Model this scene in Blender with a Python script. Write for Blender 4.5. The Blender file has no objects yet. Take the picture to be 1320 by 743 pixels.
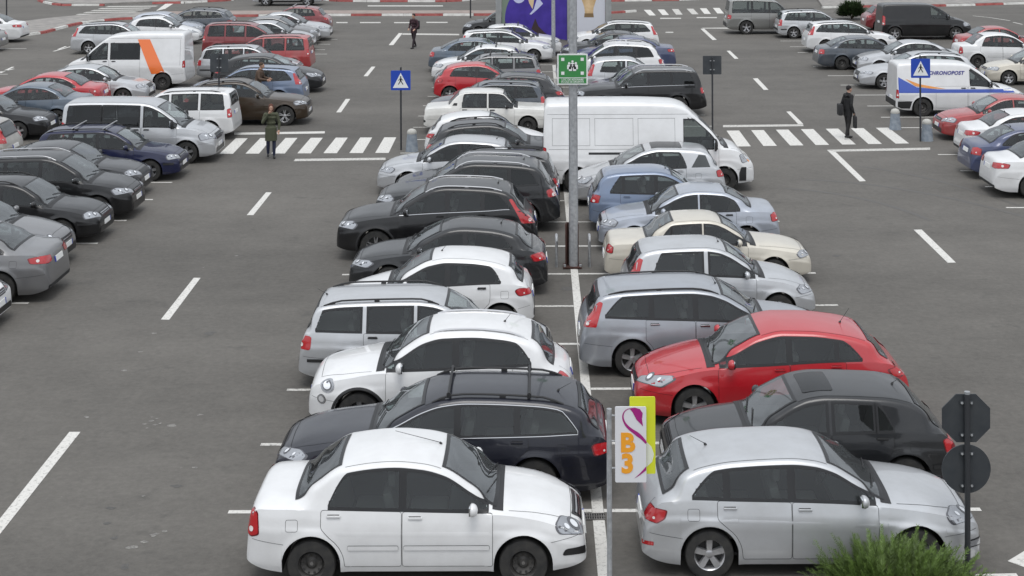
EXPO = 0.36
import bpy, bmesh, math, random
import numpy as np
from mathutils import Vector, Matrix, Euler
from mathutils.bvhtree import BVHTree
from mathutils.geometry import delaunay_2d_cdt

random.seed(7)
SC = bpy.context.scene
COL = SC.collection
R = math.radians

# ------------------------------------------------------------------ materials
MATS = {}

def newmat(name):
    m = bpy.data.materials.new(name)
    m.use_nodes = True
    nt = m.node_tree
    return m, nt, nt.nodes['Principled BSDF'], nt.nodes['Material Output']

def mat(name, col, rough=0.5, metal=0.0, coat=0.0, spec=0.5, emit=None):
    if name in MATS:
        return MATS[name]
    m, nt, b, o = newmat(name)
    b.inputs['Base Color'].default_value = (*col, 1)
    b.inputs['Roughness'].default_value = rough
    b.inputs['Metallic'].default_value = metal
    b.inputs['Coat Weight'].default_value = coat
    b.inputs['Coat Roughness'].default_value = 0.04
    b.inputs['Specular IOR Level'].default_value = spec
    MATS[name] = m
    return m

def nnode(nt, typ, **kw):
    n = nt.nodes.new(typ)
    for k, v in kw.items():
        if k.startswith('in_'):
            n.inputs[k[3:]].default_value = v
        else:
            setattr(n, k, v)
    return n

def speckled(name, c1, c2, scale=6.0, rough=0.7, metal=0.0, detail=4, bump=0.0, coat=0.0, lo=0.35, hi=0.65):
    """two real colours of one surface mixed by a 3D noise (wear, dust, grain)"""
    if name in MATS:
        return MATS[name]
    m, nt, b, o = newmat(name)
    tc = nnode(nt, 'ShaderNodeTexCoord')
    nz = nnode(nt, 'ShaderNodeTexNoise', in_Scale=scale, in_Detail=detail)
    rp = nnode(nt, 'ShaderNodeValToRGB')
    rp.color_ramp.elements[0].position = lo
    rp.color_ramp.elements[1].position = hi
    rp.color_ramp.elements[0].color = (*c1, 1)
    rp.color_ramp.elements[1].color = (*c2, 1)
    nt.links.new(tc.outputs['Object'], nz.inputs['Vector'])
    nt.links.new(nz.outputs['Fac'], rp.inputs['Fac'])
    nt.links.new(rp.outputs['Color'], b.inputs['Base Color'])
    b.inputs['Roughness'].default_value = rough
    b.inputs['Metallic'].default_value = metal
    b.inputs['Coat Weight'].default_value = coat
    if bump:
        bp = nnode(nt, 'ShaderNodeBump', in_Strength=bump, in_Distance=0.01)
        nt.links.new(nz.outputs['Fac'], bp.inputs['Height'])
        nt.links.new(bp.outputs['Normal'], b.inputs['Normal'])
    MATS[name] = m
    return m

def paint(name, col, metal=0.0, rough=0.32, dust=0.25):
    """car paint: clear-coated colour with a film of road dust, grey cloth lining on the inside face"""
    if name in MATS:
        return MATS[name]
    m, nt, b, o = newmat(name)
    L = nt.links.new
    tc = nnode(nt, 'ShaderNodeTexCoord')
    oi = nnode(nt, 'ShaderNodeObjectInfo')
    add = nnode(nt, 'ShaderNodeVectorMath', operation='ADD')
    L(tc.outputs['Object'], add.inputs[0])
    L(oi.outputs['Location'], add.inputs[1])
    nz = nnode(nt, 'ShaderNodeTexNoise', in_Scale=2.3, in_Detail=6, in_Roughness=0.62)
    L(add.outputs[0], nz.inputs['Vector'])
    mr = nnode(nt, 'ShaderNodeMapRange')
    mr.inputs['From Min'].default_value = 0.38
    mr.inputs['From Max'].default_value = 0.72
    mr.inputs['To Min'].default_value = 0.0
    mr.inputs['To Max'].default_value = dust
    L(nz.outputs['Fac'], mr.inputs['Value'])
    mx = nnode(nt, 'ShaderNodeMix', data_type='RGBA')
    mx.inputs[6].default_value = (*col, 1)
    mx.inputs[7].default_value = (0.23, 0.215, 0.195, 1)
    L(mr.outputs['Result'], mx.inputs[0])
    L(mx.outputs[2], b.inputs['Base Color'])
    mr2 = nnode(nt, 'ShaderNodeMapRange')
    mr2.inputs['To Min'].default_value = rough
    mr2.inputs['To Max'].default_value = rough + 0.2
    L(nz.outputs['Fac'], mr2.inputs['Value'])
    L(mr2.outputs['Result'], b.inputs['Roughness'])
    b.inputs['Metallic'].default_value = metal
    b.inputs['Specular IOR Level'].default_value = 0.25 if max(col) < .06 else 0.5
    b.inputs['Coat Weight'].default_value = 0.7 if max(col) < .06 else 0.9
    b.inputs['Coat Roughness'].default_value = 0.06
    geo = nnode(nt, 'ShaderNodeNewGeometry')
    lin = nnode(nt, 'ShaderNodeBsdfDiffuse')
    lin.inputs['Color'].default_value = (0.035, 0.035, 0.037, 1)
    ms = nnode(nt, 'ShaderNodeMixShader')
    L(geo.outputs['Backfacing'], ms.inputs[0])
    L(b.outputs[0], ms.inputs[1])
    L(lin.outputs[0], ms.inputs[2])
    L(ms.outputs[0], o.inputs['Surface'])
    MATS[name] = m
    return m

def glass(name, tint, rough=0.0, fres=1.5, film=0.055):
    """thin car glass: tinted pane that lets the cabin show and mirrors the sky"""
    if name in MATS:
        return MATS[name]
    m, nt, b, o = newmat(name)
    L = nt.links.new
    nt.nodes.remove(b)
    tr = nnode(nt, 'ShaderNodeBsdfTransparent')
    tr.inputs['Color'].default_value = (*tint, 1)
    gl = nnode(nt, 'ShaderNodeBsdfGlossy')
    gl.inputs['Color'].default_value = (0.95, 0.98, 1.0, 1)
    gl.inputs['Roughness'].default_value = 0.02
    df = nnode(nt, 'ShaderNodeBsdfDiffuse')
    df.inputs['Color'].default_value = (0.30, 0.31, 0.31, 1)
    dm = nnode(nt, 'ShaderNodeMixShader')
    dm.inputs[0].default_value = film
    L(tr.outputs[0], dm.inputs[1])
    L(df.outputs[0], dm.inputs[2])
    fr = nnode(nt, 'ShaderNodeFresnel')
    fr.inputs['IOR'].default_value = fres
    ms = nnode(nt, 'ShaderNodeMixShader')
    L(fr.outputs[0], ms.inputs[0])
    L(dm.outputs[0], ms.inputs[1])
    L(gl.outputs[0], ms.inputs[2])
    L(ms.outputs[0], o.inputs['Surface'])
    MATS[name] = m
    return m

# ------------------------------------------------------------------ meshes and objects
def mesh_from(name, verts, faces, smooth=True, mats=None, fmat=None, angle=None):
    me = bpy.data.meshes.new(name)
    me.from_pydata([tuple(v) for v in verts], [], [tuple(f) for f in faces])
    if smooth:
        me.polygons.foreach_set('use_smooth', [True] * len(me.polygons))
    if fmat is not None:
        me.polygons.foreach_set('material_index', list(fmat))
    for m in (mats or []):
        me.materials.append(m)
    me.update()
    if angle is not None:
        me.set_sharp_from_angle(angle=angle)
    return me

class MB:
    """collects primitive shapes; .mesh() gives one mesh"""
    def __init__(self):
        self.v, self.f, self.m = [], [], []
    def add(self, verts, faces, mi=0, M=None):
        o = len(self.v)
        if M is not None:
            verts = [M @ Vector(v) for v in verts]
        self.v += [tuple(v) for v in verts]
        self.f += [tuple(i + o for i in f) for f in faces]
        self.m += [mi] * len(faces)
        return self
    def box(self, c, s, mi=0, M=None, bev=0.0):
        if bev > 0:
            bm = bmesh.new()
            bmesh.ops.create_cube(bm, size=1.0)
            bmesh.ops.scale(bm, vec=Vector(s), verts=bm.verts)
            bmesh.ops.bevel(bm, geom=bm.edges[:], offset=bev, segments=2, affect='EDGES', profile=0.6)
            bm.verts.index_update()
            vs = [v.co + Vector(c) for v in bm.verts]
            fs = [[v.index for v in f.verts] for f in bm.faces]
            bm.free()
            return self.add(vs, fs, mi, M)
        x, y, z = s[0] / 2, s[1] / 2, s[2] / 2
        vs = [(c[0] + a * x, c[1] + b * y, c[2] + d * z) for a in (-1, 1) for b in (-1, 1) for d in (-1, 1)]
        return self.add(vs, [(0, 1, 3, 2), (4, 6, 7, 5), (0, 4, 5, 1), (2, 3, 7, 6), (0, 2, 6, 4), (1, 5, 7, 3)], mi, M)
    def tube(self, pts, r, n=8, mi=0, M=None, cap=True):
        pts = [Vector(p) for p in pts]
        rs = r if isinstance(r, (list, tuple)) else [r] * len(pts)
        vs, fs = [], []
        up = Vector((0, 0, 1))
        for i, p in enumerate(pts):
            d = (pts[min(i + 1, len(pts) - 1)] - pts[max(i - 1, 0)]).normalized()
            a = d.cross(up)
            if a.length < 1e-3:
                a = d.cross(Vector((1, 0, 0)))
            a.normalize()
            b = a.cross(d)
            for k in range(n):
                t = 2 * math.pi * k / n
                vs.append(p + (a * math.cos(t) + b * math.sin(t)) * rs[i])
        for i in range(len(pts) - 1):
            for k in range(n):
                fs.append((i * n + k, i * n + (k + 1) % n, (i + 1) * n + (k + 1) % n, (i + 1) * n + k))
        if cap:
            fs.append(tuple(range(n))[::-1])
            fs.append(tuple(range((len(pts) - 1) * n, len(pts) * n)))
        return self.add(vs, fs, mi, M)
    def lathe(self, prof, n=32, axis='Z', mi=0, M=None, mis=None):
        """prof: (radius, height) points turned round an axis"""
        vs, fs, ms = [], [], []
        for (r, h) in prof:
            for k in range(n):
                t = 2 * math.pi * k / n
                a, b = r * math.cos(t), r * math.sin(t)
                vs.append((a, b, h) if axis == 'Z' else (a, h, b))
        for i in range(len(prof) - 1):
            for k in range(n):
                q = (i * n + k, i * n + (k + 1) % n, (i + 1) * n + (k + 1) % n, (i + 1) * n + k)
                fs.append(q if axis == 'Z' else q[::-1])
                ms.append(mis[i] if mis else mi)
        o = len(self.f)
        self.add(vs, fs, mi, M)
        self.m[o:] = ms
        return self
    def prism(self, poly, z0, z1, mi=0, M=None):
        n = len(poly)
        vs = [(x, y, z0) for x, y in poly] + [(x, y, z1) for x, y in poly]
        fs = [tuple(range(n))[::-1], tuple(range(n, 2 * n))] + [(i, (i + 1) % n, n + (i + 1) % n, n + i) for i in range(n)]
        return self.add(vs, fs, mi, M)
    def mesh(self, name, mats, angle=R(35), smooth=True):
        return mesh_from(name, self.v, self.f, smooth, mats, self.m, angle)

def link(name, data, parent=None, loc=None, rotz=0.0):
    o = bpy.data.objects.new(name, data)
    COL.objects.link(o)
    if parent is not None:
        o.parent = parent
    if loc is not None:
        o.location = loc
    if rotz:
        o.rotation_euler = (0, 0, rotz)
    return o

def tag(o, label, cat, group=None):
    o['label'] = label
    o['category'] = cat
    if group:
        o['group'] = group
    return o

def structure(o):
    o['kind'] = 'structure'
    return o

# ------------------------------------------------------------------ camera
PW, PH = 1320.0, 743.0
F = 2016.0
PX, PY = 690.0, -165.0          # where the level optical axis meets the picture plane: a shift lens, verticals stay upright
CAMH = 8.89
ROLL = R(0.20)
cam = bpy.data.cameras.new('camera')
cam.sensor_width = 36.0
cam.lens = F / PW * 36.0
cam.shift_x = (PW / 2 - PX) / PW
cam.shift_y = -(PH / 2 - PY) / PW
cam.clip_end = 2000
camo = bpy.data.objects.new('camera', cam)
COL.objects.link(camo)
CM = Matrix.Translation((0, 0, CAMH)) @ Matrix.Rotation(R(90), 4, 'X') @ Matrix.Rotation(-ROLL, 4, 'Z')
camo.matrix_world = CM
SC.camera = camo

def ray(px, py):
    return (CM.to_3x3() @ Vector(((px - PX) / F, -(py - PY) / F, -1.0)))

def at(px, py, z=0.0):
    d = ray(px, py)
    t = (z - CAMH) / d.z
    p = Vector((0, 0, CAMH)) + d * t
    return p

def aty(px, py, Y):
    """point on the vertical plane y = Y seen at that pixel"""
    d = ray(px, py)
    return Vector((0, 0, CAMH)) + d * (Y / d.y)

def x_at(px, Y, z):
    """X of the point at depth Y and height z that shows in pixel column px"""
    lo, hi = -80.0, 80.0
    inv = CM.inverted()
    for _ in range(40):
        mid = (lo + hi) / 2
        q = inv @ Vector((mid, Y, z))
        if q.x / -q.z * F + PX < px:
            lo = mid
        else:
            hi = mid
    return (lo + hi) / 2

def pix(p):
    q = CM.inverted() @ Vector(p)
    return (q.x / -q.z * F + PX, -q.y / -q.z * F + PY)
# ------------------------------------------------------------------ car generator
def pchip(pts):
    xs = np.array([p[0] for p in pts], float)
    ys = np.array([p[1] for p in pts], float)
    h = np.diff(xs)
    d = np.diff(ys) / h
    m = np.zeros(len(xs))
    for i in range(1, len(xs) - 1):
        if d[i - 1] * d[i] > 0:
            w1, w2 = 2 * h[i] + h[i - 1], h[i] + 2 * h[i - 1]
            m[i] = (w1 + w2) / (w1 / d[i - 1] + w2 / d[i])
    m[0], m[-1] = d[0], d[-1]
    def f(x):
        x = min(max(x, xs[0]), xs[-1])
        i = min(max(int(np.searchsorted(xs, x)) - 1, 0), len(h) - 1)
        t = (x - xs[i]) / h[i]
        return float((2*t**3-3*t*t+1)*ys[i] + (t**3-2*t*t+t)*h[i]*m[i] + (-2*t**3+3*t*t)*ys[i+1] + (t**3-t*t)*h[i]*m[i+1])
    return f

def sstep(a, b, x):
    t = min(max((x - a) / (b - a), 0), 1)
    return t * t * (3 - 2 * t)

class Shape:
    def __init__(s, S):
        s.S = S
        s.L, s.W = S['L'], S['W']
        s.top, s.belt = pchip(S['top']), pchip(S['belt'])
        s.ax = (S['fo'], S['fo'] + S['wb'])
        s.r = S['r']
        s.AR = s.r + S.get('arch', 0.055)
        s.gc = S['gc']
        s.g = pchip(S.get('g') or [(-0.3, .90), (0, .925), (.09, .953), (.15, .972), (.40, .990), (.68, 1.002), (.735, .990), (.86, .974), (1, .945)])
        s.nl, s.nw = S.get('nl', .85), S.get('nw', .62)
        s.rl, s.rw = S.get('rl', .65), S.get('rw', .74)
        s.tum = S.get('tum', .30)
    def w(s, x):
        f = 1.0
        if x < s.nl:
            f = s.nw + (1 - s.nw) * max(0, 1 - (1 - max(x, 0) / s.nl) ** 2.4) ** (1 / 2.4)
        xr = s.L - x
        if xr < s.rl:
            f = min(f, s.rw + (1 - s.rw) * max(0, 1 - (1 - max(xr, 0) / s.rl) ** 2.6) ** (1 / 2.6))
        return s.W / 2 * f
    def low(s, x):
        z = s.gc
        z += S_front(x, s.S.get('fr', .07)) + S_front(s.L - x, s.S.get('rr', .12))
        return z
    def arch(s, x):
        z = s.low(x)
        for a in s.ax:
            d = abs(x - a)
            if d <= s.AR:
                z = max(z, s.r + math.sqrt(max(0, s.AR ** 2 - d * d)))
        return z
    def corner(s, x):
        """(half width, height) where the flat side of the cabin ends at the roof, and the corner radius"""
        w = s.w(x)
        t = s.top(x)
        b = min(s.belt(x), t - .02)
        h = t - b
        yb = w * s.g(1)
        yr = yb - s.tum * h - .008
        crown = s.S.get('crown', .038) * min(1, h / .35)
        rho = min(s.S.get('rho', .10) * .72, .35 * h)
        return yb, b, t, h, yr, crown, rho
    def side_y(s, x, z):
        w = s.w(x)
        t = s.top(x)
        b = min(s.belt(x), t - .02)
        z0 = s.gc
        y = w * s.g((z - z0) / max(b - z0, .05))
        if s.S.get('flare', .018) > 0:
            for a in s.ax:
                rr = math.hypot(x - a, z - s.r)
                if rr >= s.AR - .01:
                    y += s.S.get('flare', .018) * math.exp(-((rr - s.AR) / .06) ** 2)
        return y
    def section(s, x):
        yb, b, t, h, yr, crown, rho = s.corner(x)
        zl = min(s.arch(x), b - .03)
        pts = []
        ys = s.side_y(x, zl)
        pts += [(0, zl), (ys * .5, zl), (ys - .035, zl)]
        NL = 22
        for i in range(NL):
            u = i / (NL - 1)
            z = zl + .012 + (b - zl - .012) * u
            pts.append((s.side_y(x, z), z))
        yb = pts[-1][0]
        yr = min(yr, yb - .01)
        # cabin curve
        zc = t - crown
        A, C = np.array([yb, b]), np.array([yr, zc])
        d = A - C
        ln = np.linalg.norm(d)
        d = d / max(ln, 1e-6)
        P0 = C + d * min(rho, ln * .6)
        y1 = yr - rho * 1.15
        ztop = lambda y: t - crown * (y / max(yr, .01)) ** 2
        P2 = np.array([y1, ztop(y1)])
        cab, hood = [], []
        NS, NB, NT = 11, 6, 8
        for i in range(1, NS + 1):
            cab.append(A + (P0 - A) * i / NS)
        for i in range(1, NB + 1):
            q = i / NB
            cab.append(P0 * (1 - q) ** 2 + 2 * C * q * (1 - q) + P2 * q * q)
        for i in range(1, NT + 1):
            y = y1 * (1 - i / NT)
            cab.append(np.array([y, ztop(y)]))
        n = len(cab)
        p = s.S.get('hoodp', 3.8)
        for i in range(1, n + 1):
            f = (i / n) ** 1.7
            hood.append(np.array([yb * (1 - f), b + h * (1 - (1 - f) ** p)]))
        k = sstep(.12, .30, h)
        pts += [tuple(hood[i] * (1 - k) + cab[i] * k) for i in range(n)]
        return pts

def S_front(x, a):
    return a * max(0, 1 - x / .45) ** 2

NU = 3  # ring points on the underside

def build_body(sh):
    S, L = sh.S, sh.L
    # stations: equal steps along the side outline, finer in the arches
    xs = np.linspace(0, L, 1600)
    z = np.array([sh.top(x) for x in xs])
    wv = np.array([sh.w(x) for x in xs])
    arc = np.concatenate([[0], np.cumsum(np.sqrt(np.diff(xs) ** 2 + np.diff(z) ** 2 + np.diff(wv) ** 2))])
    n = int(arc[-1] / S.get('step', .042))
    st = list(np.interp(np.linspace(0, arc[-1], n), arc, xs))
    for a in sh.ax:
        st = [x for x in st if abs(x - a) > sh.AR + .012]
        st += [a + sh.AR * math.cos(math.pi * k / 20) for k in range(21)]
        st += [a - sh.AR - .004, a + sh.AR + .004]
    st = sorted(st)
    rings = []
    for x in st:
        half = sh.section(x)
        X = L / 2 - x
        ring = [(X, y, zz) for y, zz in half] + [(X, -y, zz) for y, zz in half[-2:0:-1]]
        rings.append(ring)
    M = len(rings[0])
    nh = len(half)
    V, Fc, mi = [], [], []
    for r_ in rings:
        V += r_
    for i in range(len(rings) - 1):
        for k in range(M):
            k2 = (k + 1) % M
            Fc.append((i * M + k, i * M + k2, (i + 1) * M + k2, (i + 1) * M + k))
            kk = k if k < nh - 1 else (M - 1 - k)
            mi.append(1 if kk < NU else 0)
    for end, base in ((0, 0), (1, (len(rings) - 1) * M)):
        ring = np.array(V[base:base + M])
        c = ring.mean(axis=0)
        o = len(V)
        prev = base
        for q, s_ in ((1, .7), (2, .35)):
            V += [tuple(c + (p - c) * np.array([1, s_, s_])) for p in ring]
            for k in range(M):
                k2 = (k + 1) % M
                a = (prev + k, prev + k2, o + k2, o + k)
                Fc.append(a if end else a[::-1])
                mi.append(0)
            prev = o
            o = len(V)
        V.append(tuple(c))
        for k in range(M):
            a = (prev + k, prev + (k + 1) % M, o)
            Fc.append(a if end else a[::-1])
            mi.append(0)
    # rings run +y side first going from bottom to top: check winding by volume sign
    vol = 0.0
    for f in Fc[:3000]:
        a, b, c = Vector(V[f[0]]), Vector(V[f[1]]), Vector(V[f[2]])
        vol += a.dot(b.cross(c))
    if vol < 0:
        Fc = [f[::-1] for f in Fc]
    return V, Fc, mi

class Skin:
    """ray caster over the closed body: lays panes, lamps, seams and panels on it"""
    def __init__(s, V, Fc):
        s.bvh = BVHTree.FromPolygons([Vector(v) for v in V], Fc)
    def hit(s, o, d, off):
        d = Vector(d)
        loc, nor, idx, dist = s.bvh.ray_cast(Vector(o), d)
        if loc is None:
            loc, nor, idx, dist = s.bvh.find_nearest(Vector(o) + d * 1.0)
        if nor.dot(d) > 0:
            nor = -nor
        return loc + nor * off
    def snap(s, a, half):
        k = a[0]
        if k == 'f':
            return s.hit((half + 1, a[1], a[2]), (-1, 0, 0), 0)
        if k == 'r':
            return s.hit((-half - 1, a[1], a[2]), (1, 0, 0), 0)
        if k == 's':
            return s.hit((half - a[1], 2, a[2]), (0, -1, 0), 0)
        if k == 't':
            return s.hit((half - a[1], a[2], 4), (0, 0, -1), 0)

def round_poly(pts, r, n=4):
    if r <= 0:
        return [tuple(p) for p in pts]
    out = []
    N = len(pts)
    for i in range(N):
        p, a, b = np.array(pts[i]), np.array(pts[i - 1]), np.array(pts[(i + 1) % N])
        la, lb = np.linalg.norm(a - p), np.linalg.norm(b - p)
        q = min(r, la * .45, lb * .45)
        p0, p2 = p + (a - p) / max(la, 1e-6) * q, p + (b - p) / max(lb, 1e-6) * q
        for k in range(n + 1):
            t = k / n
            out.append(tuple(p0 * (1 - t) ** 2 + 2 * p * t * (1 - t) + p2 * t * t))
    return out

def inpoly(p, poly):
    c = False
    j = len(poly) - 1
    for i in range(len(poly)):
        a, b = poly[i], poly[j]
        if (a[1] > p[1]) != (b[1] > p[1]) and p[0] < (b[0] - a[0]) * (p[1] - a[1]) / (b[1] - a[1] + 1e-12) + a[0]:
            c = not c
        j = i
    return c

def fill(poly, step=.07):
    """triangulate a 2D outline with inner points so that it bends with the body"""
    dens = []
    N = len(poly)
    for i in range(N):
        a, b = np.array(poly[i]), np.array(poly[(i + 1) % N])
        m = max(1, int(np.linalg.norm(b - a) / step + .5))
        for k in range(m):
            dens.append(tuple(a + (b - a) * k / m))
    pts = list(dens)
    xs = [p[0] for p in dens]
    ys = [p[1] for p in dens]
    gx = np.arange(min(xs) + step / 2, max(xs), step)
    gy = np.arange(min(ys) + step / 2, max(ys), step)
    D = np.array(dens)
    for x in gx:
        for y in gy:
            if inpoly((x, y), dens) and np.min((D[:, 0] - x) ** 2 + (D[:, 1] - y) ** 2) > (step * .45) ** 2:
                pts.append((x, y))
    n = len(dens)
    r = delaunay_2d_cdt([Vector(p) for p in pts], [(i, (i + 1) % n) for i in range(n)], [list(range(n))], 1, 1e-5)
    return [tuple(v) for v in r[0]], [tuple(f) for f in r[2]]

class Part:
    """patches of one part laid on the skin"""
    def __init__(s):
        s.V, s.F, s.M = [], [], []
    def put(s, V, Fc, mi, ref=None):
        o = len(s.V)
        s.V += [tuple(v) for v in V]
        for f in Fc:
            f = tuple(i + o for i in f)
            if ref is not None:
                a, b, c = Vector(s.V[f[0]]), Vector(s.V[f[1]]), Vector(s.V[f[2]])
                if (b - a).cross(c - a).dot(ref) < 0:
                    f = f[::-1]
            s.F.append(f)
            s.M.append(mi)
    def planar(s, skin, poly, d, org, u, v, off, mi=0, step=.07):
        """poly in the plane (org,u,v) thrown along d on to the body"""
        p2, f2 = fill(poly, step)
        V = [skin.hit(org + u * a + v * b, d, off) for a, b in p2]
        s.put(V, f2, mi, -Vector(d))
    def side(s, skin, poly, half, off, mi=0, step=.07, sgn=1):
        p2, f2 = fill(poly, step)
        V = [skin.hit((half - x, 2 * sgn, z), (0, -sgn, 0), off) for x, z in p2]
        s.put(V, f2, mi, Vector((0, sgn, 0)))
    def strip(s, skin, line, width, half, off, mi=0, mode='s', closed=False, step=.05):
        """a thin band along a polyline; mode s: (x,z) on the side, f/r: (y,z) on front/rear, t: (x,y) from above"""
        pts = []
        N = len(line)
        for i in range(N if closed else N - 1):
            a, b = np.array(line[i], float), np.array(line[(i + 1) % N], float)
            m = max(1, int(np.linalg.norm(b - a) / step + .5))
            for k in range(m):
                pts.append(a + (b - a) * k / m)
        if not closed:
            pts.append(np.array(line[-1], float))
        V, Fc = [], []
        n = len(pts)
        for i, p in enumerate(pts):
            a = pts[i - 1] if (i > 0 or closed) else p
            b = pts[(i + 1) % n] if (i < n - 1 or closed) else p
            t = b - a
            t = t / max(np.linalg.norm(t), 1e-6)
            nn = np.array([-t[1], t[0]]) * width / 2
            for q in (p - nn, p + nn):
                if mode == 's':
                    V.append(skin.hit((half - q[0], 2, q[1]), (0, -1, 0), off))
                elif mode == 'f':
                    V.append(skin.hit((half + 1, q[0], q[1]), (-1, 0, 0), off))
                elif mode == 'r':
                    V.append(skin.hit((-half - 1, q[0], q[1]), (1, 0, 0), off))
                else:
                    V.append(skin.hit((half - q[0], q[1], 4), (0, 0, -1), off))
        for i in range(n if closed else n - 1):
            j = (i + 1) % n
            Fc.append((2 * i, 2 * j, 2 * j + 1, 2 * i + 1))
        ref = {'s': Vector((0, 1, 0)), 'f': Vector((1, 0, 0)), 'r': Vector((-1, 0, 0)), 't': Vector((0, 0, 1))}[mode]
        s.put(V, Fc, mi, ref)
    def grid(s, P, ref, edge=1, mi=0):
        """P[i][k]: points; the outer ring of cells takes material `edge`"""
        ni, nk = len(P), len(P[0])
        V = [p for row in P for p in row]
        o = len(s.F)
        fs, ms = [], []
        for i in range(ni - 1):
            for k in range(nk - 1):
                fs.append((i * nk + k, i * nk + k + 1, (i + 1) * nk + k + 1, (i + 1) * nk + k))
                ms.append(edge if i in (0, ni - 2) or k in (0, nk - 2) else mi)
        s.put(V, fs, mi, ref)
        s.M[o:] = ms
    def mirrored(s):
        q = Part()
        q.V = [(x, -y, z) for x, y, z in s.V]
        q.F = [f[::-1] for f in s.F]
        q.M = list(s.M)
        return q
    def mesh(s, name, nm, angle=R(40)):
        return mesh_from(name, s.V, s.F, True, nm, s.M, angle)

# the materials a model uses; PAINT slots are filled per car
PAINT = 'PAINT'
M_TRIM = mat('black plastic trim', (.018, .018, .019), .55)
M_SEAL = mat('rubber seal and screen print', (.010, .010, .011), .35)
M_SEAM = mat('shut line gap and recess shade', (.008, .008, .008), .8)
M_CHROME = mat('chrome', (.55, .55, .56), .2, 1.0)
M_GLASS = glass('tinted side glass', (.62, .68, .665), 0, 1.50, .045)
M_PRIV = glass('dark privacy glass', (.12, .13, .135), 0, 1.48, .02)
M_SCREEN = glass('windscreen glass', (.70, .76, .75), 0, 2.25, .13)  # strong diffuse film paints in part of the sky reflection
M_REAR = glass('rear window glass', (.50, .56, .55), 0, 1.9, .10)  # diffuse film lightens the pane in place of reflected sky
M_LAMP = mat('headlamp lens', (.36, .37, .39), .16, .6, 1.0)
M_LAMPD = mat('headlamp dark housing', (.10, .10, .11), .2, .3, 1.0)
M_LAMPB = mat('headlamp reflector', (.92, .93, .95), .1, .6, 1.0)
M_RED = mat('red lamp lens', (.42, .012, .016), .12, 0, 1.0)
M_REDD = mat('deep red lamp lens', (.16, .006, .010), .12, 0, 1.0)
M_WHT = mat('clear lamp lens', (.75, .70, .68), .12, 0, 1.0)
M_AMB = mat('amber lamp lens', (.75, .25, .03), .15, 0, 1.0)
M_TYRE = speckled('tyre rubber', (.016, .016, .016), (.035, .033, .03), 9, .8)
M_ALLOY = speckled('alloy rim', (.42, .42, .43), (.55, .55, .56), 8, .32, .8)
M_STEELRIM = speckled('dark steel rim', (.035, .034, .033), (.075, .07, .065), 10, .55, .3)
M_COVER = speckled('grey wheel cover', (.30, .30, .31), (.42, .42, .43), 8, .4, .35)
M_DISC = mat('brake and wheel well', (.03, .029, .028), .7)
M_PLATE = mat('number plate white', (.78, .78, .76), .4)
M_EU = mat('number plate blue band', (.02, .05, .35), .4)
M_SEAT = mat('grey seat cloth', (.15, .145, .14), .9)
M_DASH = mat('dashboard plastic', (.022, .022, .024), .6)
M_MIRROR = mat('mirror glass', (.7, .72, .74), .03, 1.0)
M_RAIL = mat('silver roof rail', (.55, .55, .56), .3, .8)

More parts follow.
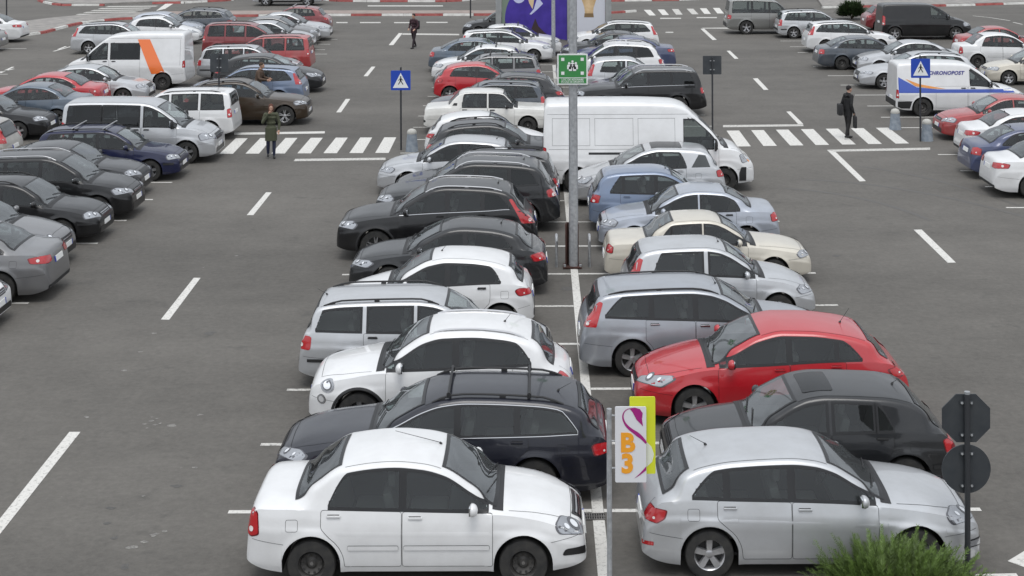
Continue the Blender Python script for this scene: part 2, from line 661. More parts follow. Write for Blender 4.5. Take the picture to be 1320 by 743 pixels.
def wheel_meshes(r, width, kind):
    key = ('wheel', round(r, 3), kind)
    if key in MATS:
        return MATS[key]
    rr = r * (.66 if kind in ('alloy', 'alloyy', 'alloym') else .62)
    if kind == 'steel':
        rr = r * .60
    h = width / 2
    t = MB()
    prof = [(rr - .012, -h), (rr + .004, -h * .98), (r * .86, -h * 1.03), (r * .955, -h * .93), (r * .992, -h * .72), (r, -h * .4)]
    prof = prof + [(a, -b) for a, b in prof[::-1]]
    t.lathe(prof, 40, 'Y')
    tyre = t.mesh('tyre', [M_TYRE])
    q = MB()
    face = h * .88
    # barrel and lip, open to the outside
    q.lathe([(rr - .002, -h * .9), (rr - .03, -h * .6), (rr - .035, h * .3), (rr - .016, h * .78), (rr - .004, face), (rr + .006, face + .004), (rr + .008, face - .012)], 40, 'Y', 0)
    q.lathe([(.0, h * .05), (rr - .02, h * .05)], 40, 'Y', 1)
    if kind in ('alloy', 'alloym', 'alloyy'):
        n = {'alloy': 5, 'alloym': 10, 'alloyy': 5}[kind]
        w0, w1 = {'alloy': (.030, .040), 'alloym': (.014, .017), 'alloyy': (.016, .014)}[kind]
        def spoke(a0, a1, w0, w1):
            c0, s0, c1, s1 = math.cos(a0), math.sin(a0), math.cos(a1), math.sin(a1)
            ra, rb = .035, rr - .006
            vs = []
            for (c, s, rd, w, y) in ((c0, s0, ra, w0, face * .74), (c1, s1, (ra + rb) / 2, (w0 + w1) / 2, face * .86), (c1, s1, rb, w1, face * .93)):
                for sg in (-1, 1):
                    vs.append((rd * c - sg * w * s, y, rd * s + sg * w * c))
                    vs.append((rd * c - sg * w * 1.25 * s, y - .035, rd * s + sg * w * 1.25 * c))
            fs = []
            for i in (0, 4):
                fs += [(i, i + 2, i + 6, i + 4), (i, i + 4, i + 5, i + 1), (i + 2, i + 3, i + 7, i + 6)]
            q.add(vs, fs, 0)
        for k in range(n):
            a = 2 * math.pi * k / n + math.pi / 2
            if kind == 'alloyy':
                spoke(a, a - .17, w0, w1)
                spoke(a, a + .17, w0, w1)
            else:
                spoke(a, a, w0, w1)
        q.lathe([(.0, face * .84), (.03, face * .84), (.058, face * .72), (.062, face * .4)], 20, 'Y', 0)
        mats = [M_ALLOY, M_DISC]
    elif kind == 'steel':
        q.lathe([(.0, face * .55), (.045, face * .55), (.05, face * .45), (.075, face * .30), (.10, face * .34), (rr * .72, face * .60), (rr * .80, face * .40), (rr - .02, face * .45)], 40, 'Y', 0)
        for k in range(10):
            a = 2 * math.pi * k / 10
            M = Matrix.Rotation(a, 4, 'Y') @ Matrix.Translation((rr * .62, face * .55, 0))
            q.lathe([(0, .006), (.014, .006), (.016, .0)], 10, 'Y', 1, M)
        q.lathe([(0, face * .60), (.022, face * .60), (.026, face * .50)], 14, 'Y', 2)
        mats = [M_STEELRIM, M_DISC, M_CHROME]
    else:
        q.lathe([(.0, face * .95), (.05, face * .95), (.06, face * .85), (rr * .55, face * .98), (rr * .96, face * .80), (rr * .99, face * .6)], 40, 'Y', 0)
        for k in range(9):
            a = 2 * math.pi * k / 9
            M = Matrix.Rotation(a, 4, 'Y') @ Matrix.Translation((rr * .74, face * .93, 0))
            q.box((0, 0, 0), (rr * .30, .012, .022), 1, M, .005)
        mats = [M_COVER, M_DISC]
    rim = q.mesh('rim', mats)
    MATS[key] = (tyre, rim)
    return MATS[key]

def col_grid(cols, zb, zt, skin, half, off, nz=9, edge=.022):
    P = []
    for x in cols:
        a, b = zb(x), zt(x)
        if b < a + .004:
            b = a + .004
        e = min(edge, (b - a) * .3)
        zz = [a, a + e] + list(np.linspace(a + e, b - e, nz))[1:-1] + [b - e, b]
        P.append([skin.hit((half - x, 2, z), (0, -1, 0), off) for z in zz])
    return P

def window_cols(x0, x1, e=.022, step=.07):
    n = max(2, int((x1 - x0 - 2 * e) / step + .5))
    return [x0] + list(np.linspace(x0 + e, x1 - e, n)) + [x1]

MODELS = {}

def build_model(key, S):
    """every mesh of one kind of car: list of (part, mesh, parent index, location)"""
    sh = Shape(S)
    L, half = sh.L, sh.L / 2
    V, Fc, mi = build_body(sh)
    skin = Skin(V, Fc)
    parts = []
    def add(name, me, parent=None, loc=None, near=False, label=None):
        parts.append(dict(name=name, me=me, parent=parent, loc=loc, near=near, label=label))
        return len(parts) - 1
    # ---- glass on the sides
    xf, xrb, xrt, pillars = S['dlo']
    zbot = lambda x: sh.belt(x) + S.get('sill', .030)
    def ztop0(x):
        yb, b, t, h, yr, crown, rho = sh.corner(x)
        return t - crown - rho * .62 - S.get('head', .02)
    zrb = zbot(xrb)
    zrt = ztop0(xrt)
    def ztop(x):
        z = min(ztop0(x), S.get('zcap', 9))
        if x > xrt and xrb > xrt:
            u = (x - xrt) / (xrb - xrt)
            z = min(z, zrt + (zrb + .012 - zrt) * u ** S.get('dpow', 1.25))
        return z
    def zlow(x):
        z = zbot(x)
        if xrt > xrb and x > xrb:
            z = max(z, zrb + (zrt - .012 - zrb) * (x - xrb) / (xrt - xrb))
        if S.get('upkick') and x > S['upkick'][0]:
            z += S['upkick'][1] * ((x - S['upkick'][0]) / (max(xrb, xrt) - S['upkick'][0])) ** 2
        return z
    x = xf
    while ztop(x) - zlow(x) < .02:
        x += .01
    xf = x
    xe = max(xrb, xrt) - .004
    edges = [xf]
    for p in pillars:
        edges += [p[0] - p[1] / 2, p[0] + p[1] / 2]
    edges.append(xe)
    glasscells, screencells = Part(), Part()
    if S.get('chrome'):
        # bright moulding round the side glass
        d = Part()
        cols = list(np.linspace(xf, xe, 40))
        loop = [(x, zlow(x) - .012) for x in cols] if S['chrome'] != 'top' else []
        if S['chrome'] in ('all', 'loop'):
            loop = loop + [(x, ztop(x) + .014) for x in cols[::-1]]
            d.strip(skin, loop, .009, half, .010, 0, 's', True)
        else:
            d.strip(skin, loop, .012, half, .010, 0, 's')
        add('chrome_moulding', d.mesh('chrome_moulding', [M_CHROME]))
        add('chrome_moulding', d.mirrored().mesh('chrome_moulding', [M_CHROME]))
    priv = S.get('privacy', 99)
    opaque = S.get('panel', [])     # index of side bays closed by sheet metal
    for i in range(len(edges) // 2):
        a, b = edges[2 * i], edges[2 * i + 1]
        if i in opaque:
            continue
        d = Part()
        P = col_grid(window_cols(a, b), zlow, ztop, skin, half, .007)
        d.grid(P, Vector((0, 1, 0)), 1, 0)
        g = M_PRIV if i >= priv else M_GLASS
        o = len(glasscells.V)
        for q in (d, d.mirrored()):
            add('side_window', q.mesh('side_window', [g, M_SEAL]))
            glasscells.put(q.V, q.F, 0)
    # rubber seals (and black pillars), open where the panes are
    gb0 = BVHTree.FromPolygons([Vector(v) for v in glasscells.V], glasscells.F)
    spans = [(xf, xe)] if S.get('blackpillar', True) else [(edges[2 * i], edges[2 * i + 1]) for i in range(len(edges) // 2) if i not in opaque]
    mg = S.get('seal', .022)
    for (sa, sb) in spans:
        d = Part()
        sa_, sb_ = (sa - (mg if sa > xf + .01 else 0)), (sb + (mg if sb < xe - .01 else 0))
        cols = sorted(set([round(c, 4) for c in window_cols(sa_, sb_, .012, .03)] + [round(e_ + k, 4) for e_ in edges for k in (-.02, 0, .02) if sa_ <= e_ + k <= sb_]))
        d.grid(col_grid(cols, lambda x: zlow(x) - mg * .8, lambda x: ztop(x) + mg * .8, skin, half, .004, 15, .02), Vector((0, 1, 0)), 0, 0)
        cv = [gb0.ray_cast(Vector(v) - Vector((0, .02, 0)), Vector((0, 1, 0)), .06)[0] is not None for v in d.V]
        kp = [j for j, f in enumerate(d.F) if not all(cv[i] for i in f)]
        d.F, d.M = [d.F[j] for j in kp], [d.M[j] for j in kp]
        add('window_surround', d.mesh('window_surround', [M_SEAL]))
        add('window_surround', d.mirrored().mesh('window_surround', [M_SEAL]))
    # ---- windscreen and rear window, in rows along the top outline
    def screen(xa, xb, inset, gm, name, nrow=14, frac=.975):
        pa, pb = np.array([half - xa, sh.top(xa)]), np.array([half - xb, sh.top(xb)])
        t = pb - pa
        nrm = np.array([-t[1], t[0]])
        if nrm[1] < 0:
            nrm = -nrm
        nrm /= np.linalg.norm(nrm)
        d = Vector((-nrm[0], 0, -nrm[1]))
        e = .05
        ss = [0, e / max(.2, np.linalg.norm(t))] + list(np.linspace(e / np.linalg.norm(t), 1 - e / np.linalg.norm(t), nrow))[1:-1] + [1 - e / np.linalg.norm(t), 1]
        P = []
        for s_ in ss:
            x = xa + (xb - xa) * s_
            yb, b, tt, h, yr, crown, rho = sh.corner(x)
            base = pa + t * s_
            k = sstep(.05, .30, h)
            yl = (yr * frac - inset - rho * 1.15) * k + (yb * .84 - inset) * (1 - k)
            ys = [-yl, -yl + .045] + list(np.linspace(-yl + .045, yl - .045, 13))[1:-1] + [yl - .045, yl]
            row = []
            for y in ys:
                # screens curve: the outer edge lies a little lower on the outline
                o = Vector((base[0] + nrm[0] * 1.0, y, base[1] + nrm[1] * 1.0))
                row.append(skin.hit(o, d, 0) - d * .008)
            P.append(row)
        q = Part()
        q.grid(P, -d, 1, 0)
        add(name, q.mesh(name, [gm, M_SEAL]))
        screencells.put(q.V, q.F, 0)
    screen(S['ws'][0], S['ws'][1], S.get('wsin', .0), M_SCREEN, 'windscreen')
    if S.get('rg'):
        screen(S['rg'][0], S['rg'][1], S.get('rgin', .03), M_PRIV if priv < 9 else M_REAR, 'rear_window')
    if S.get('sunroof'):
        a, b, w_ = S['sunroof']
        q = Part()
        p2, f2 = fill(round_poly([(a, -w_), (b, -w_), (b, w_), (a, w_)], .05), .1)
        q.put([skin.hit((half - x, y, 4), (0, 0, -1), .006) for x, y in p2], f2, 0, Vector((0, 0, 1)))
        add('sunroof', q.mesh('sunroof', [mat('sunroof glass', (.012, .013, .014), .25, 0, 0.0, .3)]))
    # cowl below the windscreen
    q = Part()
    xc = S['ws'][0]
    P = []
    for x in np.linspace(xc - .06, xc + .075, 8):
        P.append([skin.hit((half - x - (.0 if abs(y) < .01 else .0), y, 4), (0, 0, -1), .005) for y in np.linspace(-sh.w(xc) * .86, sh.w(xc) * .86, 15)])
    q.grid(P, Vector((0, 0, 1)), 0, 0)
    add('cowl', q.mesh('cowl', [M_TRIM]))
    # ---- the closed body minus the faces behind the panes
    gb = BVHTree.FromPolygons([Vector(v) for v in screencells.V], screencells.F)
    me = mesh_from(key + ' body', V, Fc, True, None, mi)
    nv = len(V)
    nor = np.zeros(nv * 3)
    me.vertices.foreach_get('normal', nor)
    nor = nor.reshape(-1, 3)
    cov = [False] * nv
    zmin = min(S['belt'], key=lambda p: -p[1])[1] * .6
    for i in range(nv):
        if V[i][2] > zmin:
            n_ = Vector(nor[i])
            loc, nn, idx, dist = gb.ray_cast(Vector(V[i]) - n_ * .01, n_, .05)
            cov[i] = loc is not None
    gs_ = BVHTree.FromPolygons([Vector(v) for v in glasscells.V], glasscells.F)
    keep = []
    for j, f in enumerate(Fc):
        if all(cov[i] for i in f):
            continue
        c_ = sum((Vector(V[i]) for i in f), Vector()) / len(f)
        if c_.z > zmin:
            n_ = sum((Vector(nor[i]) for i in f), Vector()).normalized()
            if abs(n_.y) > .5 and gs_.ray_cast(c_ - n_ * .01, n_, .05)[0] is not None:
                continue
        keep.append(j)
    bpy.data.meshes.remove(me)
    me = mesh_from(key + ' body', V, [Fc[j] for j in keep], True, [None, M_TRIM], [mi[j] for j in keep], R(38))
    parts.insert(0, dict(name='body', me=me, parent=None, loc=None, near=False, label=None))
    for p in parts[1:]:
        if p['parent'] is not None:
            p['parent'] += 1
    # ---- doors: shut panels with their gaps, handles
    ax = sh.ax
    AR = sh.AR
    def door_poly(a, b):
        zs = sh.gc + S.get('doorlow', .09)
        n = 8
        topz = [(x, zlow(min(max(x, xf), xe)) - .018) for x in np.linspace(a, b, n)]
        pl = [(a, zs)]
        # rear edge follows the wheel arch
        if b > ax[1] - AR - .05:
            q_ = AR + .05
            xs0 = ax[1] - q_
            pl.append((xs0 - .01, zs))
            za = sh.r
            for k in range(7):
                an = math.pi - k * .16
                px, pz = ax[1] + q_ * math.cos(an), sh.r + q_ * math.sin(an)
                if px < b and pz < zlow(b) - .1:
                    pl.append((px, max(pz, zs + .01)))
            pl.append((b, min(pl[-1][1] + .12, zlow(min(b, xe)) - .05)))
        else:
            pl.append((b, zs))
        pl += topz[::-1]
        return round_poly(pl, .03, 2)
    di = []
    hz = S.get('handle_dz', .085)
    for (a, b) in S['doors']:
        poly = door_poly(a, b)
        d = Part()
        d.side(skin, poly, half, .0022, 0, .10)
        d.strip(skin, poly, .0055, half, .0035, 1, 's', True, .06)
        if S.get('rub'):
            z0 = S['rub']
            rp = round_poly([(a + .04, z0), (b - .02 if b < ax[1] - AR - .05 else ax[1] - AR - .09, z0), (b - .02 if b < ax[1] - AR - .05 else ax[1] - AR - .09, z0 + .055), (a + .04, z0 + .055)], .015, 2)
            d.side(skin, rp, half, .014, 2 if S.get('rubdark') else 0, .08)
            d.strip(skin, rp, .006, half, .007, 1, 's', True)
        for q, sg in ((d, 1), (d.mirrored(), -1)):
            k = add('door', q.mesh('door', [None, M_SEAM, M_TRIM]))
            hx, hzz = b - .16, zlow(b - .16) - hz
            if S.get('slide') == (a, b):
                hx = a + .14
            p = skin.hit((half - hx, 2, hzz), (0, -1, 0), 0)
            m = MB()
            m.box((p.x, sg * (p.y + .014), p.z), (.17, .022, .028), 0, None, .008)
            m.box((p.x - .005, sg * (p.y + .002), p.z - .006), (.15, .006, .055), 1, None, .002)  # dark patch: shade of the handle recess, painted on the flat panel
            hm = {'paint': None, 'chrome': M_CHROME, 'black': M_TRIM}[S.get('handles', 'paint')]
            add('handle', m.mesh('handle', [hm, M_SEAM]), k, None, True)
    # seam of bonnet, tailgate, flap and bumpers: one groove mesh each
    d = Part()
    xb = S['bonnet']
    wq = sh.w(xc - .1) * .84
    wf = sh.w(xb) * .74
    d.strip(skin, [(xc - .13, wq), (xb + .35, (wf + wq) / 2 + .02), (xb, wf), (xb - .02, 0), (xb, -wf), (xb + .35, -(wf + wq) / 2 - .02), (xc - .13, -wq)], .006, half, .003, 0, 't')
    add('bonnet_seam', d.mesh('bonnet_seam', [M_SEAM]), None, None, True)
    if S.get('flap'):
        fx, fz = S['flap']
        d = Part()
        d.strip(skin, round_poly([(fx - .075, fz - .07), (fx + .075, fz - .07), (fx + .075, fz + .07), (fx - .075, fz + .07)], .03, 3), .004, half, .0025, 0, 's', True, .03)
        dd = d.mirrored() if S.get('flapside', 1) < 0 else d
        add('fuel_flap', dd.mesh('fuel_flap', [M_SEAM]), None, None, True)
    tg = S.get('tailgate')
    if tg:
        d = Part()
        zt, zb, w1, w2 = tg
        d.strip(skin, [(-w1, zt), (-w2, zb), (w2, zb), (w1, zt)], .007, half, .003, 0, 'r')
        add('tailgate_seam', d.mesh('tailgate_seam', [M_SEAM]), None, None, True)
    # bumpers: lines where they meet the wings
    zf = S.get('bumpz', .58)
    x_a = ax[0] - AR * .93
    x_r = ax[1] + AR * .93
    for ln in ([(.08, zf + .02), (x_a, zf - .02)], [(x_r, zf - .03), (L - .09, zf + .02)]):
        d = Part()
        d.strip(skin, ln, .0045, half, .003, 0, 's')
        for q in (d, d.mirrored()):
            add('bumper_seam', q.mesh('bumper_seam', [M_SEAM]), None, None, True)
    if S.get('bstrip'):
        zb_ = S['bstrip']
        for sd in ('f', 'r'):
            d = Part()
            d.strip(skin, [(-.60, zb_), (.60, zb_)], .055, half, .010, 0, sd)
            for sg in (1, -1):
                q = Part()
                q.strip(skin, [(.16, zb_), (ax[0] - AR - .02, zb_)] if sd == 'f' else [(ax[1] + AR + .02, zb_), (L - .16, zb_)], .055, half, .010, 0, 's')
                q = q if sg > 0 else q.mirrored()
                d.put(q.V, q.F, 0)
            add('bumper_strip', d.mesh('bumper_strip', [M_TRIM]))
    # ---- lamps
    def lamp(anchors, d, r_, layers, name):
        d = Vector(d).normalized()
        u = d.cross(Vector((0, 0, 1))).normalized()
        v = u.cross(d)
        if anchors[0] == 'circle':
            c = skin.snap(anchors[1], half)
            org = c - d * 1.0
            poly = [(anchors[2] * math.cos(t), anchors[2] * anchors[3] * math.sin(t)) for t in np.linspace(0, 2 * math.pi, 15)[:-1]]
        else:
            P3 = [skin.snap(a, half) for a in anchors]
            c = sum(P3, Vector()) / len(P3)
            org = c - d * 1.0
            poly = [((p - c).dot(u), (p - c).dot(v)) for p in P3]
        q = Part()
        mm = []
        for k, (shrink, m_, off, blob) in enumerate(layers):
            if blob:
                bx, by, br = blob
                xs_, ys_ = [p[0] for p in poly], [p[1] for p in poly]
                cx = min(xs_) + (max(xs_) - min(xs_)) * bx
                cy = min(ys_) + (max(ys_) - min(ys_)) * by
                rr_ = br * (max(ys_) - min(ys_))
                pp = [(cx + rr_ * math.cos(t), cy + rr_ * math.sin(t)) for t in np.linspace(0, 2 * math.pi, 14)[:-1]]
            else:
                mx_, my_ = sum(p[0] for p in poly) / len(poly), sum(p[1] for p in poly) / len(poly)
                pp = round_poly([(mx_ + (p[0] - mx_) * shrink, my_ + (p[1] - my_) * shrink) for p in poly], r_ * shrink, 3)
            q.planar(skin, pp, d, org, u, v, off, k, .05)
            mm.append(m_)
        for z_ in (q, q.mirrored()):
            add(name, z_.mesh(name, mm))
    if S.get('hl'):
        fl = S.get('hl_layers') or [(1.0, M_LAMPD, .004, None), (.90, M_LAMP, .008, None), (1, M_LAMPD, .011, (.40, .52, .29)), (1, M_LAMPB, .014, (.40, .52, .17)), (1, M_LAMPB, .012, (.68, .55, .12))]
        lamp(S['hl'], S.get('hl_d', (-.72, -.62, -.30)), S.get('hl_r', .05), fl, 'headlight')
    if S.get('tl'):
        tlay = S.get('tl_layers') or [(1.0, M_REDD, .004, None), (.90, M_RED, .010, None), (1, M_WHT, .013, (.36, .36, .09))]
        lamp(S['tl'], S.get('tl_d', (.70, -.70, -.12)), S.get('tl_r', .04), tlay, 'tail_light')
    for (anch, d_, r_, lay, nm) in S.get('lamps', []):
        lamp(anch, d_, r_, lay, nm)
    # ---- nose: grille, lower intake, plates, badge
    def front_patch(poly, off, m_, name, r_=.03, side='f', near=False, bars=0):
        q = Part()
        pp = round_poly(poly, r_, 3)
        p2, f2 = fill(pp, .06)
        if side == 'f':
            q.put([skin.hit((half + 1, y, z), (-1, 0, 0), off) for y, z in p2], f2, 0, Vector((1, 0, 0)))
        else:
            q.put([skin.hit((-half - 1, y, z), (1, 0, 0), off) for y, z in p2], f2, 0, Vector((-1, 0, 0)))
        mm = [m_]
        if bars:
            z0, z1 = min(p[1] for p in poly), max(p[1] for p in poly)
            yy = min(abs(p[0]) for p in poly)
            for k in range(bars):
                z_ = z0 + (z1 - z0) * (k + 1) / (bars + 1)
                q.strip(skin, [(-yy * .95, z_), (yy * .95, z_)], .014, half, off + .008, 1, side)
            mm.append(S.get('bar_mat', M_CHROME))
        add(name, q.mesh(name, mm), None, None, near)
    if S.get('grille'):
        y0, y1, z0, z1 = S['grille']
        front_patch([(-y0, z0), (y0, z0), (y1, z1), (-y1, z1)], .006, M_SEAL, 'grille', .03, 'f', False, S.get('bars', 2))
    if S.get('intake'):
        y0, y1, z0, z1 = S['intake']
        front_patch([(-y0, z0), (y0, z0), (y1, z1), (-y1, z1)], .006, M_SEAL, 'lower_intake', .04)
    if S.get('rdiff'):
        y0, z0, z1 = S['rdiff']
        front_patch([(-y0, z0), (y0, z0), (y0, z1), (-y0, z1)], .005, M_TRIM, 'rear_valance', .04, 'r')
    for side, z_ in (('f', S.get('fplate')), ('r', S.get('rplate'))):
        if not z_:
            continue
        d_ = Vector((-1, 0, 0)) if side == 'f' else Vector((1, 0, 0))
        o_ = half + 1 if side == 'f' else -half - 1
        pm = [skin.hit((o_, 0, z_ + dz), d_, .012) for dz in (-.055, .055)]
        x_ = max(pm[0].x, pm[1].x) if side == 'f' else min(pm[0].x, pm[1].x)
        xx = [p.x for p in pm]
        if side == 'f':
            xx = [max(x_ - .03, v) for v in xx]
        else:
            xx = [min(x_ + .03, v) for v in xx]
        m = MB()
        th = .012 * (1 if side == 'f' else -1)
        for (ya, yb_, k) in ((-.26, .21, 0), (.21, .26, 1)):
            vs = [(xx[0], ya, z_ - .055), (xx[0], yb_, z_ - .055), (xx[1], yb_, z_ + .055), (xx[1], ya, z_ + .055)]
            vs2 = [(x0 - th, y0_, z0_) for x0, y0_, z0_ in vs]
            fs = [(0, 1, 2, 3), (4, 7, 6, 5), (0, 4, 5, 1), (1, 5, 6, 2), (2, 6, 7, 3), (3, 7, 4, 0)]
            if side == 'r':
                fs = [f[::-1] for f in fs]
            m.add(vs + vs2, fs, k)
        add('number_plate', m.mesh('number_plate', [M_PLATE, M_EU]))
    # ---- cladding along sills and arches
    if S.get('clad'):
        for sg in (1, -1):
            d = Part()
            for a in ax:
                [d.strip(skin, [(a + (AR + q_) * math.cos(t), sh.r + (AR + q_) * math.sin(t)) for t in np.linspace(-.25, math.pi + .25, 40)], .0125, half, .012, 0, 's') for q_ in (.007, .019, .031, .043)]
            d.strip(skin, [(ax[0] + AR + .04, sh.gc + .075), (ax[1] - AR - .04, sh.gc + .075)], .11, half, .006, 0, 's')
            if sg < 0:
                d = d.mirrored()
            add('arch_cladding', d.mesh('arch_cladding', [M_TRIM]))
    for (poly, m_, off, nm) in S.get('decals', []):
        d = Part()
        d.side(skin, poly, half, off, 0, .12)
        for q in (d, d.mirrored()):
            add(nm, q.mesh(nm, [m_]))
    # ---- mirrors
    mx_, mz = S.get('mirror', (S['ws'][0] + .33, None))
    mz = mz or zlow(max(mx_, xf)) + .03
    mh, mw = S.get('mirsize', (.15, .20))
    yb = skin.hit((half - mx_, 2, mz - .03), (0, -1, 0), 0).y
    for sg in (1, -1):
        bm = bmesh.new()
        bmesh.ops.create_uvsphere(bm, u_segments=16, v_segments=10, radius=.5)
        for v in bm.verts:
            v.co.x = v.co.x * .15 if v.co.x > 0 else v.co.x * .07
            a, b = v.co.y, v.co.z
            q_ = max(abs(a), abs(b), 1e-6)
            l_ = math.hypot(a, b)
            k = 1 + .25 * (l_ / q_ - 1)
            v.co.y, v.co.z = a * k * mw, b * k * mh
            v.co += Vector((half - mx_, sg * (yb + .035 + mw / 2), mz + mh * .28))
        bm.verts.index_update()
        m = MB()
        m.add([v.co for v in bm.verts], [[v.index for v in f.verts] for f in bm.faces], 0)
        bm.free()
        m.box((half - mx_ - .026, sg * (yb + .035 + mw / 2), mz + mh * .28), (.025, mw * .78, mh * .72), 2, None, .01)
        m.tube([(half - mx_ + .02, sg * (yb - .02), mz - .045), (half - mx_ + .01, sg * (yb + .07), mz - .005)], [.045, .03], 8, 1)
        add('side_mirror', m.mesh('side_mirror', [M_TRIM if S.get('mirdark') else None, M_TRIM, M_MIRROR]))
    # ---- wipers, aerial, rails
    for y0, y1 in ((.62, .02), (.02, -.52)):
        m = MB()
        xa = S['ws'][0] + .03
        pts = [skin.hit((half - (xa + q * .10 + .015), y0 + (y1 - y0) * q, 4), (0, 0, -1), .022) for q in np.linspace(0, 1, 6)]
        m.tube(pts, .008, 5)
        add('wiper', m.mesh('wiper', [M_TRIM]), None, None, True)
    if S.get('aerial'):
        x_, y_, ln, lean = S['aerial']
        p = skin.hit((half - x_, y_, 4), (0, 0, -1), 0)
        m = MB()
        m.tube([p, p + Vector((-.015, 0, .025))], [.022, .012], 8)
        m.tube([p + Vector((-.01, 0, .02)), p + Vector((-lean * ln, 0, ln * math.sqrt(max(0, 1 - lean ** 2))))], [.005, .003], 5)
        add('aerial', m.mesh('aerial', [M_TRIM]), None, None, True)
    xh_, xre_ = S['ws'][1], S.get('roofend', max(xrt, (S['rg'][1] if S.get('rg') else xrt)) - .06)
    for sg in (1, -1):
        d = Part()
        ln = []
        for x_ in np.linspace(xh_ + .02, xre_, 16):
            yb, b, t, h, yr, crown, rho = sh.corner(x_)
            ln.append((x_, sg * (yr - rho * .80)))
        d.strip(skin, ln, .006, half, .003, 0, 't')
        add('roof_seam', d.mesh('roof_seam', [M_SEAM]), None, None, True)
    if S.get('rails'):
        xa, xb_, dark = S['rails']
        for sg in (1, -1):
            m = MB()
            pts = []
            for q in np.linspace(0, 1, 14):
                x_ = xa + (xb_ - xa) * q
                yb, b, t, h, yr, crown, rho = sh.corner(x_)
                y_ = yr - rho * .9
                p = skin.hit((half - x_, y_, 4), (0, 0, -1), 0)
                lift = S.get('raillift', .045) * min(1, 8 * min(q, 1 - q) + .0)
                pts.append(Vector((p.x, sg * p.y, p.z + lift)))
            m.tube(pts, .016, 7)
            for q in (1, 7, 12):
                p = pts[q]
                m.box((p.x, p.y, p.z - .022), (.09, .028, .05), 0, None, .006)
            add('roof_rail', m.mesh('roof_rail', [M_TRIM if dark else M_RAIL]))
    # ---- cabin
    xs_ = S['ws'][0]
    zs = S.get('seatz', sh.gc + .12)
    Ht = max(p[1] for p in S['top'])
    m = MB()
    m.box((half - xs_ - .32, 0, zlow(xf) - .10), (.62, sh.W * .78, .12), 1, None, .04)
    m.box((half - (xs_ + xrb) / 2 - .2, 0, zs - .02), (xrb - xs_ - .2, sh.W * .8, .03), 1)
    xr2 = min(S.get('rear_seat', xs_ + 2.05), max(xrb, xrt) - .25)
    rows = [(S.get('front_seat', xs_ + 1.15), (.36, -.36))]
    for x_, ys_ in rows:
        for y_ in ys_:
            X = half - x_
            m.box((X + .22, y_, zs + .20), (.50, .48, .16), 0, None, .05)
            m.box((X - .06, y_, zs + .52), (.13, .46, .60), 0, Matrix.Translation((X, 0, zs)) @ Matrix.Rotation(R(-14), 4, 'Y') @ Matrix.Translation((-X, 0, -zs)), .05)
            m.box((X - .20, y_, min(zs + .89, Ht - .2)), (.10, .26, .17), 0, None, .04)
    if not S.get('norear'):
        X = half - xr2
        m.box((X + .22, 0, zs + .20), (.50, sh.W * .72, .16), 0, None, .05)
        m.box((X - .06, 0, zs + .52), (.13, sh.W * .72, .56), 0, Matrix.Translation((X, 0, zs)) @ Matrix.Rotation(R(-16), 4, 'Y') @ Matrix.Translation((-X, 0, -zs)), .05)
        xe_ = max(xrb, xrt) + .05
        if xe_ > xr2 + .40:
            m.box((half - (xr2 + .30 + xe_) / 2, 0, zlow(min(xr2 + .3, xe)) - .05), (xe_ - xr2 - .30, sh.w(xe_) * 1.5, .03), 0, None, .01)
        for y_ in (-.38, .38):
            m.box((X - .20, y_, min(zs + .86, Ht - .2)), (.09, .25, .14), 0, None, .04)
    # steering wheel (left-hand drive)
    T = Matrix.Translation((half - xs_ - .60, .36, zlow(xf) - .03)) @ Matrix.Rotation(R(-62), 4, 'Y')
    m.lathe([(.17, -.012), (.185, 0), (.17, .012), (.155, 0), (.17, -.012)], 20, 'Z', 1, T)
    m.box((0, 0, 0), (.30, .05, .02), 1, T)
    add('cabin_interior', m.mesh('cabin_interior', [M_SEAT, M_DASH]))
    MODELS[key] = dict(parts=parts, sh=sh, skin=skin, S=S, half=half, H=Ht, L=L, W=S['W'])
    return MODELS[key]

def place_car(key, X, Y, face, paintmat, label, group, near=False, rim='alloy', name='parked_car', cat='car', tilt=0.0, skip=(), bars=(), barmat=None, barover=-.05):
    if key not in MODELS:
        build_model(key, SPECS[key])
    md = MODELS[key]
    root = link(name, None, None, (X, Y, 0), (0 if face == 'R' else math.pi) + R(tilt))
    tag(root, label, cat, group)
    made = []
    for p in md['parts']:
        if (p['near'] and not near) or p['name'] in skip:
            made.append(None)
            continue
        par = made[p['parent']] if p['parent'] is not None else root
        o = link(p['name'], p['me'], par, p['loc'])
        for sl in o.material_slots:
            if sl.material is None:
                sl.link = 'OBJECT'
                sl.material = paintmat
        made.append(o)
    sh = md['sh']
    for fr_ in bars:
        xa, xb_ = sh.S['ws'][1] + .12, max(sh.S['dlo'][1], sh.S['dlo'][2]) - .15
        x_ = xa + (xb_ - xa) * fr_
        yb, b, t, h, yr, crown, rho = sh.corner(x_)
        z_ = t + .05
        m = MB()
        e_ = yr + barover
        m.tube([(md['half'] - x_, -e_, z_), (md['half'] - x_, 0, z_ + .004), (md['half'] - x_, e_, z_)], .019, 8, 0)
        for sg in (1, -1):
            m.box((md['half'] - x_, sg * (yr - rho * .9), z_ - .03), (.06, .04, .07), 1, None, .01)
        link('roof_bar', m.mesh('roof_bar', [barmat or M_RAIL, M_TRIM]), root)
    wd = md['S'].get('tw', .205)
    tyre, rm = wheel_meshes(sh.r, wd, rim)
    for a in sh.ax:
        for sg in (1, -1):
            e = link('wheel', None, root, (md['half'] - a, sg * (sh.W / 2 - wd / 2 - .022), sh.r), 0 if sg > 0 else math.pi)
            link('tyre', tyre, e)
            link('rim', rm, e)
    return root, md
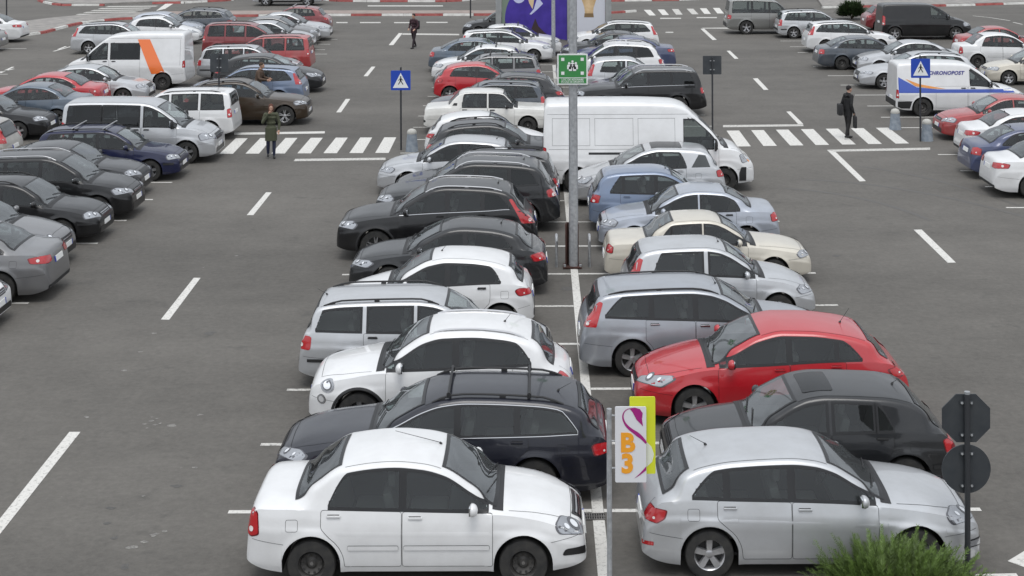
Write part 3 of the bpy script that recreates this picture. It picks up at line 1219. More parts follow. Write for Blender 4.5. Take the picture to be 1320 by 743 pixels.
# ------------------------------------------------------------------ the kinds of car, metres from the front bumper
def prof(L, zb, zn, xc, zc, xh, zh, xm, H, xr, zr, rear):
    return [(0, zb - .12), (.02, zb - .02), (.07, zn - .08), (.17, zn), (xc * .55, zn + (zc - zn) * .66), (xc - .14, zc - .03), (xc, zc + .005),
            (xc + (xh - xc) * .5, zc + (zh - zc) * .55), (xh, zh), (xh + (xm - xh) * .45, zh + (H - zh) * .72), (xm, H), (xr, zr)] + rear

def beltp(zb, zn, xc, zc, b1, x1, b2, x2, rear):
    return [(0, zb - .14), (.05, zn - .15), (.2, zn - .075), (xc * .6, zc - .155), (xc, zc - .095), (x1, b1), (x2, b2)] + rear

SPECS = {}
SPECS['logan'] = dict(L=4.25, W=1.74, wb=2.63, fo=.79, r=.305, gc=.20, arch=.06, tum=.27, rho=.10,
    top=prof(4.25, .56, .76, 1.10, 1.005, 1.78, 1.435, 2.40, 1.53, 3.05, 1.462, [(3.40, 1.255), (3.64, 1.085), (3.74, 1.055), (4.00, 1.045), (4.14, 1.015), (4.20, .93), (4.235, .72), (4.25, .46)]),
    belt=beltp(.56, .76, 1.10, 1.005, .935, 2.0, .965, 3.2, [(3.7, .985), (4.05, .98), (4.17, .92), (4.22, .70), (4.25, .44)]),
    dlo=(1.22, 3.22, 2.98, [(2.29, .055)]), ws=(1.10, 1.80), rg=(3.66, 3.08), dpow=1.5,
    doors=[(1.17, 2.29), (2.30, 3.30)], bonnet=.20, rub=.50, flap=(3.66, .80), flapside=-1, handles='paint', tailgate=None,
    hl=[('f', .44, .62), ('f', .48, .73), ('s', .34, .81), ('s', .41, .77), ('s', .36, .66), ('f', .64, .59)],
    tl=[('r', .66, .66), ('r', .64, .96), ('s', 4.13, .97), ('s', 4.08, .95), ('s', 4.06, .68), ('s', 4.16, .64)], tl_d=(.55, -.82, -.12),
    tl_layers=[(1, M_REDD, .004, None), (.9, M_RED, .01, None), (1, M_WHT, .013, (.5, .30, .10))],
    grille=(.34, .42, .64, .76), bars=3, intake=(.50, .44, .34, .45), rplate=.80, fplate=.50, aerial=(1.86, .10, .62, .96), bumpz=.60, mirror=(1.42, None),
    lamps=[([('f', .62, .36), ('f', .62, .46), ('s', .27, .48), ('s', .31, .40)], (-.72, -.64, -.2), .03, [(1, M_SEAL, .006, None)], 'fog_lamp')])
SPECS['avant'] = dict(L=4.80, W=1.81, wb=2.76, fo=.95, r=.315, gc=.17, tum=.33, rho=.12,
    top=prof(4.80, .56, .71, 1.42, .955, 2.12, 1.34, 2.75, 1.455, 3.75, 1.42, [(4.20, 1.345), (4.36, 1.28), (4.56, 1.06), (4.66, .94), (4.74, .84), (4.785, .62), (4.80, .48)]),
    belt=beltp(.56, .71, 1.42, .955, .90, 2.2, .935, 3.8, [(4.35, .96), (4.62, .93), (4.74, .84), (4.785, .66), (4.80, .46)]),
    dlo=(1.55, 4.32, 4.08, [(2.62, .055), (3.46, .055)]), ws=(1.40, 2.14), rg=(4.63, 4.34), rgin=.05, chrome='all',
    doors=[(1.52, 2.62), (2.63, 3.62)], bonnet=.24, rub=.46, flap=(4.1, .78), tailgate=(.88, .58, .56, .52),
    hl=[('f', .40, .58), ('f', .42, .67), ('s', .42, .74), ('s', .55, .70), ('s', .44, .60)],
    tl=[('r', .50, .70), ('r', .50, .83), ('s', 4.55, .85), ('s', 4.50, .82), ('s', 4.54, .68)],
    grille=(.30, .36, .36, .66), bars=0, intake=(.62, .60, .26, .36), rplate=.74, fplate=.44, aerial=(4.05, .18, .22, .85), rails=(2.25, 4.12, True), bumpz=.55)
SPECS['crossover'] = dict(L=4.25, W=1.80, wb=2.57, fo=.84, r=.345, gc=.22, tum=.34, rho=.16, clad=True, hoodp=2.4,
    top=[(0, .52), (.02, .66), (.07, .80), (.17, .90), (.45, .985), (.8, 1.03), (1.05, 1.055), (1.18, 1.085), (1.55, 1.36), (1.88, 1.54), (2.15, 1.60), (2.6, 1.615), (3.1, 1.58), (3.45, 1.50), (3.62, 1.42), (3.86, 1.14), (3.98, 1.03), (4.12, .94), (4.19, .86), (4.235, .66), (4.25, .52)],
    belt=[(0, .50), (.06, .70), (.2, .80), (.6, .90), (1.15, .99), (2, 1.02), (3, 1.06), (3.6, 1.08), (3.9, 1.0), (4.12, .88), (4.2, .74), (4.25, .50)],
    nl=1.0, nw=.55, rl=.85, rw=.62,
    dlo=(1.26, 3.56, 3.26, [(2.36, .07)]), ws=(1.16, 1.92), rg=(3.93, 3.56), rgin=.06, dpow=1.7,
    doors=[(1.26, 2.36), (2.37, 3.26)], bonnet=.22, flap=(3.5, .92), tailgate=(1.0, .64, .50, .46), handles='chrome',
    hl=('circle', ('s', .33, .80), .118, 1.0), hl_d=(-.60, -.66, -.45), hl_r=.12,
    hl_layers=[(1.0, M_CHROME, .004, None), (.88, M_LAMP, .010, None), (1, M_LAMPD, .013, (.5, .5, .34)), (1, M_LAMPB, .016, (.5, .5, .26))],
    tl=[('r', .62, .80), ('r', .60, .98), ('s', 4.02, 1.02), ('s', 3.93, .96), ('s', 3.98, .82)], tl_r=.1,
    lamps=[(('circle', ('s', .24, .585), .075, 1.0), (-.62, -.74, -.25), .02, [(1, M_CHROME, .005, None), (.85, M_LAMP, .009, None), (1, M_LAMPB, .012, (.5, .5, .3))], 'fog_lamp')],
    grille=(.46, .52, .40, .52), bars=0, intake=(.5, .5, .26, .36), rplate=.84, fplate=.56, aerial=(3.12, .05, .16, .6), rails=(2.0, 3.45, False), raillift=.02, mirror=(1.50, None), mirsize=(.17, .22))
SPECS['wagon'] = dict(L=4.40, W=1.735, wb=2.515, fo=.88, r=.305, gc=.18, tum=.28, rho=.10, blackpillar=False, handles='black', rub=.50, bstrip=.50,
    top=prof(4.40, .54, .73, 1.22, .965, 1.86, 1.375, 2.40, 1.475, 3.55, 1.455, [(4.00, 1.405), (4.10, 1.36), (4.22, 1.10), (4.29, .96), (4.33, .84), (4.38, .60), (4.40, .46)]),
    belt=beltp(.54, .73, 1.22, .965, .915, 2.0, .945, 3.6, [(4.1, .96), (4.28, .94), (4.34, .86), (4.385, .62), (4.40, .44)]),
    dlo=(1.34, 4.10, 3.99, [(2.38, .10), (3.26, .11)]), ws=(1.20, 1.88), rg=(4.275, 4.09), rgin=.03, rl=.45, rw=.84, dpow=1.0,
    doors=[(1.32, 2.38), (2.39, 3.27)], bonnet=.22, flap=(3.78, .78), tailgate=(.9, .55, .56, .54),
    hl=[('f', .38, .58), ('f', .40, .70), ('s', .32, .76), ('s', .40, .72), ('s', .34, .60)],
    tl=[('r', .66, .68), ('r', .66, .90), ('s', 4.24, .92), ('s', 4.16, .90), ('s', 4.18, .68)], tl_d=(.6, -.78, -.12), tl_layers=[(1, M_RED, .006, None), (1, M_WHT, .010, (.6, .35, .14))],
    grille=(.36, .38, .60, .70), bars=2, intake=(.60, .58, .28, .38), rplate=.62, fplate=.44, rdiff=(.74, .44, .52), aerial=(4.0, 0, .20, .85), rails=(1.98, 3.98, True), bumpz=.55)
SPECS['smallhatch'] = dict(L=3.87, W=1.67, wb=2.44, fo=.79, r=.29, gc=.18, tum=.34, rho=.13, hoodp=2.6,
    top=[(0, .44), (.02, .54), (.08, .64), (.2, .71), (.5, .81), (.9, .915), (1.08, .965), (1.5, 1.23), (1.85, 1.39), (2.2, 1.445), (2.6, 1.435), (3.0, 1.39), (3.28, 1.32), (3.42, 1.25), (3.62, 1.02), (3.72, .91), (3.80, .80), (3.855, .58), (3.87, .46)],
    belt=[(0, .42), (.06, .52), (.25, .64), (.6, .75), (1.05, .86), (2, .91), (3.0, .96), (3.4, .965), (3.65, .92), (3.78, .82), (3.85, .62), (3.87, .44)],
    nl=.95, nw=.56, rl=.7, rw=.68,
    dlo=(1.20, 3.22, 2.94, [(2.20, .075)]), ws=(1.08, 1.88), rg=(3.66, 3.38), rgin=.04, dpow=2.2,
    doors=[(1.18, 2.20), (2.21, 3.02)], bonnet=.20, flap=(3.3, .78), tailgate=(.90, .55, .54, .50), handles='black',
    hl=[('f', .34, .58), ('f', .40, .66), ('s', .55, .78), ('s', .58, .74), ('s', .40, .60)],
    tl=[('r', .50, .76), ('r', .48, .84), ('s', 3.56, .90), ('s', 3.48, .85), ('s', 3.56, .74)], tl_r=.05,
    grille=(.40, .34, .34, .46), bars=0, rplate=.66, fplate=.44, rdiff=(.66, .34, .48), aerial=(2.05, 0, .2, .6), bumpz=.54)
SPECS['threedoor'] = dict(L=4.20, W=1.765, wb=2.58, fo=.87, r=.315, gc=.17, tum=.34, rho=.12,
    top=prof(4.20, .56, .72, 1.22, .95, 1.92, 1.325, 2.40, 1.42, 2.95, 1.39, [(3.40, 1.305), (3.58, 1.22), (3.82, 1.00), (3.94, .92), (4.06, .86), (4.14, .78), (4.185, .58), (4.20, .46)]),
    belt=beltp(.56, .72, 1.22, .95, .905, 2.0, .945, 3.2, [(3.6, .965), (3.9, .93), (4.1, .84), (4.18, .62), (4.20, .44)]),
    dlo=(1.34, 3.44, 3.16, [(2.46, .06)]), ws=(1.20, 1.94), rg=(3.88, 3.52), rgin=.05, dpow=1.8,
    doors=[(1.32, 2.52)], bonnet=.24, flap=(3.4, .78), tailgate=(.92, .56, .54, .50),
    hl=[('f', .38, .58), ('f', .42, .68), ('s', .48, .75), ('s', .58, .70), ('s', .42, .60)],
    tl=[('r', .46, .74), ('r', .46, .85), ('s', 3.92, .90), ('s', 3.80, .86), ('s', 3.90, .72)],
    grille=(.28, .34, .34, .66), bars=0, intake=(.64, .60, .24, .34), rplate=.62, fplate=.46, aerial=(3.2, 0, .10, .5), bumpz=.55)
SPECS['suv'] = dict(L=4.63, W=1.89, wb=2.77, fo=.93, r=.36, gc=.24, tum=.30, rho=.12, clad=True,
    top=prof(4.63, .68, .90, 1.32, 1.12, 2.02, 1.56, 2.55, 1.69, 3.4, 1.66, [(3.85, 1.59), (4.02, 1.51), (4.24, 1.23), (4.36, 1.08), (4.48, .96), (4.58, .80), (4.615, .66), (4.63, .52)]),
    belt=beltp(.68, .90, 1.32, 1.12, 1.08, 2.1, 1.14, 3.5, [(3.95, 1.17), (4.28, 1.13), (4.50, .96), (4.61, .74), (4.63, .50)]),
    dlo=(1.46, 3.98, 3.70, [(2.55, .06), (3.36, .05)]), ws=(1.30, 2.04), rg=(4.32, 4.0), rgin=.07, chrome='bottom', privacy=2, dpow=1.6,
    doors=[(1.44, 2.55), (2.56, 3.50)], bonnet=.26, flap=(3.9, .95), tailgate=(1.06, .66, .58, .54),
    hl=[('f', .46, .72), ('f', .48, .84), ('s', .42, .92), ('s', .54, .86), ('s', .44, .74)],
    tl=[('s', 4.02, 1.42), ('s', 3.96, 1.40), ('s', 4.12, 1.14), ('s', 4.26, .88), ('r', .66, .84), ('r', .66, 1.0), ('s', 4.28, 1.10)], tl_d=(.60, -.78, -.15), tl_r=.03,
    tl_layers=[(1, M_RED, .006, None), (1, M_WHT, .012, (.62, .16, .06))],
    grille=(.34, .40, .60, .78), bars=2, intake=(.55, .52, .34, .46), rplate=.86, fplate=.54, rdiff=(.72, .30, .46), aerial=(3.7, 0, .08, .3), rails=(2.05, 3.80, False), raillift=.02, mirsize=(.18, .22), bumpz=.66)
SPECS['mall_suv'] = dict(SPECS['suv'], L=4.60, chrome=None, privacy=2,
    tl=[('r', .52, .88), ('r', .52, 1.04), ('s', 4.34, 1.08), ('s', 4.24, 1.04), ('s', 4.30, .86)], tl_r=.05, rails=(2.0, 3.85, False), raillift=.05,
    tl_layers=[(1, M_REDD, .004, None), (.9, M_RED, .010, None), (1, M_WHT, .013, (.4, .35, .2))])
SPECS['mall_suv'].update(top=prof(4.60, .68, .88, 1.30, 1.10, 1.98, 1.56, 2.5, 1.70, 3.4, 1.67, [(3.95, 1.60), (4.10, 1.52), (4.30, 1.22), (4.38, 1.08), (4.46, .96), (4.55, .80), (4.59, .66), (4.60, .52)]),
    belt=beltp(.68, .88, 1.30, 1.10, 1.05, 2.1, 1.12, 3.5, [(4.0, 1.14), (4.32, 1.11), (4.47, .98), (4.58, .74), (4.60, .50)]), dlo=(1.44, 4.06, 3.80, [(2.52, .06), (3.34, .05)]), ws=(1.28, 2.0), rg=(4.36, 4.06))
SPECS['lowsuv'] = dict(L=4.46, W=1.80, wb=2.76, fo=.78, r=.345, gc=.20, tum=.32, rho=.12,
    top=prof(4.46, .62, .84, 1.42, 1.04, 2.08, 1.44, 2.6, 1.545, 3.3, 1.51, [(3.80, 1.42), (3.98, 1.34), (4.16, 1.10), (4.26, .98), (4.36, .88), (4.43, .70), (4.46, .50)]),
    belt=beltp(.62, .84, 1.42, 1.04, .99, 2.1, 1.03, 3.4, [(3.9, 1.05), (4.22, 1.0), (4.37, .89), (4.44, .68), (4.46, .48)]),
    dlo=(1.54, 3.90, 3.60, [(2.60, .06), (3.36, .05)]), ws=(1.40, 2.10), rg=(4.22, 3.96), rgin=.05, dpow=1.6,
    doors=[(1.50, 2.60), (2.61, 3.48)], bonnet=.26, flap=(3.8, .85), tailgate=(.98, .62, .56, .52),
    hl=[('f', .40, .68), ('f', .42, .78), ('s', .38, .86), ('s', .50, .82), ('s', .42, .70)],
    tl=[('r', .50, .80), ('r', .50, .94), ('s', 4.22, .98), ('s', 4.12, .94), ('s', 4.18, .78)],
    grille=(.30, .34, .62, .74), bars=0, intake=(.60, .56, .28, .42), rplate=.78, fplate=.46, rdiff=(.7, .26, .40), rails=(2.1, 3.75, True), bumpz=.60)
SPECS['hatch'] = dict(L=4.20, W=1.76, wb=2.58, fo=.88, r=.31, gc=.17, tum=.31, rho=.11,
    top=prof(4.20, .56, .74, 1.18, .985, 1.84, 1.38, 2.35, 1.485, 3.0, 1.455, [(3.44, 1.385), (3.58, 1.31), (3.80, 1.05), (3.90, .95), (4.04, .88), (4.14, .78), (4.185, .60), (4.20, .46)]),
    belt=beltp(.56, .74, 1.18, .985, .93, 2.0, .965, 3.2, [(3.6, .975), (3.9, .945), (4.08, .86), (4.18, .64), (4.20, .44)]),
    dlo=(1.30, 3.42, 3.18, [(2.30, .06), (3.02, .05)]), ws=(1.16, 1.86), rg=(3.86, 3.54), rgin=.05, dpow=1.6,
    doors=[(1.28, 2.30), (2.31, 3.20)], bonnet=.22, flap=(3.45, .80), tailgate=(.93, .56, .55, .50),
    hl=[('f', .36, .58), ('f', .40, .69), ('s', .46, .78), ('s', .56, .73), ('s', .42, .61)],
    tl=[('r', .46, .76), ('r', .46, .88), ('s', 3.96, .93), ('s', 3.84, .88), ('s', 3.92, .74)], tl_r=.06,
    grille=(.34, .38, .58, .68), bars=2, intake=(.58, .54, .26, .38), rplate=.60, fplate=.45, aerial=(3.3, 0, .18, .8), bumpz=.55)
SPECS['spaceback'] = dict(L=4.30, W=1.706, wb=2.602, fo=.86, r=.31, gc=.17, tum=.30, rho=.10, handle_dz=.10,
    top=prof(4.30, .57, .76, 1.24, .985, 1.90, 1.38, 2.40, 1.462, 3.1, 1.435, [(3.55, 1.365), (3.72, 1.30), (3.98, 1.05), (4.09, .95), (4.18, .86), (4.25, .76), (4.285, .60), (4.30, .46)]),
    belt=beltp(.57, .76, 1.24, .985, .935, 2.0, .965, 3.2, [(3.75, .98), (4.04, .955), (4.19, .87), (4.28, .66), (4.30, .44)]),
    dlo=(1.36, 3.68, 3.38, [(2.42, .06), (3.24, .05)]), ws=(1.22, 1.93), rg=(4.04, 3.70), rgin=.05, dpow=1.35,
    doors=[(1.34, 2.42), (2.43, 3.36)], bonnet=.24, flap=(3.66, .82), flapside=-1, tailgate=(.92, .56, .52, .48),
    hl=[('f', .36, .63), ('f', .38, .73), ('s', .40, .82), ('s', .50, .78), ('s', .42, .66)],
    tl=[('r', .52, .72), ('r', .52, .86), ('s', 4.12, .885), ('s', 3.98, .87), ('s', 4.02, .76), ('s', 4.12, .70)], tl_r=.03,
    lamps=[([('f', .56, .34), ('f', .54, .45), ('s', .24, .46), ('s', .26, .36)], (-.75, -.6, -.2), .02, [(1, M_SEAL, .005, None), (.7, M_LAMP, .009, None)], 'fog_lamp'),
           ([('r', .62, .40), ('r', .62, .45), ('s', 4.16, .47), ('s', 4.16, .42)], (.7, -.7, -.1), .01, [(1, M_RED, .005, None)], 'rear_reflector')],
    grille=(.36, .42, .62, .74), bars=0, intake=(.50, .46, .28, .40), rplate=.60, fplate=.50, aerial=(3.42, 0, .24, .86), bumpz=.56, g=[(-.3, .90), (0, .925), (.10, .956), (.16, .965), (.30, .985), (.55, .998), (.72, 1.008), (.77, .990), (.86, .975), (1, .945)])
SPECS['oldhatch'] = dict(L=4.15, W=1.735, wb=2.51, fo=.86, r=.305, gc=.17, tum=.29, rho=.10, handles='black', rub=.48, rubdark=True, bstrip=.49,
    top=prof(4.15, .54, .73, 1.20, .955, 1.84, 1.35, 2.3, 1.445, 3.1, 1.42, [(3.46, 1.36), (3.58, 1.30), (3.86, 1.02), (3.94, .92), (4.04, .84), (4.10, .72), (4.14, .56), (4.15, .44)]),
    belt=beltp(.54, .73, 1.20, .955, .91, 2.0, .935, 3.1, [(3.6, .95), (3.9, .93), (4.06, .84), (4.135, .62), (4.15, .42)]),
    dlo=(1.32, 3.22, 3.02, [(2.32, .085), (2.96, .03)]), ws=(1.18, 1.86), rg=(3.90, 3.56), rgin=.03, dpow=1.2, blackpillar=False,
    doors=[(1.30, 2.32), (2.33, 3.20)], bonnet=.22, flap=(3.5, .78), tailgate=(.89, .56, .56, .52), sunroof=(1.98, 2.42, .42),
    hl=[('f', .38, .58), ('f', .40, .70), ('s', .30, .76), ('s', .40, .72), ('s', .34, .60)],
    tl=[('r', .58, .66), ('r', .58, .86), ('s', 3.98, .88), ('s', 3.88, .86), ('s', 3.94, .66)], tl_layers=[(1, M_REDD, .004, None), (.92, M_RED, .008, None), (1, M_REDD, .012, (.5, .30, .25))],
    grille=(.36, .38, .60, .70), bars=3, bar_mat=M_TRIM, intake=(.58, .56, .26, .38), rplate=.58, fplate=.44, aerial=(3.36, 0, .2, .8), bumpz=.55)
SPECS['sporthatch'] = dict(L=4.42, W=1.81, wb=2.685, fo=.94, r=.325, gc=.17, tum=.33, rho=.12, hoodp=2.6,
    top=[(0, .46), (.02, .58), (.08, .70), (.2, .78), (.6, .90), (1.0, .985), (1.22, 1.025), (1.6, 1.24), (2.0, 1.43), (2.4, 1.51), (2.8, 1.505), (3.3, 1.455), (3.65, 1.38), (3.80, 1.31), (4.02, 1.09), (4.14, .98), (4.27, .88), (4.36, .76), (4.41, .58), (4.42, .46)],
    belt=[(0, .44), (.06, .56), (.25, .68), (.6, .80), (1.2, .925), (2.1, .97), (3.2, 1.03), (3.8, 1.04), (4.08, 1.0), (4.30, .88), (4.40, .66), (4.42, .44)], nl=1.0, nw=.55, rl=.8, rw=.68,
    dlo=(1.34, 3.62, 3.30, [(2.46, .06), (3.22, .04)]), ws=(1.20, 2.02), rg=(4.08, 3.76), rgin=.06, dpow=1.5,
    doors=[(1.32, 2.46), (2.47, 3.36)], bonnet=.24, flap=(3.7, .84), tailgate=(.97, .58, .54, .48),
    hl=[('f', .34, .60), ('f', .40, .70), ('s', .62, .82), ('s', .66, .78), ('s', .42, .64)], hl_r=.04,
    tl=[('r', .46, .80), ('r', .46, .92), ('s', 4.16, .96), ('s', 4.0, .93), ('s', 4.10, .80)],
    grille=(.34, .38, .56, .66), bars=1, intake=(.55, .60, .26, .42), rplate=.66, fplate=.46, aerial=(3.42, 0, .28, .55), bumpz=.56)
SPECS['focuswagon'] = dict(L=4.47, W=1.78, wb=2.64, fo=.90, r=.315, gc=.17, tum=.30, rho=.10, handles='chrome',
    top=prof(4.47, .58, .78, 1.24, 1.00, 1.92, 1.40, 2.5, 1.505, 3.5, 1.475, [(4.00, 1.42), (4.12, 1.36), (4.26, 1.10), (4.34, .97), (4.40, .84), (4.455, .62), (4.47, .48)]),
    belt=beltp(.58, .78, 1.24, 1.00, .95, 2.0, 1.00, 3.6, [(4.1, 1.02), (4.32, .98), (4.41, .86), (4.455, .66), (4.47, .46)]),
    dlo=(1.36, 4.02, 3.70, [(2.42, .06), (3.20, .06)]), ws=(1.22, 1.94), rg=(4.31, 4.11), rgin=.06, rl=.5, rw=.80, dpow=1.3,
    doors=[(1.34, 2.42), (2.43, 3.30)], bonnet=.24, flap=(3.76, .84), tailgate=(.96, .58, .56, .52),
    hl=[('f', .36, .62), ('f', .40, .73), ('s', .42, .82), ('s', .52, .77), ('s', .42, .65)],
    tl=[('s', 4.11, 1.30), ('s', 4.05, 1.28), ('s', 4.13, 1.02), ('s', 4.17, .88), ('r', .66, .86), ('s', 4.27, 1.06)], tl_d=(.50, -.85, -.12), tl_r=.02, tl_layers=[(1, M_RED, .006, None), (1, M_WHT, .010, (.6, .15, .07))],
    grille=(.36, .38, .62, .70), bars=1, intake=(.56, .62, .26, .46), rplate=.62, fplate=.50, aerial=(1.98, 0, .14, .5), rails=(2.0, 3.95, True), raillift=.022, bumpz=.58)
SPECS['astrawagon'] = dict(SPECS['wagon'], L=4.29, W=1.71, wb=2.614, fo=.83, blackpillar=True, rub=.48, rubdark=False, handles='paint')
SPECS['astrawagon'].update(top=prof(4.29, .54, .74, 1.20, .97, 1.84, 1.37, 2.4, 1.475, 3.5, 1.45, [(3.90, 1.40), (4.00, 1.34), (4.12, 1.08), (4.18, .95), (4.22, .83), (4.27, .60), (4.29, .46)]),
    belt=beltp(.54, .74, 1.20, .97, .915, 2.0, .95, 3.5, [(4.0, .96), (4.17, .94), (4.23, .86), (4.275, .62), (4.29, .44)]), dlo=(1.32, 3.94, 3.76, [(2.36, .06), (3.16, .06)]), ws=(1.18, 1.86), rg=(4.165, 3.99), doors=[(1.30, 2.36), (2.37, 3.22)], flap=(3.7, .78), aerial=(3.9, 0, .2, .8), rails=(1.98, 3.88, True),
    tl=[('r', .62, .68), ('r', .62, 1.0), ('s', 4.11, 1.02), ('s', 4.04, .99), ('s', 4.08, .68)])
SPECS['punto'] = dict(L=3.84, W=1.66, wb=2.46, fo=.76, r=.285, gc=.17, tum=.27, rho=.11, blackpillar=False, handles='black',
    top=prof(3.84, .52, .68, 1.10, .95, 1.74, 1.375, 2.2, 1.475, 3.0, 1.45, [(3.36, 1.39), (3.48, 1.31), (3.66, 1.00), (3.72, .88), (3.78, .74), (3.825, .56), (3.84, .44)]),
    belt=beltp(.52, .68, 1.10, .95, .90, 1.9, .93, 3.0, [(3.46, .945), (3.68, .92), (3.77, .80), (3.825, .60), (3.84, .42)]),
    dlo=(1.22, 3.22, 3.06, [(2.18, .12)]), ws=(1.08, 1.76), rg=(3.69, 3.45), rgin=.05, dpow=1.1, rl=.5, rw=.80,
    doors=[(1.20, 2.18), (2.19, 3.04)], bonnet=.20, flap=(3.25, .78), tailgate=(.90, .55, .56, .52),
    hl=[('f', .36, .54), ('f', .38, .64), ('s', .32, .72), ('s', .44, .68), ('s', .34, .56)],
    tl=[('s', 3.48, 1.26), ('s', 3.42, 1.24), ('s', 3.50, .98), ('s', 3.54, .80), ('r', .64, .78), ('s', 3.64, 1.02)], tl_d=(.50, -.85, -.12), tl_r=.02, tl_layers=[(1, M_RED, .006, None)],
    grille=(.26, .22, .40, .47), bars=0, intake=(.52, .50, .24, .32), rplate=.62, fplate=.46, aerial=(1.86, 0, .12, .4), rub=.46, rubdark=True, bumpz=.53)
SPECS['oldsedan'] = dict(L=4.48, W=1.66, wb=2.52, fo=.85, r=.28, gc=.17, tum=.30, rho=.10, blackpillar=False, rub=.46, handles='black',
    top=prof(4.48, .55, .70, 1.30, .90, 1.92, 1.29, 2.3, 1.375, 2.95, 1.345, [(3.28, 1.20), (3.58, .985), (3.68, .955), (4.1, .94), (4.32, .915), (4.40, .82), (4.46, .62), (4.48, .46)]),
    belt=beltp(.55, .70, 1.30, .90, .855, 2.1, .87, 3.2, [(3.6, .89), (4.2, .87), (4.38, .78), (4.48, .44)]),
    dlo=(1.42, 3.30, 3.02, [(2.36, .08), (3.04, .03)]), ws=(1.28, 1.94), rg=(3.59, 2.98), dpow=1.4,
    doors=[(1.40, 2.36), (2.37, 3.22)], bonnet=.22, flap=(3.7, .76),
    hl=[('f', .34, .56), ('f', .36, .66), ('s', .26, .70), ('s', .38, .66), ('s', .30, .56)],
    tl=[('r', .44, .68), ('r', .44, .82), ('s', 4.36, .85), ('s', 4.28, .83), ('s', 4.30, .68)],
    grille=(.30, .32, .56, .64), bars=2, rplate=.52, fplate=.42, aerial=(1.5, .72, .6, .8), bumpz=.56)
SPECS['classicsedan'] = dict(L=4.34, W=1.64, wb=2.44, fo=.80, r=.29, gc=.19, tum=.24, rho=.06, nl=.4, nw=.84, rl=.4, rw=.86, blackpillar=False, handles='black', hoodp=5, flare=.01,
    top=[(0, .54), (.015, .70), (.05, .82), (.10, .86), (.5, .885), (1.06, .92), (1.20, .945), (1.43, 1.18), (1.64, 1.37), (1.9, 1.42), (2.6, 1.43), (3.0, 1.40), (3.14, 1.34), (3.42, 1.08), (3.56, .96), (3.66, .935), (4.0, .91), (4.28, .87), (4.32, .80), (4.335, .6), (4.34, .48)],
    belt=[(0, .52), (.03, .74), (.1, .80), (.6, .83), (1.3, .85), (2.1, .87), (3.2, .88), (3.6, .885), (4.24, .84), (4.31, .74), (4.34, .46)],
    dlo=(1.30, 3.04, 2.98, [(2.16, .10)]), ws=(1.20, 1.63), rg=(3.50, 3.16), dpow=1.0,
    doors=[(1.26, 2.16), (2.17, 3.10)], bonnet=.10, mirsize=(.10, .15), mirdark=True,
    decals=[([(3.20, .965), (3.36, .965), (3.30, 1.05), (3.19, 1.05)], M_TRIM, .006, 'pillar_vent')],
    hl=[('f', .42, .62), ('f', .42, .76), ('f', .72, .76), ('f', .72, .62)], hl_d=(-1, 0, 0), hl_r=.06,
    tl=[('r', .40, .62), ('r', .40, .76), ('r', .74, .76), ('r', .74, .62)], tl_d=(1, 0, 0),
    grille=(.40, .40, .60, .78), bars=4, rplate=.52, fplate=.46, rdiff=(.78, .40, .50), bumpz=.5)
SPECS['liftback'] = dict(L=4.57, W=1.77, wb=2.58, fo=.92, r=.31, gc=.17, tum=.31, rho=.11,
    top=prof(4.57, .56, .74, 1.28, .98, 1.96, 1.36, 2.5, 1.455, 3.1, 1.42, [(3.5, 1.31), (3.9, 1.12), (4.08, 1.035), (4.2, 1.02), (4.40, .985), (4.47, .90), (4.54, .66), (4.57, .46)]),
    belt=beltp(.56, .74, 1.28, .98, .925, 2.1, .955, 3.3, [(3.9, .965), (4.3, .94), (4.45, .82), (4.57, .44)]),
    dlo=(1.40, 3.68, 3.30, [(2.44, .06), (3.24, .045)]), ws=(1.26, 1.98), rg=(4.02, 3.24), rgin=.05, dpow=1.3, nw=.64,
    doors=[(1.38, 2.44), (2.45, 3.36)], bonnet=.24, flap=(3.85, .80),
    hl=[('f', .40, .61), ('f', .42, .72), ('s', .36, .79), ('s', .46, .75), ('s', .38, .63)],
    tl=[('r', .54, .70), ('r', .54, .90), ('s', 4.36, .93), ('s', 4.26, .90), ('s', 4.30, .70)],
    grille=(.32, .36, .60, .73), bars=0, intake=(.50, .48, .28, .40), rplate=.76, fplate=.48, aerial=(3.2, 0, .2, .8), rub=.48, bumpz=.56)
SPECS['sedan'] = dict(L=4.62, W=1.81, wb=2.70, fo=.92, r=.32, gc=.17, tum=.32, rho=.12, hoodp=2.7,
    top=prof(4.62, .57, .75, 1.32, 1.0, 2.06, 1.385, 2.55, 1.475, 3.1, 1.435, [(3.5, 1.295), (3.92, 1.11), (4.06, 1.065), (4.30, 1.05), (4.48, 1.02), (4.54, .92), (4.60, .66), (4.62, .46)]),
    belt=beltp(.57, .75, 1.32, 1.0, .945, 2.1, .985, 3.3, [(3.9, 1.0), (4.3, .99), (4.5, .86), (4.62, .44)]), nw=.58, rl=.8, rw=.66,
    dlo=(1.46, 3.70, 3.28, [(2.52, .06), (3.34, .04)]), ws=(1.30, 2.08), rg=(3.90, 3.20), rgin=.04, dpow=1.3,
    doors=[(1.44, 2.52), (2.53, 3.46)], bonnet=.24, flap=(3.9, .82),
    hl=[('f', .40, .60), ('f', .42, .71), ('s', .52, .80), ('s', .60, .75), ('s', .44, .63)],
    tl=[('r', .40, .80), ('r', .40, .92), ('s', 4.34, .96), ('s', 4.18, .93), ('s', 4.24, .82), ('r', .62, .78)], tl_r=.03, tl_layers=[(1, M_REDD, .004, None), (.92, M_RED, .009, None), (1, M_WHT, .012, (.30, .55, .18))],
    grille=(.34, .38, .56, .66), bars=2, intake=(.58, .56, .26, .38), rplate=.78, fplate=.46, rdiff=(.72, .26, .36), aerial=(3.2, 0, .1, .4), bumpz=.57)
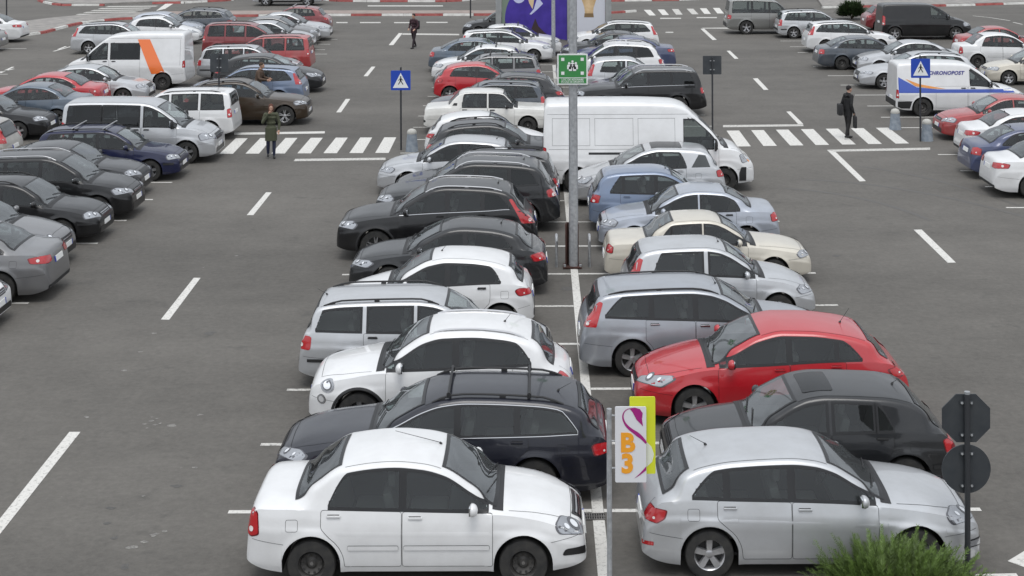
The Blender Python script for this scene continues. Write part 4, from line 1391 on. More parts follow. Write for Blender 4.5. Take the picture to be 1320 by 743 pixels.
SPECS['compactsedan'] = dict(L=4.25, W=1.71, wb=2.606, fo=.83, r=.30, gc=.17, tum=.31, rho=.11, handles='black',
    top=prof(4.25, .54, .74, 1.20, .965, 1.86, 1.335, 2.35, 1.425, 2.9, 1.395, [(3.25, 1.26), (3.58, 1.075), (3.70, 1.035), (3.9, 1.02), (4.10, .985), (4.16, .90), (4.23, .64), (4.25, .46)]),
    belt=beltp(.54, .74, 1.20, .965, .915, 2.0, .945, 3.1, [(3.6, .96), (3.95, .945), (4.13, .84), (4.25, .44)]),
    dlo=(1.32, 3.30, 3.02, [(2.34, .085)]), ws=(1.18, 1.88), rg=(3.59, 2.98), rgin=.02, dpow=2.2, blackpillar=False,
    doors=[(1.30, 2.34), (2.35, 3.20)], bonnet=.22, flap=(3.5, .78),
    hl=[('f', .36, .58), ('f', .40, .70), ('s', .38, .77), ('s', .48, .73), ('s', .38, .60)],
    tl=[('r', .48, .74), ('r', .48, .90), ('s', 4.06, .93), ('s', 3.98, .90), ('s', 4.02, .72)],
    grille=(.30, .34, .60, .69), bars=1, intake=(.58, .56, .26, .40), rplate=.74, fplate=.46, rub=.46, aerial=(3.1, 0, .12, .5), bumpz=.55)
SPECS['cityhatch'] = dict(SPECS['punto'], L=3.81, W=1.665, wb=2.455, fo=.72, handles='paint', rub=None, blackpillar=True, dlo=(1.16, 3.30, 3.04, [(2.16, .06), (2.96, .04)]),
    tl=[('r', .58, .72), ('r', .58, .90), ('s', 3.62, .93), ('s', 3.52, .90), ('s', 3.58, .72)], tl_d=(.70, -.70, -.12), tl_layers=[(1, M_REDD, .004, None), (.92, M_RED, .008, None), (1, M_WHT, .012, (.4, .25, .16))])
SPECS['smallwagon'] = dict(L=4.15, W=1.75, wb=2.54, fo=.84, r=.305, gc=.17, tum=.30, rho=.12, hoodp=2.6, rub=.48,
    top=[(0, .46), (.02, .56), (.08, .66), (.2, .74), (.6, .87), (1.0, .985), (1.16, 1.03), (1.6, 1.27), (1.98, 1.45), (2.4, 1.525), (3.0, 1.515), (3.5, 1.47), (3.68, 1.40), (3.88, 1.14), (3.96, 1.02), (4.06, .86), (4.13, .62), (4.15, .46)],
    belt=[(0, .44), (.06, .54), (.25, .65), (.6, .78), (1.15, .92), (2.0, .965), (3.0, 1.0), (3.65, 1.02), (3.93, 1.0), (4.06, .86), (4.13, .64), (4.15, .44)], nw=.56, rl=.6, rw=.76,
    dlo=(1.28, 3.10, 2.90, [(2.24, .06)]), ws=(1.14, 2.0), rg=(3.93, 3.70), rgin=.03, dpow=1.6, sunroof=(2.18, 3.0, .46),
    doors=[(1.26, 2.24), (2.25, 3.08)], bonnet=.22, flap=(3.4, .82), tailgate=(.98, .56, .55, .52),
    hl=[('f', .36, .58), ('f', .42, .66), ('s', .58, .80), ('s', .62, .76), ('s', .42, .60)],
    tl=[('r', .56, .78), ('r', .56, .96), ('s', 3.94, .98), ('s', 3.86, .95), ('s', 3.90, .78)],
    grille=(.36, .32, .36, .48), bars=0, rplate=.66, fplate=.46, bumpz=.55,
    decals=[([(3.22, 1.04), (3.72, 1.05), (3.60, 1.34), (3.42, 1.36)], mat('dark glass panel', (.02, .025, .025), .05, 0, 1.0), .008, 'rear_quarter_window')])
SPECS['mpv'] = dict(L=4.45, W=1.74, wb=2.905, fo=.76, r=.31, gc=.18, tum=.24, rho=.10, blackpillar=False, handles='paint',
    top=prof(4.45, .58, .78, 1.12, 1.03, 1.82, 1.47, 2.4, 1.60, 3.3, 1.62, [(4.10, 1.59), (4.26, 1.53), (4.34, 1.30), (4.37, 1.08), (4.39, .90), (4.43, .62), (4.45, .48)]),
    belt=beltp(.58, .78, 1.12, 1.03, .965, 2.0, .985, 3.4, [(4.2, .99), (4.355, .98), (4.40, .84), (4.435, .62), (4.45, .46)]),
    dlo=(1.26, 4.16, 4.10, [(2.34, .12), (3.32, .12)]), ws=(1.10, 1.84), rg=(4.365, 4.275), rgin=.05, dpow=1.0, rl=.3, rw=.90,
    doors=[(1.22, 2.34), (2.35, 3.34)], bonnet=.20, flap=(3.9, .84), tailgate=(.96, .56, .62, .62),
    hl=[('f', .36, .62), ('f', .40, .74), ('s', .40, .82), ('s', .50, .78), ('s', .42, .65)],
    tl=[('r', .74, .76), ('r', .74, 1.04), ('s', 4.33, 1.06), ('s', 4.24, 1.03), ('s', 4.27, .74)], tl_d=(.6, -.8, -.1),
    grille=(.34, .42, .64, .76), bars=3, intake=(.50, .44, .34, .46), rplate=.86, fplate=.52, aerial=(2.1, 0, .4, .8), rails=(2.1, 4.0, True), raillift=.03, rub=.50, bumpz=.58)
SPECS['touran'] = dict(L=4.41, W=1.79, wb=2.68, fo=.86, r=.32, gc=.17, tum=.27, rho=.11,
    top=prof(4.41, .60, .80, 1.10, 1.04, 1.86, 1.50, 2.4, 1.62, 3.3, 1.60, [(4.00, 1.55), (4.12, 1.48), (4.24, 1.16), (4.29, 1.0), (4.34, .86), (4.39, .62), (4.41, .48)]),
    belt=beltp(.60, .80, 1.10, 1.04, .985, 2.0, 1.01, 3.4, [(4.05, 1.02), (4.27, .98), (4.35, .84), (4.395, .64), (4.41, .46)]),
    dlo=(1.26, 4.02, 3.86, [(2.34, .06), (3.24, .06)]), ws=(1.08, 1.88), rg=(4.27, 4.11), rgin=.04, rl=.45, rw=.84,
    doors=[(1.24, 2.34), (2.35, 3.32)], bonnet=.20, flap=(3.8, .86), tailgate=(.98, .58, .58, .54),
    hl=[('f', .38, .64), ('f', .42, .75), ('s', .42, .84), ('s', .54, .80), ('s', .42, .66)],
    tl=[('r', .62, .78), ('r', .62, 1.0), ('s', 4.24, 1.02), ('s', 4.14, 1.0), ('s', 4.20, .78)],
    grille=(.34, .38, .64, .73), bars=2, intake=(.58, .56, .26, .42), rplate=.84, fplate=.50, rails=(1.98, 3.95, False), raillift=.04, bumpz=.60)
SPECS['boxsuv'] = dict(L=4.74, W=1.88, wb=2.78, fo=.90, r=.37, gc=.26, tum=.22, rho=.07, nw=.72, rl=.4, rw=.84,
    top=prof(4.74, .74, .98, 1.52, 1.14, 2.08, 1.56, 2.5, 1.68, 3.5, 1.69, [(4.25, 1.66), (4.38, 1.60), (4.54, 1.24), (4.60, 1.08), (4.66, .88), (4.72, .70), (4.74, .54)]),
    belt=beltp(.74, .98, 1.52, 1.14, 1.08, 2.2, 1.12, 3.5, [(4.3, 1.14), (4.52, 1.04), (4.64, .86), (4.74, .52)]),
    dlo=(1.66, 4.30, 4.14, [(2.62, .06), (3.46, .06)]), ws=(1.50, 2.10), rg=(4.57, 4.37), privacy=1, chrome='bottom', dpow=1.0,
    doors=[(1.62, 2.62), (2.63, 3.52)], bonnet=.22, flap=(4.0, .96), tailgate=(1.06, .66, .60, .58),
    hl=[('f', .46, .74), ('f', .46, .90), ('s', .22, .93), ('s', .34, .90), ('s', .28, .76)],
    tl=[('r', .62, .86), ('r', .62, 1.06), ('s', 4.58, 1.08), ('s', 4.48, 1.05), ('s', 4.52, .84)],
    grille=(.40, .40, .70, .90), bars=0, intake=(.6, .6, .36, .50), rplate=.90, fplate=.56, rdiff=(.76, .36, .60), rails=(2.15, 4.2, False), raillift=.05, mirsize=(.18, .22), bumpz=.68, clad=False)
SPECS['discovery'] = dict(SPECS['boxsuv'], L=4.75, W=1.91, chrome=None, privacy=9,
    top=prof(4.75, .78, 1.05, 1.36, 1.20, 1.86, 1.70, 2.3, 1.84, 2.9, 1.87, [(3.2, 1.89), (4.40, 1.88), (4.54, 1.82), (4.62, 1.40), (4.66, 1.20), (4.70, .92), (4.73, .72), (4.75, .56)]),
    belt=beltp(.78, 1.05, 1.36, 1.20, 1.14, 2.1, 1.16, 3.5, [(4.4, 1.16), (4.60, 1.05), (4.68, .88), (4.75, .54)]), dlo=(1.48, 4.46, 4.40, [(2.42, .07), (3.36, .08)]), ws=(1.34, 1.88), rg=(4.645, 4.555), doors=[(1.46, 2.42), (2.43, 3.42)])
VAN = dict(nw=.74, rl=.18, rw=.95, tum=.17, rho=.13, blackpillar=False, handles='black', norear=True, mirsize=(.30, .20), mirdark=True, step=.07)
SPECS['vito'] = dict(VAN, L=4.75, W=1.90, wb=3.20, fo=.86, r=.34, gc=.20, mirdark=True,
    top=prof(4.75, .66, .88, .98, 1.16, 1.78, 1.72, 2.4, 1.87, 3.6, 1.89, [(4.50, 1.87), (4.63, 1.80), (4.68, 1.40), (4.70, 1.10), (4.73, .72), (4.75, .50)]),
    belt=beltp(.66, .88, .98, 1.16, 1.10, 2.0, 1.10, 3.4, [(4.60, 1.10), (4.68, .98), (4.72, .68), (4.75, .48)]),
    dlo=(1.16, 4.56, 4.50, [(2.24, .13), (3.46, .06)]), ws=(.96, 1.80), rg=(4.695, 4.645), privacy=1, rear_seat=3.4,
    doors=[(1.16, 2.24), (2.26, 3.46)], slide=(2.26, 3.46), bonnet=.20, tailgate=(1.04, .62, .70, .70),
    hl=[('f', .44, .68), ('f', .46, .82), ('s', .40, .94), ('s', .52, .88), ('s', .44, .70)],
    tl=[('r', .80, .78), ('r', .80, 1.26), ('s', 4.64, 1.28), ('s', 4.56, 1.22), ('s', 4.58, .80)], tl_d=(.5, -.86, -.08), tl_layers=[(1, M_RED, .006, None), (1, M_WHT, .010, (.5, .18, .10))],
    grille=(.36, .42, .66, .84), bars=2, intake=(.62, .6, .30, .44), rplate=.90, fplate=.50, bumpz=.62)
SPECS['cargovito'] = dict(SPECS['vito'], panel=[1, 2], rg=None)
SPECS['master'] = dict(VAN, L=5.90, W=1.99, wb=4.08, fo=.86, r=.34, gc=.24, rho=.16,
    top=prof(5.90, .74, .92, .80, 1.28, 1.62, 2.10, 2.3, 2.44, 3.6, 2.48, [(5.70, 2.46), (5.81, 2.36), (5.84, 1.80), (5.855, 1.2), (5.88, .80), (5.90, .52)]),
    belt=beltp(.74, .92, .80, 1.28, 1.18, 1.8, 1.18, 3.4, [(5.7, 1.18), (5.82, 1.10), (5.87, .76), (5.90, .50)]), head=.03, zcap=2.0,
    dlo=(1.02, 1.98, 1.96, []), ws=(.78, 1.50), dpow=.6, sill=.02,
    doors=[(1.00, 2.02), (2.06, 3.26)], slide=(2.06, 3.26), bonnet=.20, bumpz=.66, rub=.62,
    hl=[('f', .56, .84), ('f', .60, 1.00), ('s', .34, 1.10), ('s', .44, 1.02), ('s', .36, .80)],
    hl_layers=[(1.0, M_LAMPD, .004, None), (.92, M_LAMP, .008, None), (1, M_AMB, .012, (.5, .16, .16)), (1, M_LAMPB, .012, (.45, .58, .26))],
    tl=[('r', .86, .84), ('r', .86, 1.26), ('s', 5.83, 1.26), ('s', 5.77, 1.24), ('s', 5.77, .84)], tl_d=(.5, -.86, -.05), tl_layers=[(1, M_REDD, .004, None), (.9, M_RED, .010, None)],
    grille=(.42, .46, .72, .82), bars=2, intake=(.78, .74, .30, .66), fplate=.52, mirsize=(.36, .22),
    decals=[([(x0, z0), (x1, z0), (x1, z0 + .006), (x0, z0 + .006)], M_SEAM, .003, 'panel_seam') for (x0, x1, z0) in ((1.0, 5.74, 2.14), (2.1, 5.70, 1.20))]
         + [([(x0, 1.30), (x0 + .006, 1.30), (x0 + .006, 2.04), (x0, 2.04)], M_SEAM, .003, 'panel_seam') for x0 in (2.20, 3.22, 3.36, 4.42, 4.56, 5.6)]
         + [([(x0, zz), (x1, zz), (x1, zz + .006), (x0, zz + .006)], M_SEAM, .003, 'panel_seam') for (x0, x1) in ((2.20, 3.22), (3.36, 4.42), (4.56, 5.6)) for zz in (1.30, 2.03)]
         + [([(3.1, 1.06), (4.6, 1.06), (4.6, 1.12), (3.1, 1.12)], M_TRIM, .006, 'slide_rail')]
         + [([(.24, .32), (.44, .32), (.44, .54), (.38, .70), (.24, .70)], M_TRIM, .010, 'bumper_corner'), ([(5.72, .30), (5.84, .30), (5.86, .62), (5.5, .62), (5.42, .50)], M_TRIM, .008, 'bumper_corner')])
SPECS['transit'] = dict(SPECS['master'], L=5.23, wb=3.30, fo=.98, W=1.97, rub=None, privacy=1,
    top=prof(5.23, .74, .92, .96, 1.28, 1.80, 2.02, 2.4, 2.26, 3.4, 2.32, [(5.05, 2.32), (5.14, 2.24), (5.17, 1.80), (5.185, 1.2), (5.21, .80), (5.23, .52)]),
    belt=beltp(.74, .92, .96, 1.28, 1.24, 1.9, 1.24, 3.4, [(5.05, 1.24), (5.15, 1.12), (5.20, .76), (5.23, .50)]), head=.03, zcap=1.90,
    dlo=(1.18, 3.34, 3.34, [(2.08, .14)]), ws=(.94, 1.66), doors=[(1.16, 2.08), (2.14, 3.36)], slide=(2.14, 3.36),
    tl=[('r', .84, .90), ('r', .84, 1.20), ('s', 5.16, 1.20), ('s', 5.10, 1.18), ('s', 5.10, .90)],
    decals=[([(3.84, .66), (4.42, .66), (3.74, 2.06), (3.24, 2.06)], mat('orange vehicle stripe', (.80, .17, .03), .35, 0, .8), .009, 'orange_stripe')]
         + [([(x0, 1.0), (x0 + .007, 1.0), (x0 + .007, 2.05), (x0, 2.05)], M_SEAM, .003, 'panel_seam') for x0 in (5.0,)] + [([(1.2, 2.10), (5.06, 2.10), (5.06, 2.107), (1.2, 2.107)], M_SEAM, .003, 'panel_seam')])
SPECS['postvan'] = dict(VAN, L=4.80, W=1.84, wb=2.92, fo=.92, r=.33, gc=.22, mirsize=(.22, .18),
    top=prof(4.80, .64, .84, 1.10, 1.10, 1.86, 1.72, 2.4, 1.91, 3.4, 1.94, [(4.62, 1.92), (4.71, 1.84), (4.74, 1.40), (4.76, 1.0), (4.78, .72), (4.80, .50)]),
    belt=beltp(.64, .84, 1.10, 1.10, 1.08, 2.0, 1.08, 3.4, [(4.62, 1.08), (4.73, .98), (4.77, .68), (4.80, .48)]), head=.06,
    dlo=(1.30, 2.12, 2.10, []), ws=(1.08, 1.86), doors=[(1.28, 2.18), (2.22, 3.36)], slide=(2.22, 3.36), bonnet=.20, bumpz=.58, dpow=.6,
    hl=[('f', .44, .62), ('f', .46, .78), ('s', .30, .84), ('s', .40, .80), ('s', .34, .64)],
    tl=[('r', .78, .66), ('r', .78, .98), ('s', 4.73, .98), ('s', 4.69, .96), ('s', 4.69, .66)], tl_d=(.5, -.86, -.05),
    grille=(.40, .42, .62, .76), bars=2, rplate=.62, fplate=.48, rdiff=(.8, .34, .56),
    decals=[([(.5, .86), (4.70, .86), (4.70, 1.42), (4.05, 1.06), (3.3, .985), (.6, .985)], mat('blue livery stripe', (.02, .07, .40), .3, 0, .8), .006, 'blue_stripe'),
            ([(4.45, 1.36), (3.95, 1.17), (3.0, 1.0), (3.6, 1.02), (4.1, 1.10)], mat('orange livery stripe', (.72, .27, .04), .3, 0, .8), .009, 'orange_stripe'),
            ([(4.30, .30), (4.60, .30), (4.74, .36), (4.74, .56), (4.22, .56)], M_TRIM, .008, 'bumper_corner')])
# ------------------------------------------------------------------ world and light
w = bpy.data.worlds.new('World')
SC.world = w
w.use_nodes = True
wn = w.node_tree
bgn = wn.nodes['Background']
sky = nnode(wn, 'ShaderNodeTexSky', sky_type='NISHITA', sun_disc=False, sun_elevation=R(68), sun_rotation=R(180), air_density=1.0, dust_density=3.5, ozone_density=1.0)
hs = nnode(wn, 'ShaderNodeHueSaturation')
hs.inputs['Saturation'].default_value = 0.28
wtc = nnode(wn, 'ShaderNodeTexCoord')
wmp = nnode(wn, 'ShaderNodeMapping')
wmp.inputs['Scale'].default_value = (1, 1, 2.2)
wnz = nnode(wn, 'ShaderNodeTexNoise', in_Scale=2.2, in_Detail=7, in_Roughness=.6)
wmr = nnode(wn, 'ShaderNodeMapRange')
wmr.inputs['From Min'].default_value, wmr.inputs['From Max'].default_value = .3, .7
wmr.inputs['To Min'].default_value, wmr.inputs['To Max'].default_value = .72, 1.30
wml = nnode(wn, 'ShaderNodeMix', data_type='RGBA', blend_type='MULTIPLY')
wml.inputs[0].default_value = 1.0
K = wn.links.new
K(wtc.outputs['Generated'], wmp.inputs['Vector'])
K(wmp.outputs['Vector'], wnz.inputs['Vector'])
K(wnz.outputs['Fac'], wmr.inputs['Value'])
wov = nnode(wn, 'ShaderNodeMix', data_type='RGBA')   # the cloud deck evens the clear sky out
wov.inputs[0].default_value = .86
wov.inputs[7].default_value = (5.3, 5.6, 6.0, 1)
K(sky.outputs['Color'], hs.inputs['Color'])
K(hs.outputs['Color'], wov.inputs[6])
wsx = nnode(wn, 'ShaderNodeSeparateXYZ')
wzr = nnode(wn, 'ShaderNodeMapRange')               # an overcast sky is brightest overhead
wzr.inputs['From Min'].default_value, wzr.inputs['From Max'].default_value = 0.0, 1.0
wzr.inputs['To Min'].default_value, wzr.inputs['To Max'].default_value = .62, 1.15
wzm = nnode(wn, 'ShaderNodeMix', data_type='RGBA', blend_type='MULTIPLY')
wzm.inputs[0].default_value = 1.0
wyr = nnode(wn, 'ShaderNodeMapRange')               # thinner cloud towards the sun behind the camera
wyr.inputs['From Min'].default_value, wyr.inputs['From Max'].default_value = -1.0, 1.0
wyr.inputs['To Min'].default_value, wyr.inputs['To Max'].default_value = 1.30, .80
wyz = nnode(wn, 'ShaderNodeMath', operation='MULTIPLY')
K(wtc.outputs['Generated'], wsx.inputs[0])
K(wsx.outputs['Y'], wyr.inputs['Value'])
K(wyr.outputs['Result'], wyz.inputs[0])
K(wzr.outputs['Result'], wyz.inputs[1])
K(wsx.outputs['Z'], wzr.inputs['Value'])
K(wov.outputs[2], wzm.inputs[6])
K(wyz.outputs[0], wzm.inputs[7])
K(wzm.outputs[2], wml.inputs[6])
K(wmr.outputs['Result'], wml.inputs[7])
K(wml.outputs[2], bgn.inputs['Color'])
bgn.inputs['Strength'].default_value = 0.15
sun = bpy.data.lights.new('sun', 'SUN')
sun.energy = 0.9
sun.angle = R(28)
sun.color = (1.0, .97, .93)
so = bpy.data.objects.new('sun', sun)
COL.objects.link(so)
so.rotation_euler = (R(22), 0, 0)
SC.view_settings.view_transform = 'Standard'
SC.view_settings.look = 'None'
SC.view_settings.exposure = EXPO
SC.view_settings.gamma = 1.0
SC.cycles.max_bounces = 8
SC.cycles.transparent_max_bounces = 16
SC.cycles.use_denoising = True

# ------------------------------------------------------------------ ground
def asphalt_mat():
    m, nt, b, o = newmat('worn asphalt')
    L = nt.links.new
    tc = nnode(nt, 'ShaderNodeTexCoord')
    mp = nnode(nt, 'ShaderNodeMapping')
    mp.inputs['Scale'].default_value = (.05, .16, .1)
    big = nnode(nt, 'ShaderNodeTexNoise', in_Scale=1.0, in_Detail=5, in_Roughness=.6)
    mid = nnode(nt, 'ShaderNodeTexNoise', in_Scale=.9, in_Detail=6, in_Roughness=.7)
    fine = nnode(nt, 'ShaderNodeTexNoise', in_Scale=8, in_Detail=10, in_Roughness=.82)
    L(tc.outputs['Object'], mp.inputs['Vector'])
    L(mp.outputs['Vector'], big.inputs['Vector'])
    L(tc.outputs['Object'], mid.inputs['Vector'])
    L(tc.outputs['Object'], fine.inputs['Vector'])
    a1 = nnode(nt, 'ShaderNodeMath', operation='MULTIPLY_ADD')
    a1.inputs[1].default_value = .55
    L(mid.outputs['Fac'], a1.inputs[0])
    L(big.outputs['Fac'], a1.inputs[2])
    a2 = nnode(nt, 'ShaderNodeMath', operation='MULTIPLY_ADD')
    a2.inputs[1].default_value = 1.15
    L(fine.outputs['Fac'], a2.inputs[0])
    L(a1.outputs[0], a2.inputs[2])
    rg = nnode(nt, 'ShaderNodeMapRange')
    rg.inputs['From Min'].default_value, rg.inputs['From Max'].default_value = 1.02, 1.68
    L(a2.outputs[0], rg.inputs['Value'])
    rp = nnode(nt, 'ShaderNodeValToRGB')
    rp.color_ramp.elements[0].color = (.068, .0630, .0562, 1)
    rp.color_ramp.elements[1].color = (.142, .132, .118, 1)
    L(rg.outputs['Result'], rp.inputs['Fac'])
    # small pale crumbs and spots
    vo = nnode(nt, 'ShaderNodeTexNoise', in_Scale=5.5, in_Detail=3, in_Roughness=.55)
    L(tc.outputs['Object'], vo.inputs['Vector'])
    sp = nnode(nt, 'ShaderNodeMapRange')
    sp.inputs['From Min'].default_value, sp.inputs['From Max'].default_value = .73, .80
    sp.inputs['To Max'].default_value = .30
    L(vo.outputs['Fac'], sp.inputs['Value'])
    mx = nnode(nt, 'ShaderNodeMix', data_type='RGBA')
    mx.inputs[7].default_value = (.30, .29, .27, 1)
    L(sp.outputs['Result'], mx.inputs[0])
    L(rp.outputs['Color'], mx.inputs[6])
    # oil drips
    oi = nnode(nt, 'ShaderNodeTexNoise', in_Scale=1.7, in_Detail=4, in_Roughness=.6)
    ov = nnode(nt, 'ShaderNodeVectorMath', operation='ADD')
    ov.inputs[1].default_value = (31, 17, 5)
    L(tc.outputs['Object'], ov.inputs[0])
    L(ov.outputs[0], oi.inputs['Vector'])
    os_ = nnode(nt, 'ShaderNodeMapRange')
    os_.inputs['From Min'].default_value, os_.inputs['From Max'].default_value = .62, .76
    os_.inputs['To Max'].default_value = .55
    L(oi.outputs['Fac'], os_.inputs['Value'])
    mo = nnode(nt, 'ShaderNodeMix', data_type='RGBA')
    mo.inputs[7].default_value = (.055, .052, .048, 1)
    L(os_.outputs['Result'], mo.inputs[0])
    L(mx.outputs[2], mo.inputs[6])
    L(mo.outputs[2], b.inputs['Base Color'])
    b.inputs['Roughness'].default_value = .85
    bp = nnode(nt, 'ShaderNodeBump', in_Strength=.25, in_Distance=.01)
    L(fine.outputs['Fac'], bp.inputs['Height'])
    L(bp.outputs['Normal'], b.inputs['Normal'])
    return m

def worn_paint(name, col, wear=.5):
    m, nt, b, o = newmat(name)
    L = nt.links.new
    tc = nnode(nt, 'ShaderNodeTexCoord')
    nz = nnode(nt, 'ShaderNodeTexNoise', in_Scale=16, in_Detail=8, in_Roughness=.75)
    L(tc.outputs['Object'], nz.inputs['Vector'])
    mr = nnode(nt, 'ShaderNodeMapRange')
    mr.inputs['From Min'].default_value, mr.inputs['From Max'].default_value = wear - .10, wear + .06
    mr.inputs['To Min'].default_value, mr.inputs['To Max'].default_value = 1, .18
    L(nz.outputs['Fac'], mr.inputs['Value'])
    mx = nnode(nt, 'ShaderNodeMix', data_type='RGBA')
    mx.inputs[6].default_value = (.098, .093, .086, 1)
    mx.inputs[7].default_value = (*col, 1)
    L(mr.outputs['Result'], mx.inputs[0])
    L(mx.outputs[2], b.inputs['Base Color'])
    b.inputs['Roughness'].default_value = .7
    return m

ASPH = asphalt_mat()
LINE = worn_paint('white road paint', (.60, .585, .55), .62)
LINEW = worn_paint('scuffed white road paint', (.54, .525, .49), .575)
structure(link('ground', mesh_from('ground', [(-400, -60, 0), (400, -60, 0), (400, 500, 0), (-400, 500, 0)], [(0, 1, 2, 3)], False, [ASPH])))

def quad(p, m=LINE, z=.004, name='road_marking'):
    """painted sheet through ground points"""
    vs = [(q.x, q.y, z) for q in p]
    n = len(vs)
    a = sum(vs[i][0] * vs[(i + 1) % n][1] - vs[(i + 1) % n][0] * vs[i][1] for i in range(n))
    f = tuple(range(n)) if a > 0 else tuple(range(n))[::-1]
    return structure(link(name, mesh_from(name, vs, [f], False, [m])))

def gq(*px, **k):
    return quad([at(x, y) for x, y in px], **k)

def dash(xa, ya, xb, yb, wpx, m=LINE):
    """lane dash between two ground points on its centre line: width in metres"""
    a, b = at(xa, ya), at(xb, yb)
    d = (b - a).normalized()
    n = Vector((-d.y, d.x, 0)) * wpx / 2
    return quad([a - n, b - n, b + n, a + n], m)

bez2 = lambda a, b_, c, d, n=18: [tuple(np.array(a) * (1 - t) ** 3 + 3 * np.array(b_) * t * (1 - t) ** 2 + 3 * np.array(c) * t * t * (1 - t) + np.array(d) * t ** 3) for t in np.linspace(0, 1, n)]
# lane dashes and corner marks
gq((89.4, 557.2), (103.8, 557.2), (-8.7, 700), (-25, 700))
gq((249.8, 358.5), (258.6, 358.6), (218.2, 412.6), (207.2, 412.4))
gq((343, 248.2), (350.2, 248.3), (326.6, 277.7), (318, 277.7))
gq((445.7, 127.9), (451.6, 127.9), (439.6, 145.2), (433.4, 145.2))
gq((479, 86.2), (484, 86.2), (474, 98.6), (468.6, 98.6))
gq((514, 43.0), (519, 43.0), (507, 58.5), (501, 58.5))
gq((519.5, 43.2), (592, 44.0), (592, 45.8), (518, 45.2), m=LINEW)
gq((1177.8, 296.5), (1188.1, 296.3), (1232.3, 338.9), (1221.6, 339.1))
gq((1066, 193.6), (1077, 196), (1116.2, 233.8), (1108.2, 234.3))
gq((1066.3, 193.4), (1199, 190.6), (1199, 193.6), (1077, 195.9), m=LINEW)
gq((1013.6, 144.2), (1019.2, 144), (1035.6, 160.2), (1029, 160.4))
gq((932, 161.6), (1035.2, 160.6), (1036, 163), (932, 164.4), m=LINEW)
gq((970.5, 101.5), (976.6, 101.1), (990.7, 116.1), (984.6, 116.3))
gq((936.6, 65.8), (941, 65.6), (952, 76), (947, 76.2))
gq((903, 37.4), (907.6, 37.2), (924, 51.6), (918.6, 52))
gq((904, 36.2), (945, 35.8), (945, 37.4), (907.8, 37.1), m=LINEW)
gq((302, 171.4), (418.7, 169.6), (418.7, 172.3), (302, 174.2))
gq((380.6, 205.2), (497, 203.6), (497, 206.6), (378.4, 208.2), m=LINEW)
for i, (a, b) in enumerate(zip((304, 335.6, 368, 400.7, 432.9, 464.4, 495.4), (282.9, 316.4, 349.8, 383.2, 416.8, 450.3, 483.6))):
    s_ = -i * .18
    gq((a, 178.5 + s_), (a + 15.4, 178.5 + s_), (b + 17.4, 198.6 + s_), (b, 198.6 + s_), m=LINE)
for i, (a, b) in enumerate(zip((936.5, 968.3, 1000, 1032.3, 1064.3, 1096.9, 1128.9), (950.5, 984.1, 1018.5, 1051.5, 1085.8, 1119.5, 1154.6))):
    s_ = -i * .62
    gq((a, 168.8 + s_), (a + 16.2, 168.6 + s_), (b + 17.4, 189 + s_), (b, 189.2 + s_), m=LINE)
for i, (a, b) in enumerate(zip((829.8, 847.6, 866, 885, 902, 918.9), (837, 854, 871.6, 892, 908, 924.8))):
    s_ = -i * .5
    gq((a, 13 + s_), (a + 8.6, 13 + s_), (b + 8.4, 20.2 + s_), (b, 20.2 + s_), m=LINEW if i in (2, 3) else LINE)
for (a, b, y) in ((433.5, 448, 29.4), (464, 490.6, 29.4), (508, 532, 29.5), (549.7, 577, 29.2), (851, 878, 24), (898, 924, 23), (474, 571, 7.9), (494.5, 567, 14.8), (858, 868, 42)):
    gq((a, y - .7), (b, y - .7), (b, y + .7), (a, y + .7), m=LINEW)
for pts in ([(1254, 20.6), (1278, 23.2), (1302, 27)], [(1306, 29), (1318, 31.8)]):
    for (a, b) in zip(pts[:-1], pts[1:]):
        dash(a[0], a[1], b[0], b[1], .14, LINEW)
gq((1298.8, 723.8), (1335, 702), (1335, 737))
gq((1258, 740.6), (1310, 739.6), (1318, 752), (1246, 753))
# kiosk-side zebra at the far corner and the pointing stripe
for k in range(5):
    y0 = 8.2 + k * 2.5
    gq((140 - k * 9.5, y0), (205 - k * 9, y0 - .6), (200 - k * 9, y0 + .5), (135 - k * 9.5, y0 + 1.2), m=LINEW)
gq((214, 4.6), (226, 3.4), (213, 11.6), (201, 14.4))
# bay lines
BAY = 2.5625
Y0 = 21.75
CX = (at(740.5, 346.7).x + at(774, 700).x) / 2
def hline(xa, xb, Y, wd=.11, m=LINE):
    return quad([Vector((xa, Y - wd / 2, 0)), Vector((xb, Y - wd / 2, 0)), Vector((xb, Y + wd / 2, 0)), Vector((xa, Y + wd / 2, 0))], m)
XL = at(295, 659).x
XR = at(1070, 379).x
for n in range(-2, 10):
    Y = Y0 + BAY * n
    hline(XL, CX - .085, Y, .11, LINEW if n % 3 else LINE)
    hline(CX + .085, XR, Y, .11, LINEW if n % 3 == 1 else LINE)
quad([Vector((CX - .08, 12, 0)), Vector((CX + .08, 12, 0)), Vector((CX + .08, 46, 0)), Vector((CX - .08, 46, 0))], LINE)
quad([Vector((CX - .085, 49, 0)), Vector((CX + .085, 49, 0)), Vector((CX + .085, 72, 0)), Vector((CX - .085, 72, 0))], LINEW)
for n in range(0, 10):
    hline(XL, XR, 49.5 + 2.5 * n, .11, LINEW)
for (x, y) in ((37, 391), (88, 348.5), (126, 314), (163, 284.6), (197, 257.6), (222, 235.5), (421.7, 70), (419, 64.4), (425.7, 57.3), (435, 51), (10, 96), (34, 63)):
    p = at(x, y)
    hline(p.x - 5.0, p.x, p.y)
for (x, y) in ((1067, 98), (1083.5, 110), (1102, 122.9), (1118, 137), (1135.6, 151.5), (1162, 165), (1209, 199.6), (1238, 220.5), (1270, 241), (1297, 268), (1006, 53.2), (1018, 60.6), (1028, 68), (1048, 86)):
    p = at(x, y)
    hline(p.x, p.x + 5.0, p.y)
for (a, b, y) in ((75, 85, 64), (0, 18, 93)):
    dash(a, y, b, y - 4, .12, LINE)
